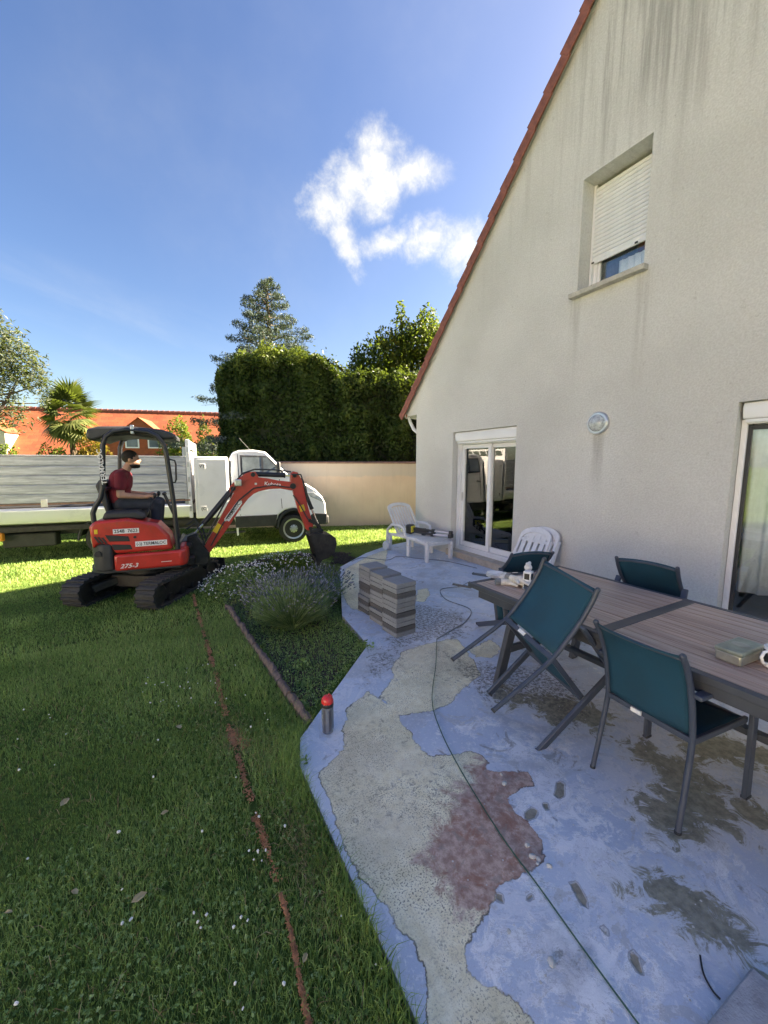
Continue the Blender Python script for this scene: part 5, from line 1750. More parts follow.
b = MB(); b.box(-.02, .02, -.475, -.43, 2.14, 2.25); b.build('lifting_eye', M['silver'], ex, bevel=.008)
text_obj('lettering', 'TERMALOC', .075, M['decal_white'], ex, side_M(-.336, -.4805, 1.74, R(94)), sx=1.1)
for yy_ in (-.45,):
    b = MB(); b.tube([(.365, yy_, 1.84), (.44, yy_, 1.82), (.45, yy_, 1.77), (.445, yy_, 1.58), (.43, yy_, 1.54), (.385, yy_, 1.54)], .011, 6); b.build('grab_handle', M['black_tube'], ex, smooth=60)
b = MB(); b.tube([(-.33, .45, 1.92), (-.24, .45, 1.93), (-.22, .45, 1.88), (-.22, .45, 1.70), (-.34, .45, 1.66)], .010, 6); b.build('grab_handle', M['black_tube'], ex, smooth=60)
# swing post
b = MB(); b.prism([(.50, .32), (.50, .76), (.60, .80), (.68, .66), (.78, .50), (.78, .36), (.70, .32)], -.10, .10, 'y'); b.build('swing_post', M['steel_dark'], ex, bevel=.02)
b = MB(); b.box(.44, .60, -.24, .24, .38, .50); b.box(.44, .56, -.2, .2, .60, .68); b.build('swing_bracket', M['steel_dark'], ex, bevel=.02)


def hose(parent, pts, r_=.011, name='hose'):
    b = MB(); b.tube(pts, r_, 6); return b.build(name, M['black_plastic'], parent, smooth=70)


# boom: bent box section
bo = [(.66, .50), (.89, .90), (1.13, 1.33), (1.22, 1.46), (1.32, 1.555), (1.46, 1.585), (1.62, 1.565), (1.80, 1.525), (1.99, 1.505), (2.04, 1.47)]
bi = [(.76, .46), (1.04, .84), (1.24, 1.14), (1.34, 1.265), (1.42, 1.335), (1.50, 1.37), (1.64, 1.40), (1.81, 1.405), (1.98, 1.37), (2.03, 1.39)]
b = MB(); b.prism(bo + bi[::-1], -.062, .062, 'y'); boom = b.build('boom', M['red_boom'], ex, bevel=.008, smooth=0)
for s in (-1, 1):
    b = MB(); b.prism([(1.08, 1.42), (1.14, 1.50), (1.20, 1.55), (1.36, 1.66), (1.46, 1.66), (1.50, 1.575), (1.36, 1.555), (1.24, 1.46), (1.16, 1.36), (1.09, 1.36)], s * .066 - .008 * s, s * .066 + .008 * s, 'y'); b.build('boom_bracket', M['red_boom'], ex, bevel=.003)
for (px_, pz_, rr) in ((.72, .50, .045), (1.14, 1.42, .035), (1.42, 1.62, .032), (2.0, 1.44, .045), (2.03, 1.60, .03), (2.26, .76, .03), (.60, .76, .035)):
    b = MB(); b.tube([(px_, -.085, pz_), (px_, .085, pz_)], rr, 12); b.build('pivot_pin', M['steel_dark'], ex)


def ram(a, b_, f, rb_, rr, mat='black_tube'):
    a, b_ = np.array(a, float), np.array(b_, float)
    m_ = a + (b_ - a) * f
    q = MB(); q.tube([m_, b_], rb_, 12); o = q.build('hydraulic_ram', M[mat], ex)
    q = MB(); q.tube([a, m_], rr, 10); q.build('piston_rod', M['chrome'], o)
    q = MB(); q.tube([m_ + (b_ - a) * .0, m_ + (b_ - a) * .03], rb_ * 1.15, 12); q.build('ram_gland', M['steel_dark'], o)


ram((.60, 0, .77), (1.14, 0, 1.42), .22, .040, .020)
ram((2.03, 0, 1.60), (1.43, 0, 1.63), .22, .036, .018)
ram((2.40, -.0, .80), (2.12, 0, 1.55), .35, .030, .016)
hose(ex, [(.70, -.10, .62), (.85, -.115, .92), (1.05, -.10, 1.28), (1.16, -.09, 1.45)])
hose(ex, [(1.16, .03, 1.50), (1.28, .0, 1.64), (1.45, -.05, 1.70), (1.75, -.05, 1.69), (1.98, -.04, 1.66)])
hose(ex, [(1.98, -.085, 1.62), (2.12, -.09, 1.62), (2.20, -.085, 1.40), (2.22, -.08, 1.2)])
hose(ex, [(.50, .05, .90), (.60, .08, .98), (.70, .06, .85), (.74, .05, .66)], .013)
hose(ex, [(.50, -.04, .86), (.62, -.07, .94), (.68, -.08, .80), (.72, -.08, .62)], .013)
hose(ex, [(.80, -.072, .60), (.98, -.075, .92), (1.20, -.074, 1.24), (1.42, -.074, 1.42), (1.70, -.072, 1.46), (1.96, -.072, 1.42)], .009)
hose(ex, [(2.0, -.07, 1.30), (2.10, -.075, 1.15), (2.20, -.07, .95), (2.26, -.07, .86)], .009)
for k in range(3):
    b = MB(); b.box(1.0 + .22 * k, 1.03 + .22 * k, -.085, -.06, .95 + .26 * k, .98 + .26 * k); b.build('hose_clamp', M['silver'], ex)
# dipper arm
b = MB(); b.prism([(1.965, 1.38), (1.975, 1.63), (2.02, 1.665), (2.085, 1.65), (2.15, 1.52), (2.20, 1.25), (2.31, .80), (2.27, .71), (2.20, .74), (2.07, 1.10), (2.00, 1.38)], -.052, .052, 'y'); b.build('dipper_arm', M['red_boom'], ex, bevel=.008, smooth=0)
# linkage and bucket
for s in (-1, 1):
    b = MB(); b.bar((2.235, s * .07, .90), (2.40, s * .07, .80), .016, .05, (0, 0, 1)); b.bar((2.40, s * .06, .80), (2.44, s * .06, .64), .016, .045, (1, 0, 0)); b.build('link', M['steel_dark'], ex)
bk = [(2.22, .66), (2.30, .70), (2.42, .68), (2.56, .66), (2.64, .60), (2.66, .50), (2.62, .37), (2.52, .28), (2.40, .25), (2.33, .28)]
n = len(bk)
b = MB(); W2 = .175
vs, fs = [], []
for s in (-1, 1):
    vs += [(x, s * W2, z) for x, z in bk]
vs2 = [(x * .94 + 2.44 * .06, .95 * s * W2, z * .94 + .47 * .06) for s in (-1, 1) for x, z in bk]
for i in range(n - 1): fs.append((i, i + 1, n + i + 1, n + i))
fs += [tuple(range(n)), tuple(range(2 * n - 1, n - 1, -1))]
b.add(vs, fs)
b.build('bucket', M['steel_dark'], ex, bevel=.006)
b = MB(); b.box(2.24, 2.46, -.09, .09, .64, .74); b.build('bucket_ear', M['steel_dark'], ex, bevel=.01)
for k in range(4):
    y_ = -.15 + .10 * k
    b = MB(); b.prism([(2.30, .30), (2.43, .27), (2.36, .17), (2.33, .17)], y_ - .02, y_ + .02, 'y'); b.build('bucket_tooth', M['steel_dark'], ex, bevel=.003)
b = MB(); b.box(1.155, 1.255, -.13, -.07, 1.455, 1.555); b.build('work_light', M['silver'], ex, bevel=.012)
b = MB(); b.box(1.17, 1.24, -.136, -.129, 1.47, 1.54); b.build('work_light_lens', M['headlight'], ex)


def decal(p, q, w_, mat, y=-.0665):
    p, q = np.array(p), np.array(q)
    d = nrm(q - p); n2 = np.array((-d[1], d[0])) * w_ / 2
    b = MB(); b.prism([tuple(p - n2), tuple(q - n2), tuple(q + n2), tuple(p + n2)], y, y + .004, 'y'); return b.build('sticker', mat, boom)


decal((1.03, .96), (1.225, 1.225), .075, M['decal_white'])
text_obj('lettering', 'TERMALOC', .062, M['decal_black'], boom, side_M(1.13, -.0675, 1.095, R(53.6)), sx=.92)
decal((.865, .79), (.945, .90), .085, M['decal_yellow'])
decal((2.125, 1.14), (2.15, 1.04), .08, M['decal_yellow'], -.0565)
text_obj('lettering', 'Kubota', .075, M['decal_white'], boom, side_M(1.70, -.0645, 1.475, R(-6)), sx=1.1)

# ================================================================== operator
pr = empty('person', EXL, R(-5.6), 'bearded man in a dark red T-shirt and dark jeans seated at the excavator controls', 'person')


def flesh(name, caps, mat, vox, smooth_it=3, balls=()):
    b = MB()
    for (p, q, r0, r1) in caps: b.cap(p, q, r0, r1, 14)
    for (c, r_, sc) in balls: b.ball(c, r_, 14, 10, sc)
    o = b.build(name, mat, pr, smooth=0)
    m_ = o.modifiers.new('remesh', 'REMESH'); m_.mode = 'VOXEL'; m_.voxel_size = vox; m_.use_smooth_shade = True
    s_ = o.modifiers.new('smooth', 'SMOOTH'); s_.iterations = smooth_it; s_.factor = .5
    return o


def mir(caps):
    return caps + [((p[0], -p[1], p[2]), (q[0], -q[1], q[2]), a, c) for p, q, a, c in caps]


PO = 0.0
hip = (-.22, -.09, 1.25); kn = (.165, -.13, 1.245); an = (.135, -.13, .80)
sh_ = (-.215, -.165, 1.615); el = (-.225, -.215, 1.375); wr = (.035, -.205, 1.345)
caps = [((-.24, 0, 1.25), (-.28, 0, 1.40), .125, .115), ((-.28, 0, 1.40), (-.24, 0, 1.58), .115, .125), ((-.235, 0, 1.58), (-.20, 0, 1.66), .10, .06),
        ((-.20, 0, 1.66), (-.155, 0, 1.745), .052, .050)]
caps += mir([((-.22, -.03, 1.63), sh_, .07, .062), (sh_, el, .056, .044), (el, wr, .042, .028), (hip, kn, .088, .062), (kn, an, .060, .042), (an, (.24, -.135, .755), .042, .034)])
# hands: palm, four fingers of different lengths, thumb, closed over the levers
for s in (-1, 1):
    hb = (wr[0], wr[1] * -s * -1 if s < 0 else -wr[1], wr[2])
    y_ = wr[1] if s < 0 else -wr[1]
    caps.append(((wr[0], y_, wr[2]), (wr[0] + .055, y_ * .97, wr[2] + .008), .026, .030))
    for k, (L_f, dy) in enumerate(((.036, -.024), (.041, -.008), (.038, .008), (.030, .022))):
        a = (wr[0] + .07, y_ * .97 + dy * .8, wr[2] + .018 - .003 * k)
        c_ = (a[0] + L_f * .8, a[1], a[2] - .006)
        e_ = (c_[0] - .002, c_[1], c_[2] - L_f * .7)
        caps += [(a, c_, .0105, .0095), (c_, e_, .0095, .008)]
    caps += [((wr[0] + .03, y_ * .97 - s * .026, wr[2] + .01), (wr[0] + .065, y_ * .97 - s * .040, wr[2] + .0), .012, .010), ((wr[0] + .065, y_ * .97 - s * .040, wr[2] + .0), (wr[0] + .085, y_ * .97 - s * .030, wr[2] - .014), .010, .008)]
HC = np.array((-.105, 0, 1.835))
balls = [(tuple(HC + (-.012, 0, .02)), .088, (1.08, .86, 1.03)), (tuple(HC + (.018, 0, -.045)), .066, (1.05, .88, 1.0)), (tuple(HC + (.048, 0, -.082)), .032, (1.1, 1.0, .8)),
         (tuple(HC + (.084, 0, -.018)), .017, (1.25, .8, 1.2)), (tuple(HC + (.074, 0, .008)), .012, (1, .8, 1.8)), (tuple(HC + (-.015, -.078, -.012)), .022, (.8, .45, 1.3)), (tuple(HC + (-.015, .078, -.012)), .022, (.8, .45, 1.3)),
         (tuple(HC + (.066, 0, .028)), .022, (.7, 1.9, .55)), (tuple(HC + (.074, 0, -.058)), .014, (.9, 1.6, .6))]
body_o = flesh('body', caps, M['skin'], .0065, 2, balls)
shirt = [((-.24, 0, 1.27), (-.285, 0, 1.40), .138, .130), ((-.285, 0, 1.40), (-.245, 0, 1.575), .130, .138), ((-.235, 0, 1.575), (-.205, 0, 1.655), .115, .072)]
shirt += mir([((-.225, -.03, 1.63), sh_, .080, .073), (sh_, (-.222, -.198, 1.475), .070, .064), ((-.21, -.05, 1.55), (-.21, -.08, 1.50), .09, .08)])
flesh('t_shirt', shirt, M['shirt'], .011, 3)
jeans = [((-.24, 0, 1.24), (-.255, 0, 1.30), .143, .130)]
jeans += mir([(hip, kn, .100, .074), (kn, (an[0], an[1], .86), .072, .056)])
flesh('jeans', jeans, M['jeans'], .011, 3)
for s in (-1, 1):
    b = MB(); b.cap((.135, s * .13, .845), (.135, s * .13, .765), .052, .050, 12); b.cap((.14, s * .132, .752), (.255, s * .137, .742), .046, .040, 12)
    o = b.build('boot', M['boot'], pr, smooth=0); m_ = o.modifiers.new('remesh', 'REMESH'); m_.mode = 'VOXEL'; m_.voxel_size = .009; m_.use_smooth_shade = True
# short dark hair and beard
b = MB()
hr = []
for k in range(1):
    b.ball(tuple(HC + (-.024, 0, .034)), .094, 18, 14, (1.04, .88, .98))
o = b.build('hair', M['hair'], pr, smooth=60)
bm = bmesh.new(); bm.from_mesh(o.data)
dv = [v for v in bm.verts if (v.co - Vector(HC)).dot(Vector((.80, 0, -.62))) > .022]
bmesh.ops.delete(bm, geom=dv, context='VERTS'); bm.to_mesh(o.data); bm.free()
sol = o.modifiers.new('thick', 'SOLIDIFY'); sol.thickness = .012; sol.offset = -1
b = MB(); b.ball(tuple(HC + (.020, 0, -.050)), .072, 18, 12, (1.02, .90, 1.0)); b.ball(tuple(HC + (.052, 0, -.088)), .036, 12, 8, (1.1, 1.0, .85))
o = b.build('beard', M['hair'], pr, smooth=60)
bm = bmesh.new(); bm.from_mesh(o.data)
dv = [v for v in bm.verts if v.co.z > HC[2] - .052 + .3 * max(0, -(v.co.x - HC[0])) or v.co.x < HC[0] - .035]
bmesh.ops.delete(bm, geom=dv, context='VERTS'); bm.to_mesh(o.data); bm.free()
sol = o.modifiers.new('thick', 'SOLIDIFY'); sol.thickness = .008; sol.offset = -1
for s in (-1, 1):
    b = MB(); b.ball(tuple(HC + (.076, s * .030, .012)), .009, 8, 6, (.6, 1.3, .8)); b.build('eye', M['decal_black'], pr)
# ================================================================== terrace furniture
def fit_rot(rv):
    v = Vector(rv); a = v.length
    return Matrix.Rotation(a, 4, v.normalized()) if a > 1e-9 else Matrix.Identity(4)


def sling(name, pts_fn, nu, nv, mat, parent, th=.004):
    """thin fabric panel from a parametric surface"""
    vs = [pts_fn(i / nu, j / nv) for j in range(nv + 1) for i in range(nu + 1)]
    fs = [(j * (nu + 1) + i, j * (nu + 1) + i + 1, (j + 1) * (nu + 1) + i + 1, (j + 1) * (nu + 1) + i) for j in range(nv) for i in range(nu)]
    b = MB(); b.add(vs, fs); o = b.build(name, mat, parent, smooth=80)
    s = o.modifiers.new('thick', 'SOLIDIFY'); s.thickness = th; s.offset = 0
    return o


BACK = [(-.195, .43), (-.205, .50), (-.225, .60), (-.255, .70), (-.295, .79), (-.335, .85)]     # back upright, (x, z)


def make_chair():
    r = empty('garden_chair', (0, 0, 0))
    for s in (1, -1):
        b = MB()
        pts = [(-.262, s * .212, 0), (-.235, s * .208, .15), (-.205, s * .203, .33), (-.195, s * .20, .43)] + [(x, s * .20, z) for x, z in BACK[1:]]
        b.tube(pts, [.0125, .013, .0135] + [.0135] * 6, 10)
        b.ball((-.335, s * .20, .852), .0145, 8, 6)
        b.build('rear_leg', M['chair_tube'], r, smooth=60)
        b = MB()
        b.bar((.262, s * .240, 0), (.235, s * .240, .64), .022, .048, (1, 0, 0))
        b.build('front_leg', M['chair_tube'], r, bevel=.004)
        b = MB()
        b.bar((-.245, s * .222, .655), (.26, s * .240, .648), .042, .020, (0, 0, 1))
        b.build('armrest', M['chair_tube'], r, bevel=.006)
        b = MB(); b.bar((-.20, s * .205, .425), (.235, s * .215, .415), .018, .030, (0, 0, 1)); b.build('seat_rail', M['chair_tube'], r, bevel=.004)
        b = MB(); b.lathe([(.014, 0), (.014, .012), (.010, .014)], c=(-.262, s * .212, -.002), n=10); b.build('foot_cap', M['black_plastic'], r)
        b = MB(); b.box(.238, .286, s * .240 - .014, s * .240 + .014, -.001, .014); b.build('foot_cap', M['black_plastic'], r, bevel=.003)
    b = MB(); b.bar((-.200, -.20, .425), (-.200, .20, .425), .016, .028, (0, 0, 1)); b.build('cross_bar', M['chair_tube'], r, bevel=.003)
    b = MB(); b.bar((.225, -.22, .405), (.225, .22, .405), .018, .028, (0, 0, 1)); b.build('cross_bar', M['chair_tube'], r, bevel=.003)
    b = MB(); b.tube([(-.322, -.19, .832), (-.335, -.10, .832), (-.340, 0, .832), (-.335, .10, .832), (-.322, .19, .832)], .009, 8); b.build('top_rail', M['chair_tube'], r, smooth=60)
    bx = np.array(BACK)
    tt = np.linspace(0, 1, len(bx))

    def back(u, v):
        v_ = .05 + v * .965
        x, z = np.interp(v_, tt, bx[:, 0]), np.interp(v_, tt, bx[:, 1])
        y = (u - .5) * .388
        sag = .020 * (1 - (2 * u - 1) ** 2)
        z_ = z - (.010 * (1 - (2 * u - 1) ** 2) if v > .9 else 0)
        return (x - sag, y, z_)
    sling('back_sling', back, 12, 10, M['teal_mesh'], r)

    def seat(u, v):
        return (-.19 + .42 * v, (u - .5) * .412, .432 - .020 * (1 - (2 * u - 1) ** 2) - (.012 * max(0, v - .85) / .15))
    sling('seat_sling', seat, 10, 10, M['teal_mesh'], r)
    b = MB(); b.box(-.217, -.2085, .015, .065, .415, .436); b.build('maker_label', M['decal_white'], r)
    return r


chair = make_chair()
CG = 'teal mesh garden chairs round the table'
chair.location = (2.188, .931, 0); chair.rotation_euler = (0, 0, R(-3.8))
tag(chair, 'only upright teal mesh garden chair, its back to the camera, pushed under the table', 'chair', CG)
ch2 = copy_tree(chair)
m_ = Matrix.Translation((1.635, 1.622, .209)) @ fit_rot((.235, .793, -.047))
ch2.matrix_world = m_
tag(ch2, 'teal garden chair tipped forward in the foreground, leaning on the table edge', 'chair', CG)
ch3 = copy_tree(chair)
ch3.matrix_world = Matrix.Translation((3.66, 1.64, .26 * math.sin(R(62)))) @ Matrix.Rotation(R(188.5), 4, 'Z') @ Matrix.Rotation(R(62), 4, 'Y')
tag(ch3, 'teal garden chair tipped on the wall side, only its backrest showing', 'chair', CG)
ch4 = copy_tree(chair)
ch4.matrix_world = Matrix.Translation((2.97, 2.96, .26 * math.sin(R(68)))) @ Matrix.Rotation(R(252.4), 4, 'Z') @ Matrix.Rotation(R(68), 4, 'Y')
tag(ch4, 'teal garden chair tilted onto the far table end, in front of the folded white loungers', 'chair', CG)

# table: two planked halves in a grey frame, extension rails, four legs and stretchers
tb = empty('garden_table', (2.52, .78, 0), 0, 'long extendable garden table with greyish wood-look planks and dark grey metal frame', 'table')
TX0, TX1, TY0, TY1 = -.535, .535, -1.9, 1.49
SEAM = .45
pk0 = {}
for (a, b_) in ((TY0, SEAM - .035), (SEAM + .035, TY1 - .045)):
    nW = 13
    pw = (TX1 - TX0 - .09) / nW
    for k in range(nW):
        L_ = b_ - a
        if a not in pk0:
            b = MB(); b.box(.0015, pw - .0015, 0, L_, -.018, 0)
            o = b.build('plank', M['plank'], tb, bevel=.0025, smooth=0); pk0[a] = o
        else:
            o = pk0[a].copy(); COL.objects.link(o)
        o.location = (TX0 + .045 + k * pw, a, .740 + rnd.uniform(-.0006, .0006))
b = MB()
b.box(TX0, TX0 + .043, TY0, TY1, .705, .7405)
b.box(TX1 - .043, TX1, TY0, TY1, .705, .7405)
b.box(TX0 + .043, TX1 - .043, TY1 - .043, TY1, .705, .7403)
b.box(TX0 + .043, TX1 - .043, SEAM - .034, SEAM + .034, .705, .7408)
b.build('frame', M['table_frame'], tb, bevel=.004)
b = MB()
b.box(TX0 + .02, TX0 + .05, TY0, TY1 - .10, .645, .7045)
b.box(TX1 - .05, TX1 - .02, TY0, TY1 - .10, .645, .7045)
b.box(TX0 + .05, TX1 - .05, TY1 - .16, TY1 - .13, .64, .7045)
b.build('apron', M['table_frame'], tb, bevel=.003)
b = MB()
for x in (-.30, .30): b.box(x - .03, x + .03, TY0, TY1 - .2, .60, .65)
b.build('extension_rail', M['table_frame'], tb, bevel=.003)
for (x, y, sx, sy) in ((-.40, 1.18, -1, 1), (.40, 1.18, 1, 1), (-.40, -1.35, -1, -1), (.40, -1.35, 1, -1)):
    b = MB(); b.bar((x, y - .06 * sy, .645), (x + .04 * sx, y + .05 * sy, .0), .075, .040, (0, 1, 0)); b.build('leg', M['table_frame'], tb, bevel=.005)
for y in (1.17, -1.34):
    b = MB(); b.bar((-.40, y, .30), (.40, y, .30), .03, .05); b.build('stretcher', M['table_frame'], tb, bevel=.003)
b = MB(); b.bar((0, -1.34, .30), (0, 1.17, .30), .05, .035); b.build('stretcher', M['table_frame'], tb, bevel=.003)
b = MB(); b.bar((TX0 + .03, TY1 - .01, .695), (TX0 - .045, TY1 + .13, .695), .022, .014); b.build('pull_handle', M['table_frame'], tb, bevel=.003)

# tin box and mug
tn_ = empty('tin_box', (2.315, .725, .741), R(-4), 'worn greenish metal tin box with hinged lid on the table', 'tin')
b = MB(); b.box(-.105, .105, -.052, .052, 0, .050); b.build('box_body', M['tin'], tn_, bevel=.010, seg=3)
b = MB(); b.box(-.108, .108, -.055, .055, .044, .066); b.build('lid', M['tin_lid'], tn_, bevel=.008, seg=3)
b = MB(); b.lathe([(.03, .0662), (.034, .0675), (.030, .069), (.02, .0685)], n=20); b.build('embossed_ring', M['tin'], tn_)
mg = empty('mug', (2.345, .612, .741), 0, 'white mug with a dark printed picture beside the tin box', 'mug')
b = MB(); b.lathe([(.032, 0), (.038, .004), (.0395, .03), (.0395, .095), (.036, .095), (.036, .008), (.005, .006)], n=28); b.build('cup', M['china'], mg, smooth=40)
b = MB(); b.lathe([(.0402, .022), (.0402, .082)], n=28); b.f = [f for f in b.f if len(f) == 4]; b.build('print_band', M['decal_black'], mg, smooth=60)
b = MB(); b.box(-.004, .004, -.0412, -.0395, .035, .055); b.box(-.020, -.010, -.0375, -.035, .05, .07)
b.build('print_spot', M['jar_green'], mg)
b = MB(); b.tube([(-.036 - .0, .012, .08), (-.060, .02, .078), (-.072, .024, .055), (-.062, .02, .03), (-.036, .012, .022)], .0065, 8); b.build('handle', M['china'], mg, smooth=60)


def blobby(name, parent, mat, caps_, vox=.004, n_=2, balls_=()):
    b = MB()
    for (p, q, r0, r1) in caps_: b.cap(p, q, r0, r1, 10)
    for (c, r_, s_) in balls_: b.ball(c, r_, 10, 8, s_)
    o = b.build(name, mat, parent, smooth=0)
    m_ = o.modifiers.new('remesh', 'REMESH'); m_.mode = 'VOXEL'; m_.voxel_size = vox; m_.use_smooth_shade = True
    s2 = o.modifiers.new('smooth', 'SMOOTH'); s2.iterations = n_
    return o


def glove(loc, rz, label, flip=1):
    g_ = empty('work_glove', loc, rz, label, 'glove')
    caps_ = [((0, 0, .022), (.055, 0, .026), .026, .030), ((-.055, 0, .020), (0, 0, .022), .026, .026)]
    for k, (L_, y) in enumerate(((.055, -.026), (.065, -.009), (.060, .008), (.045, .024))):
        caps_.append(((.075, y, .022), (.075 + L_, y * 1.6 * flip + .004, .014 + .006 * (k % 2)), .012, .010))
    caps_.append(((.02, -.028 * flip, .018), (.055, -.062 * flip, .014), .013, .010))
    blobby('glove_hand', g_, M['glove'], caps_)
    b = MB(); b.M = Matrix.Rotation(R(90), 4, 'Y'); b.lathe([(.020, -.095), (.027, -.09), (.026, -.055), (.021, -.05)], c=(-.021, 0, 0), n=14); b.build('cuff', M['glove_grey'], g_, smooth=50)
    return g_


glove((2.205, 2.07, .742), R(-35), 'dirty white work glove lying nearest the table corner')
glove((2.275, 2.155, .742), R(55), 'crumpled white work glove behind the other one at the table end', -1)
glove((2.235, 2.01, .775), R(-80), 'white work glove lying on top of the glove pair, next to the white socket box')
pl = empty('plate', (2.27, 2.26, .741), 0, 'stack of small white dishes at the far corner of the table', 'dish')
for k in range(3):
    b = MB(); b.lathe([(.04, .0), (.05, .002), (.078, .016), (.076, .018), (.045, .006), (.005, .005)], c=(.004 * k, .003 * k, .008 * k), n=26); b.build('dish', M['china'], pl, smooth=50)
sb = empty('socket_box', (2.262, 1.93, .741), R(20), 'white plastic double socket box with two dark square holes', 'socket box')
b = MB(); b.box(-.028, .028, -.028, .028, 0, .135); b.build('housing', M['white_pvc'], sb, bevel=.004)
for z in (.036, .098):
    b = MB(); b.box(-.019, .019, -.0305, -.0265, z - .022, z + .022); b.build('socket_hole', M['decal_black'], sb, bevel=.002)
    b = MB(); b.box(-.0305, -.0265, -.019, .019, z - .022, z + .022); b.build('socket_hole', M['decal_black'], sb, bevel=.002)
gp = empty('figurine', (2.34, 2.00, .741), R(20), 'small white ball-shaped plastic piece standing behind the socket box', 'ornament')
blobby('body', gp, M['white_resin'], [((0, 0, .02), (0, 0, .10), .030, .024)], balls_=[((0, 0, .135), .030, (1, 1, .9)), ((.022, 0, .165), .014, (1, 1, 1)), ((-.022, 0, .165), .014, (1, 1, 1))])

# white resin sun lounger with a folded tripod on it
lg = empty('sun_lounger', (3.985, 5.30, 0), R(3), 'white plastic sun lounger with raised slatted back beside the house corner', 'sun lounger')
b = MB()
for s in (-1, 1):
    b.prism([(0, .285), (0, .335), (.35, .365), (.92, .365), (1.28, .33), (1.28, .28), (.92, .31), (.35, .315)], s * .265 - .022, s * .265 + .022, 'x')
b.build('side_rail', M['white_resin'], lg, bevel=.012)
b = MB(); b.box(-.245, .245, -.012, .03, .275, .338); b.build('front_rail', M['white_resin'], lg, bevel=.012)
sl0 = None
for k in range(11):
    if sl0 is None:
        b = MB(); b.box(-.245, .245, 0, .062, -.012, 0); o = sl0 = b.build('seat_slat', M['white_resin'], lg, bevel=.004)
    else:
        o = sl0.copy(); COL.objects.link(o)
    o.location = (0, .045 + k * .078, .345 + .022 * math.sin(min(1, k / 5) * 1.57))
for (x, y) in ((-.262, .02), (.262, .02), (-.262, .56), (.262, .56), (-.262, 1.18), (.262, 1.18)):
    b = MB(); b.prism([(y - .035, 0), (y + .035, 0), (y + .045, .32), (y - .045, .32)], x - .024, x + .024, 'x'); b.build('leg', M['white_resin'], lg, bevel=.01)


def slatted_panel(parent, w0, h, mat, M4, cols=7, top_round=True, rows=False):
    """rounded resin panel in its own x-z plane with upright slats"""
    out = []
    n = 12
    hw = w0 / 2
    b = MB(); b.M = M4
    pts_o = [(-hw, 0)] + [(-hw * (1 + .03 * math.sin(t * 3.1)), h * .85 * t) for t in (.3, .6, 1)] + [(-hw + (hw) * (1 - math.cos(a)) * 1.0, h * .85 + h * .15 * math.sin(a)) for a in np.linspace(.2, 1.57, 6)]
    pts_o += [(-x, z) for x, z in pts_o[::-1][1:]]
    pts_i = [((x * .84), max(.05, z * .90 + .012)) for x, z in pts_o]
    m = len(pts_o)
    for (ya, yb) in ((-.014, .014),):
        vs = [(x, ya, z) for x, z in pts_o] + [(x, ya, z) for x, z in pts_i] + [(x, yb, z) for x, z in pts_o] + [(x, yb, z) for x, z in pts_i]
        fs = []
        for i in range(m):
            j = (i + 1) % m
            fs += [(i, j, m + j, m + i), (2 * m + i, 3 * m + i, 3 * m + j, 2 * m + j), (i, 2 * m + i, 2 * m + j, j), (m + i, m + j, 3 * m + j, 3 * m + i)]
        b.add(vs, fs)
    out.append(b.build('back_frame', mat, parent, bevel=.004))
    for k in range(cols):
        x = -hw * .80 + (hw * 1.6) * (k + .5) / cols
        ht = h * (.78 + .10 * math.cos(x / hw * 1.4))
        b = MB(); b.M = M4; b.box(x - hw * .8 / cols * .70, x + hw * .8 / cols * .70, -.006, .008, .04, ht); out.append(b.build('back_slat', mat, parent, bevel=.002))
    if rows:
        for zz in rows:
            b = MB(); b.M = M4; b.box(-hw * .9, hw * .9, -.018, .012, zz * h - .022, zz * h + .022); out.append(b.build('cross_slat', mat, parent, bevel=.003))
    return out


slatted_panel(lg, .54, .70, M['white_resin'], Matrix.Translation((0, .90, .345)) @ Matrix.Rotation(R(-38), 4, 'X'), cols=7)
for s in (-1, 1):
    b = MB(); b.tube([(s * .285, .62, .34), (s * .30, .66, .50), (s * .305, .80, .535), (s * .305, 1.05, .52), (s * .295, 1.22, .40), (s * .285, 1.26, .10)], [.022, .026, .028, .028, .026, .022], 8); b.build('armrest', M['white_resin'], lg, smooth=60)
b = MB(); b.lathe([(.03, -.03), (.085, -.03), (.09, -.02), (.09, .02), (.085, .03), (.03, .03)], c=(-.34, 1.2, .09), axis='x', n=20); b.build('wheel', M['white_resin'], lg)
# second, folded, behind it on the left
b = MB()

tp = empty('tripod', (4.22, 5.30, .380), R(24), 'folded silver and black tripod with a yellow laser level head lying on the sun lounger', 'tripod')
for k, (dx, dz) in enumerate(((-.030, .0), (.030, .0), (0, .042))):
    b = MB(); b.tube([(.06 + dx * .7, .0 + .03 * k, .012 + dz), (dx, .34, .02 + dz)], .011, 8); leg_ = b.build('leg', M['silver'], tp)
    b = MB(); b.tube([(dx, .34, .02 + dz), (dx * 1.15 - .02, .72, .035 + dz)], .016, 8); b.build('leg_sleeve', M['silver'] if k == 1 else M['black_plastic'], leg_)
    for t in (.0, .34, .52):
        b = MB(); b.box(dx * .8 - .026 + .03 * (1 - t * 2), dx * .8 + .020 + .03 * (1 - t * 2), t - .03 + .02, t + .05, dz - .004, dz + .045); b.build('clamp', M['black_plastic'], leg_, bevel=.006)
b = MB(); b.tube([(-.0, .45, .05), (-.03, .80, .06)], .014, 8); b.build('centre_column', M['black_plastic'], tp)
b = MB(); b.box(-.10, .03, .76, .88, .0, .125); b.build('level_head', M['black_plastic'], tp, bevel=.02)
b = MB(); b.box(-.095, .015, .745, .765, .022, .11); b.build('level_face', M['yellow_plastic'], tp, bevel=.012)
b = MB(); b.tube([(-.03, .74, .07), (-.03, .75, .07)], .02, 12); b.build('lens', M['decal_black'], tp)

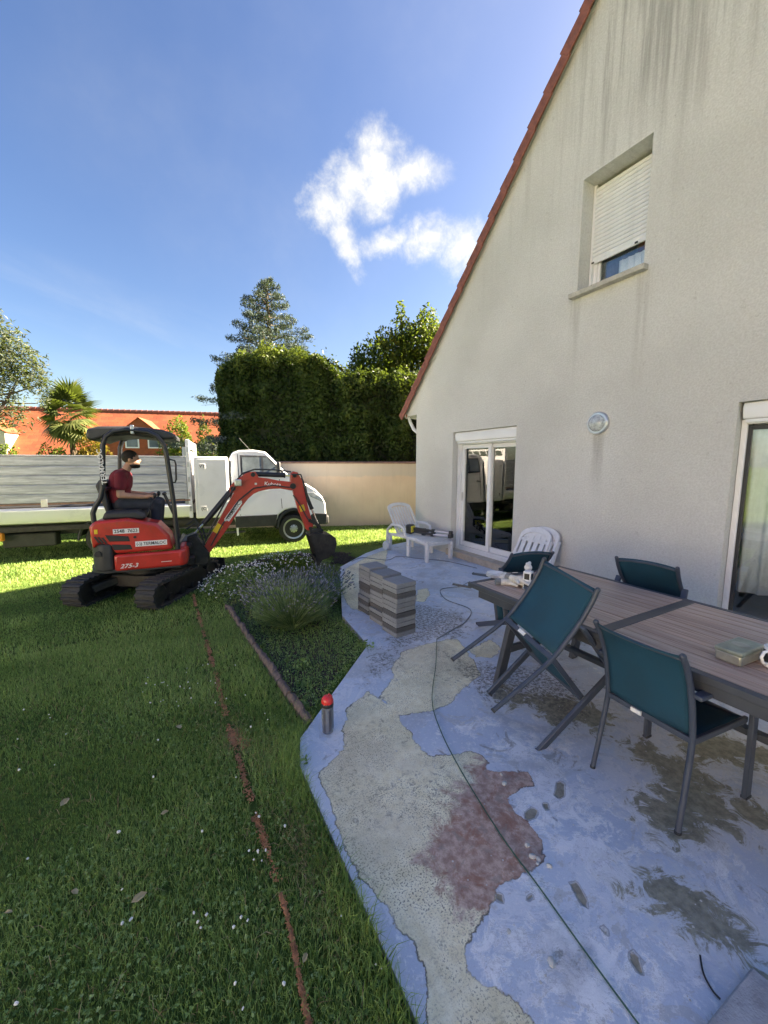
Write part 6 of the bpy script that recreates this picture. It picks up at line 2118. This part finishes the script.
tp.scale = (1.15, 1.0, 1.35)
# two folded white loungers leaning on the wall
LB = []
for k, (dx, dy, tilt, lab) in enumerate(((0, 0, 28, 'folded white plastic lounger leaning on the wall, the outer one with an empty grid frame'), (.085, -.075, 26, 'folded white plastic lounger sandwiched between the outer one and the wall'))):
    fl = empty('folded_lounger', (3.97 + dx, 3.60 + dy, 0), 0, lab, 'sun lounger')
    base = Matrix.Rotation(R(90), 4, 'Z') @ Matrix.Rotation(R(tilt), 4, 'X')
    slatted_panel(fl, .50, .90, M['white_resin'], base, cols=4, rows=(.28, .52, .78))
    b = MB(); b.M = base; b.box(-.17, .17, -.020, .0, .70, .84); b.build('head_panel', M['white_resin'], fl, bevel=.01)
    for s in (-1, 1):
        b = MB(); b.M = base; b.bar((s * .262, -.03, .0), (s * .245, -.03, .74), .035, .030); b.build('folded_leg', M['white_resin'], fl, bevel=.006)

# paving blocks in three short stacks
GB = 'grey concrete blocks in three short stacks'
bpy_b = {}
stacks = [((1.905, 3.18), 11, 'nearest', R(6)), ((1.915, 3.49), 11, 'middle', R(5)), ((1.925, 3.81), 11, 'farthest', R(4))]
ordn = ['bottom', 'second from the bottom', 'third from the bottom', 'fourth from the bottom', 'fifth from the bottom', 'middle', 'fifth from the top', 'fourth from the top', 'third from the top', 'second from the top', 'topmost']
th_ = .0482
pat = ['dld lldld'.replace(' ', ''), 'dldlldlll', 'dllddldll']
rnd_b = 0
pats = {'nearest': 'ldlldllldll', 'middle': 'ldldllldlll', 'farthest': 'dldllddllll'}
for (cx, cy_), n_b, nm, rz in stacks:
    for k in range(n_b):
        c_ = pats[nm][k]
        key = c_
        if key not in bpy_b:
            b = MB(); b.box(-.118, .118, -.120, .120, 0, th_ - .003)
            o = b.build('paving_block', M['paver_light'] if c_ == 'l' else M['paver_dark'], None, bevel=.005)
            bpy_b[key] = o
        else:
            o = bpy_b[key].copy(); COL.objects.link(o)
        sx = {'middle': (0 if k < 3 else .006), 'nearest': 0, 'farthest': (.0 if k < 4 else .012)}[nm]
        o.location = (cx + sx + rnd.uniform(-.004, .004), cy_ + rnd.uniform(-.004, .004), k * th_ + .001)
        o.rotation_euler = (0, 0, rz + rnd.uniform(-.015, .015))
        tag(o, f"{'light grey' if c_ == 'l' else 'dark grey'} concrete block, {ordn[k]} in the {nm} stack", 'paving block', GB)

# plastic bottle with red cap
bt = empty('shaker_bottle', (.765, 2.13, 0), 0, 'clear grey plastic bottle with a red cap standing at the terrace edge', 'bottle')
M['bottle_plastic'] = pm('bottle_plastic', (.17, .19, .22), .15, var=.1, bump=0, coat=.6)
M['bottle_print'] = pm('bottle_print', (.075, .08, .10), .4, var=.2, bump=0)
b = MB(); b.lathe([(.030, 0), (.034, .004), (.036, .06), (.036, .17), (.035, .175)], n=24); b.build('bottle_body', M['bottle_plastic'], bt, smooth=50)
for a0 in (R(200), R(262), R(320)):
    vs = []
    for z in (.02, .165):
        for k in range(4):
            a = a0 + k * .17; vs.append((.0366 * math.cos(a), .0366 * math.sin(a), z))
    b = MB(); b.add(vs, [(k, k + 1, 5 + k, 4 + k) for k in range(3)]); b.build('print_stripe', M['bottle_print'], bt, smooth=60)
b = MB(); b.lathe([(.0375, .172), (.0385, .176), (.0385, .192), (.036, .196)], n=24); b.build('neck_ring', M['decal_black'], bt, smooth=40)
b = MB(); b.lathe([(.0375, .196), (.0375, .207), (.031, .226), (.020, .236), (.004, .238)], n=24); b.build('cap', M['red_cap'], bt, smooth=50)
b = MB(); b.tube([(.004, 0, .232), (.012, .0, .245), (.030, 0, .222)], .006, 8); b.build('spout', M['red_cap'], bt, smooth=60)

# cables, loose stone slab, stray pebbles and chips
def floor_cable(name, pts, r_, mat, label, z=.004):
    P = [np.array((x, y, z + r_)) for x, y in pts]
    out = []
    for i in range(len(P) - 1):
        p0 = P[max(0, i - 1)]; p1 = P[i]; p2 = P[i + 1]; p3 = P[min(len(P) - 1, i + 2)]
        for t in np.linspace(0, 1, 6, endpoint=False):
            out.append(.5 * ((2 * p1) + (-p0 + p2) * t + (2 * p0 - 5 * p1 + 4 * p2 - p3) * t * t + (-p0 + 3 * p1 - 3 * p2 + p3) * t ** 3))
    out.append(P[-1])
    b = MB(); b.tube(out, r_, 6); o = b.build(name, mat, None, smooth=70)
    return tag(o, label, 'cable')


floor_cable('cable', [(2.12, 2.84), (1.84, 2.47), (1.525, 2.085), (1.386, 1.805), (1.288, 1.493), (1.203, 1.114), (1.173, .872), (1.141, .644), (1.115, .40), (1.09, .0)], .0028, M['cable'], 'thin dark green cable running across the peeling terrace towards the camera')
floor_cable('cable', [(3.63, 4.107), (3.35, 4.0), (3.053, 4.016), (2.874, 3.677), (2.912, 3.281), (2.645, 3.037), (2.42, 2.95), (2.12, 2.84)], .005, M['grey_cord'], 'grey cord looping on the terrace behind the block stacks')
floor_cable('cable', [(1.475, .471), (1.429, .443), (1.405, .41), (1.401, .388)], .003, M['decal_black'], 'short black wire beside the loose slab at the bottom right')
floor_cable('cable', [(2.62, 5.95), (2.9, 6.1), (3.2, 5.75), (3.5, 5.9), (3.72, 5.6), (4.05, 5.2), (4.2, 4.6)], .006, M['grey_cord'], 'grey cord snaking past the foot of the white sun lounger')
b = MB(); b.prism([(1.02, .388), (1.578, .372), (1.60, -.1), (1.0, -.1)], 0.001, .022, 'z')
tag(b.build('loose_slab', M['grey_slab'], None, bevel=.006), 'light grey stone slab lying at the bottom right corner', 'slab')
n = 500
P = np.stack([rng.uniform(.9, 3.4, n), rng.uniform(.3, 4.2, n)], 1)
keep = sdf(P, [(.9, .3), (.95, 1.8), (1.5, 2.9), (2.2, 4.1), (3.3, 4.0), (3.0, .3)]) > 0
P = P[keep]
V, Q = [], []
for i, (x, y) in enumerate(P):
    s = float(rng.uniform(.002, .006)); a = float(rng.uniform(0, 3))
    k = len(V)
    c_, s_ = math.cos(a) * s, math.sin(a) * s
    V += [(x + c_, y + s_, .001), (x - s_, y + c_, .001), (x - c_, y - s_, .001), (x + s_, y - c_, .001), (x, y, .001 + s * .9)]
    Q += [(k, k + 1, k + 4), (k + 1, k + 2, k + 4), (k + 2, k + 3, k + 4), (k + 3, k, k + 4)]
tag(fast_mesh('paint_crumb', V, tris=Q, mat=M['chip']), kind='stuff')
for i, (x, y) in enumerate([(1.245, .945), (1.262, .955), (1.25, .975), (.96, .83), (1.28, .915), (1.43, 1.31), (1.46, 1.36), (1.27, 1.02), (1.02, .70)]):
    b = MB(); b.ball((0, 0, .004), .008 + .003 * (i % 3), 7, 5, (1.2, .9, .6)); o = b.build('pebble', M['chip'], None); o.location = (x, y, .001); o.rotation_euler = (0, 0, i * 1.3)
    tag(o, ['white flake at the lower right rim of the reddish patch', 'pale flake just right of the lowest rim flake', 'white flake above the rim flakes on the reddish patch', 'white stone chip on the paint edge nearest the camera', 'small chip left of the reddish patch rim', 'pale chip on the small upper lobe of the reddish patch', 'pale chip at the top corner of the reddish patch', 'white flake in the middle of the reddish patch beside the cable', 'small chip on the cream screed left of the reddish patch'][i], 'pebble', 'white flakes on the reddish patch')

# ================================================================== lawn, bed and plants
BED = [(.53, 4.85), (.60, 3.6), (.675, 2.32), (.62, 2.22), (1.50, 3.06), (1.56, 3.82), (2.25, 5.55), (2.6, 6.3), (2.2, 7.15), (1.2, 7.2), (.5, 6.9), (.35, 5.6)]
TR1 = [(.165, 5.75), (.171, 5.39), (.203, 4.166), (.219, 3.318), (.224, 2.865), (.238, 2.311), (.259, 1.785), (.274, 1.563)]
TR2 = [(.280, 1.33), (.281, 1.203), (.268, 1.027), (.262, .85)]


def dist_path(P, path):
    d = np.full(len(P), 9.0)
    for i in range(len(path) - 1):
        a = np.array(path[i]); b = np.array(path[i + 1]); e = b - a
        t = np.clip(((P - a) @ e) / (e @ e), 0, 1)
        d = np.minimum(d, np.linalg.norm(P - a - t[:, None] * e, axis=1))
    return d


def blades(P, h, w_, lean=.35, wind=(0, 0), z0=G, seed=0, kink=.5):
    n = len(P)
    az = rng.uniform(0, 2 * np.pi, n)
    dirv = np.stack([np.cos(az), np.sin(az)], 1)
    la = rng.uniform(.1, 1, n)[:, None] * lean * h[:, None]
    ld = rng.normal(size=(n, 2)); ld /= np.linalg.norm(ld, axis=1)[:, None]
    ld = ld + np.array(wind)
    base = np.concatenate([P, np.full((n, 1), 0.0)], 1)
    base[:, 2] = z0
    side = np.concatenate([dirv, np.zeros((n, 1))], 1) * (w_[:, None] / 2)
    mid = base.copy(); mid[:, :2] += ld * la * .38; mid[:, 2] += h * .58
    tip = base.copy(); tip[:, :2] += ld * la; tip[:, 2] += h * np.clip(1 - .35 * lean, .4, 1)
    V = np.stack([base - side, base + side, mid - side * .75, mid + side * .75, tip], 1).reshape(-1, 3)
    i = np.arange(n)[:, None] * 5
    Q = i + [0, 1, 3, 2]
    T_ = i + [2, 3, 4]
    return V, Q, T_


def scatter(xmin, xmax, ymin, ymax, dens_fn, dmax):
    n = int((xmax - xmin) * (ymax - ymin) * dmax)
    P = np.stack([rng.uniform(xmin, xmax, n), rng.uniform(ymin, ymax, n)], 1)
    return P[rng.random(n) < dens_fn(P) / dmax]


def p3(P): return np.concatenate([P, np.zeros((len(P), 1))], 1)


def lawn_mask(P):
    ok = sdf(P, TERR) < -.005
    ok &= sdf(P, BED) < 0
    ok &= (dist_path(P, TR1) > .004 + .032 * rng.random(len(P)) ** 1.5 + .014 * lump(p3(P), 9, 71)) & (dist_path(P, TR2) > .010)
    return ok


def frustum(P, marg=.35):
    fwd = np.array((math.sin(yaw), math.cos(yaw))); r2 = np.array((math.cos(yaw), -math.sin(yaw)))
    f = P @ fwd; r_ = P @ r2
    return (f > -.1) & (np.abs(r_) < f * 1.02 + marg)


bands = [(-3.0, .72, -.2, 2.6, 19000, .036, .0030), (-4.6, .72, 2.6, 4.6, 9500, .036, .0042), (-5.2, 2.4, 4.6, 7.6, 3600, .038, .0065), (-9.5, 6.0, 7.6, 13.5, 1100, .045, .012)]
VV, QQ, TT, TN = [], [], [], []
off_ = 0
for bi, (x0, x1, y0, y1, dm, hh, ww) in enumerate(bands):
    P = scatter(x0, x1, y0, y1, lambda P: np.full(len(P), dm), dm)
    P = P[frustum(P, 1.25)]
    P = P[lawn_mask(P)]
    P = P[(sdf(P, [(W, -4), (W, 6.9), (14, 6.9), (14, -4)]) < 0)]
    if bi == 3:
        Aw = np.array((2.759, 10.965)); Bw = np.array((5.587, 9.875)); dw = (Bw - Aw) / np.linalg.norm(Bw - Aw); nw = np.array((dw[1], -dw[0]))
        P = P[((P - Aw) @ nw) > .02]
    nz = lump(p3(P), 1.1, 5); nz2 = lump(p3(P), 4.5, 6); nz3 = lump(p3(P), 12, 7)
    edge = np.clip(1 - (-sdf(P, TERR)) / .16, 0, 1) * (P[:, 1] < 2.3)
    h = hh * rng.uniform(.55, 1.35, len(P)) * (1 + .25 * nz + .18 * nz2) * (1 + 1.2 * edge)
    h *= 1 + .35 * np.clip(1 - np.abs(P[:, 0] - .45) / .25, 0, 1) * (P[:, 1] < 3.2)
    w_ = ww * rng.uniform(.6, 1.3, len(P))
    V, Q, T_ = blades(P, np.clip(h, .012, .2), w_, lean=.85, wind=(.15 * 1, .1))
    tone = np.clip(.46 + .22 * nz + .17 * nz2 + .12 * nz3 + rng.normal(0, .20, len(P)) - .10 * edge, 0, 1)
    VV.append(V); QQ.append(Q + off_); TT.append(T_ + off_); TN.append(np.repeat(tone, 5)); off_ += len(V)
gr = fast_mesh('grass', np.concatenate(VV), quads=np.concatenate(QQ), tris=np.concatenate(TT), mat=M['grass'], tone={'tone': np.concatenate(TN)})
tag(gr, kind='stuff')

# clover leaves mixed into the lawn
P = scatter(-1.5, .7, .4, 3.6, lambda P: 3200 * np.clip(.05 + .35 * lump(p3(P), 2.2, 15) + .35 * np.clip(1 - np.abs(P[:, 1] - 1.3), 0, 1), 0, 1), 3200)
P = P[frustum(P)]; P = P[lawn_mask(P)]
P_ = np.repeat(P, 3, 0) + np.tile(np.array([(.004, 0), (-.002, .0036), (-.002, -.0036)]), (len(P), 1))
P3_ = np.concatenate([P_, G + np.repeat(rng.uniform(.016, .034, (len(P), 1)), 3, 0)], 1)
V, T_, tn = leaves(P3_, .0085, asp=.85, jit=.35, N=np.tile((0, 0, 1.0), (len(P3_), 1)))
tag(fast_mesh('clover', V, tris=T_, mat=M['clover'], tone={'tone': np.repeat(np.repeat(rng.random(len(P)), 3), 4)}), kind='stuff')
# dead straw where the ground was scuffed
def blob_d(P, c, rx, ry): return np.clip(1 - ((P[:, 0] - c[0]) / rx) ** 2 - ((P[:, 1] - c[1]) / ry) ** 2, 0, 1)
P = scatter(-1.2, .7, .5, 5, lambda P: 9000 * np.clip(blob_d(P, (.42, 1.45), .11, .42) * .9 + blob_d(P, (.40, 2.1), .13, .22) * .55 + blob_d(P, (.25, 2.35), .10, .18) * .8 + .05 + .10 * (dist_path(P, TR1) < .09), 0, 1), 9000)
P = P[lawn_mask(P)]
V, Q, T_ = blades(P, rng.uniform(.03, .062, len(P)), rng.uniform(.0018, .0035, len(P)), lean=1.9)
tag(fast_mesh('dry_grass', V, quads=Q, tris=T_, mat=M['straw'], tone={'tone': np.repeat(rng.random(len(P)), 5)}), kind='stuff')

# clover flower heads
P = scatter(-1.6, .62, .45, 3.4, lambda P: 60 * np.clip(.25 + 1.2 * lump(p3(P), 3.0, 77), 0.08, 1), 60)
P = P[frustum(P)]; P = P[lawn_mask(P)]
P = np.concatenate([P, [(-.02, 1.42), (-.01, 1.38), (.02, 1.40), (.0, 1.36), (.13, 1.32), (.15, 1.30), (.21, 1.52), (.23, 1.54), (.24, 1.50), (.26, 1.53), (-.22, 1.50), (-.25, 1.52), (.27, 1.72), (.26, 1.75)]])
b = MB()
for x, y in P:
    z = G + rnd.uniform(.03, .05); r_ = rnd.uniform(.0035, .0075)
    for _ in range(3):
        b.ball((x + rnd.uniform(-.4, .4) * r_, y + rnd.uniform(-.4, .4) * r_, z + rnd.uniform(-.3, .3) * r_), r_ * rnd.uniform(.5, .9), 5, 4)
tag(b.build('clover_flower', M['flower_white'], None), kind='stuff')
for i, (x, y, s, rz) in enumerate([(-.20, 1.58, .028, .4), (-.55, 2.25, .030, 1.2), (-.42, 1.72, .020, 2.2), (-.12, 1.95, .018, .2), (-.05, 2.6, .03, 1.9), (-.62, 1.75, .016, 2.7), (.30, 1.1, .016, .9), (-.35, 1.15, .02, 1.5)]):
    b = MB(); b.add([(-s, 0, 0), (-s * .4, s * .5, .004), (s * .4, s * .45, .006), (s, 0, .001), (s * .4, -s * .45, .007), (-s * .4, -s * .5, .003)], [(0, 1, 2, 3), (0, 3, 4, 5)])
    o = b.build('fallen_leaf', M['leaf_dry'], None, smooth=0); o.location = (x, y, G + .038); o.rotation_euler = (.2, .15, rz)
    tag(o, ['dry leaf on the lawn left of the thin orange soil line', 'large pale leaf on the lawn, farthest to the left', 'yellowish leaf on the lawn at mid left, curled and small', 'small leaf on the lawn not far from the soil cut', 'pale dry leaf on the lawn, farthest up towards the excavator', 'tiny leaf on the lawn near the left edge of the picture', 'small leaf lying right beside the thin orange soil line', 'dry leaf on the lawn at the bottom of the picture'][i], 'leaf', 'dry leaves fallen on the lawn')


# soil cut through the turf: crumbly reddish line, and the thin orange line nearer the camera
def crumbs(path, width, n, smin, smax, z0=G, hump=.0):
    segs = [np.linalg.norm(np.array(path[i + 1]) - np.array(path[i])) for i in range(len(path) - 1)]
    cum = np.concatenate([[0], np.cumsum(segs)])
    V, T_ = [], []
    for _ in range(n):
        s = rnd.random() * cum[-1]; i = min(len(segs) - 1, int(np.searchsorted(cum, s) - 1)); i = max(0, i)
        if math.sin(s * 7.3) + math.sin(s * 17.1 + 1) + math.sin(s * 41) < rnd.uniform(-1.6, .9): continue
        f = (s - cum[i]) / segs[i]; a = np.array(path[i]); e = np.array(path[i + 1]) - a
        nn2 = np.array((-e[1], e[0])) / np.linalg.norm(e)
        o = rnd.gauss(0, .42) * width / 2
        p = a + e * f + nn2 * o
        r_ = rnd.uniform(smin, smax)
        k = len(V)
        z = z0 + .004 + hump * max(0, 1 - abs(o) / width)
        q = [(1, 0, 0), (-.5, .87, 0), (-.5, -.87, 0), (rnd.uniform(-.4, .4), rnd.uniform(-.4, .4), 1)]
        an_ = rnd.uniform(0, 6.28); c_, s_ = math.cos(an_), math.sin(an_)
        for (x, y, zz) in q: V.append((p[0] + (x * c_ - y * s_) * r_, p[1] + (x * s_ + y * c_) * r_, z + zz * r_ * rnd.uniform(.8, 1.5) - .002))
        T_ += [(k, k + 1, k + 3), (k + 1, k + 2, k + 3), (k + 2, k, k + 3)]
    return V, T_


def strip(path, wd_, z, jit=.25):
    V, Q = [], []
    pts = []
    for i in range(len(path) - 1):
        for t in np.linspace(0, 1, 9, endpoint=False): pts.append(np.array(path[i]) * (1 - t) + np.array(path[i + 1]) * t)
    pts.append(np.array(path[-1]))
    for i, p in enumerate(pts):
        e = pts[min(len(pts) - 1, i + 1)] - pts[max(0, i - 1)]; nn2 = np.array((-e[1], e[0])) / np.linalg.norm(e)
        a = wd_ / 2 * rnd.uniform(1 - jit, 1 + jit); c_ = wd_ / 2 * rnd.uniform(1 - jit, 1 + jit)
        V += [(*(p + nn2 * a), z), (*(p - nn2 * c_), z)]
        if i: k = 2 * i; Q.append((k - 2, k, k + 1, k - 1))
    return V, Q


V, T_ = crumbs(TR1, .046, 3600, .0030, .009, hump=.008)
tag(fast_mesh('soil_crumb', V, tris=T_, mat=M['clod']), kind='stuff')
V, T_ = crumbs([(.42, 6.0), (1.4, 7.1), (2.5, 7.15), (2.9, 6.75), (2.5, 6.2)], .42, 3500, .008, .035, hump=.04)
tag(fast_mesh('dug_soil', V, tris=T_, mat=M['dark_clod']), kind='stuff')
V, T_ = crumbs([(.30, 2.25), (.24, 2.45)], .10, 500, .003, .008, hump=.006)
tag(fast_mesh('soil_crumb', V, tris=T_, mat=M['clod']), kind='stuff')
TR3 = [(.279, 1.345), (.2815, 1.27), (.281, 1.203), (.275, 1.11), (.268, 1.027), (.262, .85), (.26, .65)]
V, Q = strip(TR3, .010, G + .024, .5)
tag(fast_mesh('soil_cut', V, quads=Q, mat=M['clod']), kind='structure')
V, T_ = crumbs(TR3, .020, 1500, .0022, .0055, G + .022, hump=.004)
tag(fast_mesh('soil_crumb', V, tris=T_, mat=M['clod']), kind='stuff')
V, T_ = crumbs([(.262, 1.75), (.274, 1.563), (.279, 1.40)], .030, 260, .002, .006, G + .018)
tag(fast_mesh('soil_crumb', V, tris=T_, mat=M['clod']), kind='stuff')

# bed: soil, low ground cover, edging, lavender, white flowers
bx_ = np.arange(.2, 2.8, .06); by_ = np.arange(2.1, 7.4, .06)
BX_, BY_ = np.meshgrid(bx_, by_, indexing='ij')
q0 = (np.arange(len(bx_) - 1)[:, None] * len(by_) + np.arange(len(by_) - 1)[None]).ravel()
q_ = np.stack([q0, q0 + len(by_), q0 + len(by_) + 1, q0 + 1], 1)
BV = np.stack([BX_.ravel(), BY_.ravel()], 1)
q_ = q_[(sdf(BV, BED) > .02)[q_].all(1)]
us = np.unique(q_); ix = -np.ones(len(BV), int); ix[us] = np.arange(len(us))
bz = G + .004 + .006 * lump(p3(BV), 4, 12)[us].clip(0)
tag(fast_mesh('bed_soil', np.concatenate([BV[us], bz[:, None]], 1), quads=ix[q_], mat=M['dark_clod'], smooth=True), kind='structure')
P = scatter(.3, 2.7, 2.2, 7.3, lambda P: 9000 * np.clip(.75 + .4 * lump(p3(P), 3.5, 31), .12, 1) * np.where(P[:, 1] > 5, .6, 1), 9000)
P = P[sdf(P, BED) > .01]
hz_ = G + rng.uniform(.005, .038, (len(P), 1)) + .02 * lump(p3(P), 5, 4)[:, None]
V, T_, tn = leaves(np.concatenate([P, hz_], 1), .015, asp=.7, jit=.6, N=np.tile((0, 0, 1.0), (len(P), 1)))
tag(fast_mesh('ground_cover', V, tris=T_, mat=M['clover'], tone={'tone': tn}), kind='stuff')
P = scatter(.3, 2.7, 2.2, 7.3, lambda P: np.full(len(P), 1500.), 1500)
P = P[sdf(P, BED) > .0]
V, Q, T_ = blades(P, rng.uniform(.03, .09, len(P)), rng.uniform(.003, .005, len(P)), lean=.8)
tag(fast_mesh('grass', V, quads=Q, tris=T_, mat=M['grass'], tone={'tone': np.repeat(rng.random(len(P)) * .7, 5)}), kind='stuff')

eg = empty('bed_edging', (0, 0, G), 0, 'row of weathered brown log-shaped edging stones along the flower bed', 'edging')
path = [(.50, 5.0), (.53, 4.85), (.565, 4.1), (.60, 3.5), (.64, 2.85), (.685, 2.27)]
cum = 0
for i in range(len(path) - 1):
    a, c_ = np.array(path[i]), np.array(path[i + 1]); L_ = np.linalg.norm(c_ - a)
    k = int(L_ / .115)
    for j in range(k):
        p = a + (c_ - a) * (j + .5) / k
        b = MB()
        hgt = .066 * rnd.uniform(.8, 1.2); ww_ = .028 * rnd.uniform(.85, 1.15); ll = L_ / k * .5 * .97
        n = 9
        pr_ = [(-ww_, -.05), (-ww_, hgt * .55), (-ww_ * .75, hgt * .85), (-ww_ * .25, hgt), (ww_ * .3, hgt * .98), (ww_ * .8, hgt * .8), (ww_, hgt * .5), (ww_, -.05)]
        vs = []
        for t in (-1, -.5, 0, .5, 1):
            sc_ = 1 - .16 * abs(t) ** 3
            vs += [(x * sc_ + rnd.uniform(-.004, .004), t * ll, z * (sc_ if z > 0 else 1) + (rnd.uniform(-.006, .006) if z > 0 else 0)) for x, z in pr_]
        m = len(pr_)
        fs = [tuple(range(m)), tuple(range(5 * m - 1, 4 * m - 1, -1))] + [(s_ * m + q, s_ * m + (q + 1) % m, (s_ + 1) * m + (q + 1) % m, (s_ + 1) * m + q) for s_ in range(4) for q in range(m)]
        b.add(vs, fs); o = b.build('edging_stone', M['edging'], eg, smooth=50)
        o.location = (p[0] + rnd.uniform(-.006, .006), p[1], 0); o.rotation_euler = (rnd.uniform(-.05, .05), rnd.uniform(-.1, .1), rnd.uniform(-.08, .08) - math.atan2((c_ - a)[0], (c_ - a)[1]))

# lavender
def stems(name, parent, n, spread, hmin, hmax, w_, mat, droop=.35, c=(0, 0), arc=1.0):
    V, T_, tn, tips = [], [], [], []
    for i in range(n):
        az = rnd.uniform(0, 2 * math.pi); rr = math.sqrt(rnd.random())
        h = rnd.uniform(hmin, hmax) * (1 - .25 * rr)
        out = rr * spread
        d = np.array((math.cos(az), math.sin(az), 0))
        base = np.array((c[0], c[1], 0)) + d * out * .28
        side = np.array((-d[1], d[0], 0)); a2 = rnd.uniform(0, 3.1); side = np.array((math.cos(a2), math.sin(a2), 0)) * w_ / 2
        pts = []
        for t in (0, .35, .7, 1):
            pts.append(base + d * out * (.72 * t ** 1.3) + np.array((0, 0, h * (t - droop * rr * .35 * t * t))))
        k = len(V)
        for q, p in enumerate(pts):
            s_ = (1, .9, .7, .3)[q]
            V += [p - side * s_, p + side * s_]
        for q in range(3): T_ += [(k + 2 * q, k + 2 * q + 1, k + 2 * q + 3), (k + 2 * q, k + 2 * q + 3, k + 2 * q + 2)]
        tn += [rnd.random()] * 8
        tips.append((pts[-1], pts[-1] - pts[-2]))
    fast_mesh(name, V, tris=T_, mat=mat, parent=parent, tone={'tone': tn})
    return tips


def spikes(name, parent, tips, L, r_, mat):
    V, T_, tn = [], [], []
    for p, d in tips:
        d = nrm(d); k = len(V)
        s1 = np.cross(d, (0, 0, 1.0)) + 1e-3; s1 = nrm(s1); s2 = np.cross(d, s1)
        L_ = L * rnd.uniform(.6, 1.3)
        V += [p, p + d * L_ * .4 + s1 * r_, p + d * L_ * .4 + (-.5 * s1 + .87 * s2) * r_, p + d * L_ * .4 + (-.5 * s1 - .87 * s2) * r_, p + d * L_]
        T_ += [(k, k + 1, k + 2), (k, k + 2, k + 3), (k, k + 3, k + 1), (k + 4, k + 2, k + 1), (k + 4, k + 3, k + 2), (k + 4, k + 1, k + 3)]
        tn += [rnd.random()] * 5
    o = fast_mesh(name, V, tris=T_, mat=mat, parent=parent, tone={'tone': tn})
    o['kind'] = 'stuff'


def lavender(loc, n, spread, h0, h1, label, bloom=.35):
    lv = empty('lavender_bush', loc, 0, label, 'lavender', 'lavender bushes in the bed')
    stems('foliage', lv, n, spread, h0 * .55, h1 * .74, .0085, M['lavender_stem'])
    tips = stems('flower_stem', lv, int(n * bloom), spread * 1.15, h0, h1, .0042, M['lavender_stem'], droop=.5)
    spikes('flower_spike', lv, tips, .045, .0075, M['lavender_bloom'])
    for q in lv.children:
        q['kind'] = 'stuff'
    return lv


lavender((1.05, 3.98, G), 5200, .43, .46, .68, 'large round lavender bush in the middle of the flower bed', .14)
lavender((.98, 4.85, G), 700, .34, .26, .44, 'smaller faded lavender bush behind the large one', .35)
lavender((1.58, 4.55, G), 900, .36, .34, .56, 'thin lavender bush at the terrace side of the bed, spikes over the slab', .45)
# white-flowered clump behind
for (x, y, sx, h_, n, lab) in ((.80, 5.75, .50, .30, 1500, 'clump of small white flowers at the left back of the bed'), (1.55, 6.15, .55, .30, 1400, 'clump of small white flowers at the back right of the bed, below the digger bucket')):
    wf_ = empty('white_flower_clump', (x, y, G), 0, lab, 'flowers')
    n2 = 5200
    d = rng.normal(size=(n2, 3)); d /= np.linalg.norm(d, axis=1)[:, None]; d[:, 2] = np.abs(d[:, 2])
    P = d * np.array((sx * 1.15, sx * 1.05, h_)) * rng.uniform(.5, 1, (n2, 1))
    leaf_obj('foliage', P, .032, M['shrub_leaf'] if x > 1 else M['clover'], wf_, asp=.35)
    wf_.children[0]['kind'] = 'stuff'
    m = 300
    d = rng.normal(size=(m, 3)); d /= np.linalg.norm(d, axis=1)[:, None]; d[:, 2] = np.abs(d[:, 2]) + .1
    P = d * np.array((sx * 1.15, sx * 1.05, h_ * 1.08)) * rng.uniform(.86, 1.06, (m, 1))
    V, T_, tn = leaves(np.repeat(P, 3, 0) + rng.normal(size=(m * 3, 3)) * .005, .019, asp=.8, jit=.5, N=np.tile((0, -.3, 1.0), (m * 3, 1)))
    o = fast_mesh('flower', V, tris=T_, mat=M['flower_white'], parent=wf_); o['kind'] = 'stuff'
# a few weeds growing against the slab
for i, (x, y, s) in enumerate([(1.47, 3.02, .10), (.70, 2.45, .07), (.86, 3.0, .09), (.80, 2.72, .06), (.54, 1.97, .07)]):
    wd2 = empty('weed', (x, y, G), 0, ['weed tuft at the pointed corner of the terrace', 'small weed by the end of the edging', 'broad-leaved weed in the bed below the lavender', 'low weed in the bed near the bottle', 'grass tuft against the slab by the bottle'][i], 'weed')
    n2 = 60
    d = rng.normal(size=(n2, 3)); d /= np.linalg.norm(d, axis=1)[:, None]; d[:, 2] = np.abs(d[:, 2])
    leaf_obj('leaf_tuft', d * s * rng.uniform(.3, 1, (n2, 1)), .035, M['clover'], wd2, asp=.5)
    stems('stem', wd2, 14, s * 1.1, s, s * 1.8, .003, M['clover'])

# everything that grows or lies on the turf follows its gentle rise towards the slab
for o in list(bpy.data.objects):
    if o.parent is None and o.type == 'MESH' and o.name.split('.')[0] in ('grass', 'clover', 'dry_grass', 'clover_flower', 'soil_cut', 'soil_crumb', 'dug_soil', 'marking_rod', 'bed_soil', 'ground_cover'):
        me = o.data
        co = np.empty(len(me.vertices) * 3, np.float32); me.vertices.foreach_get('co', co); co = co.reshape(-1, 3)
        co[:, 2] += lift(co[:, 0], co[:, 1]); me.vertices.foreach_set('co', co.ravel()); me.update()
    elif o.parent is None and o.name.split('.')[0] in ('fallen_leaf', 'weed', 'lavender_bush', 'white_flower_clump'):
        o.location.z += float(lift(o.location.x, o.location.y))
    elif o.name.startswith('edging_stone'):
        o.location.z += float(lift(o.location.x, o.location.y))
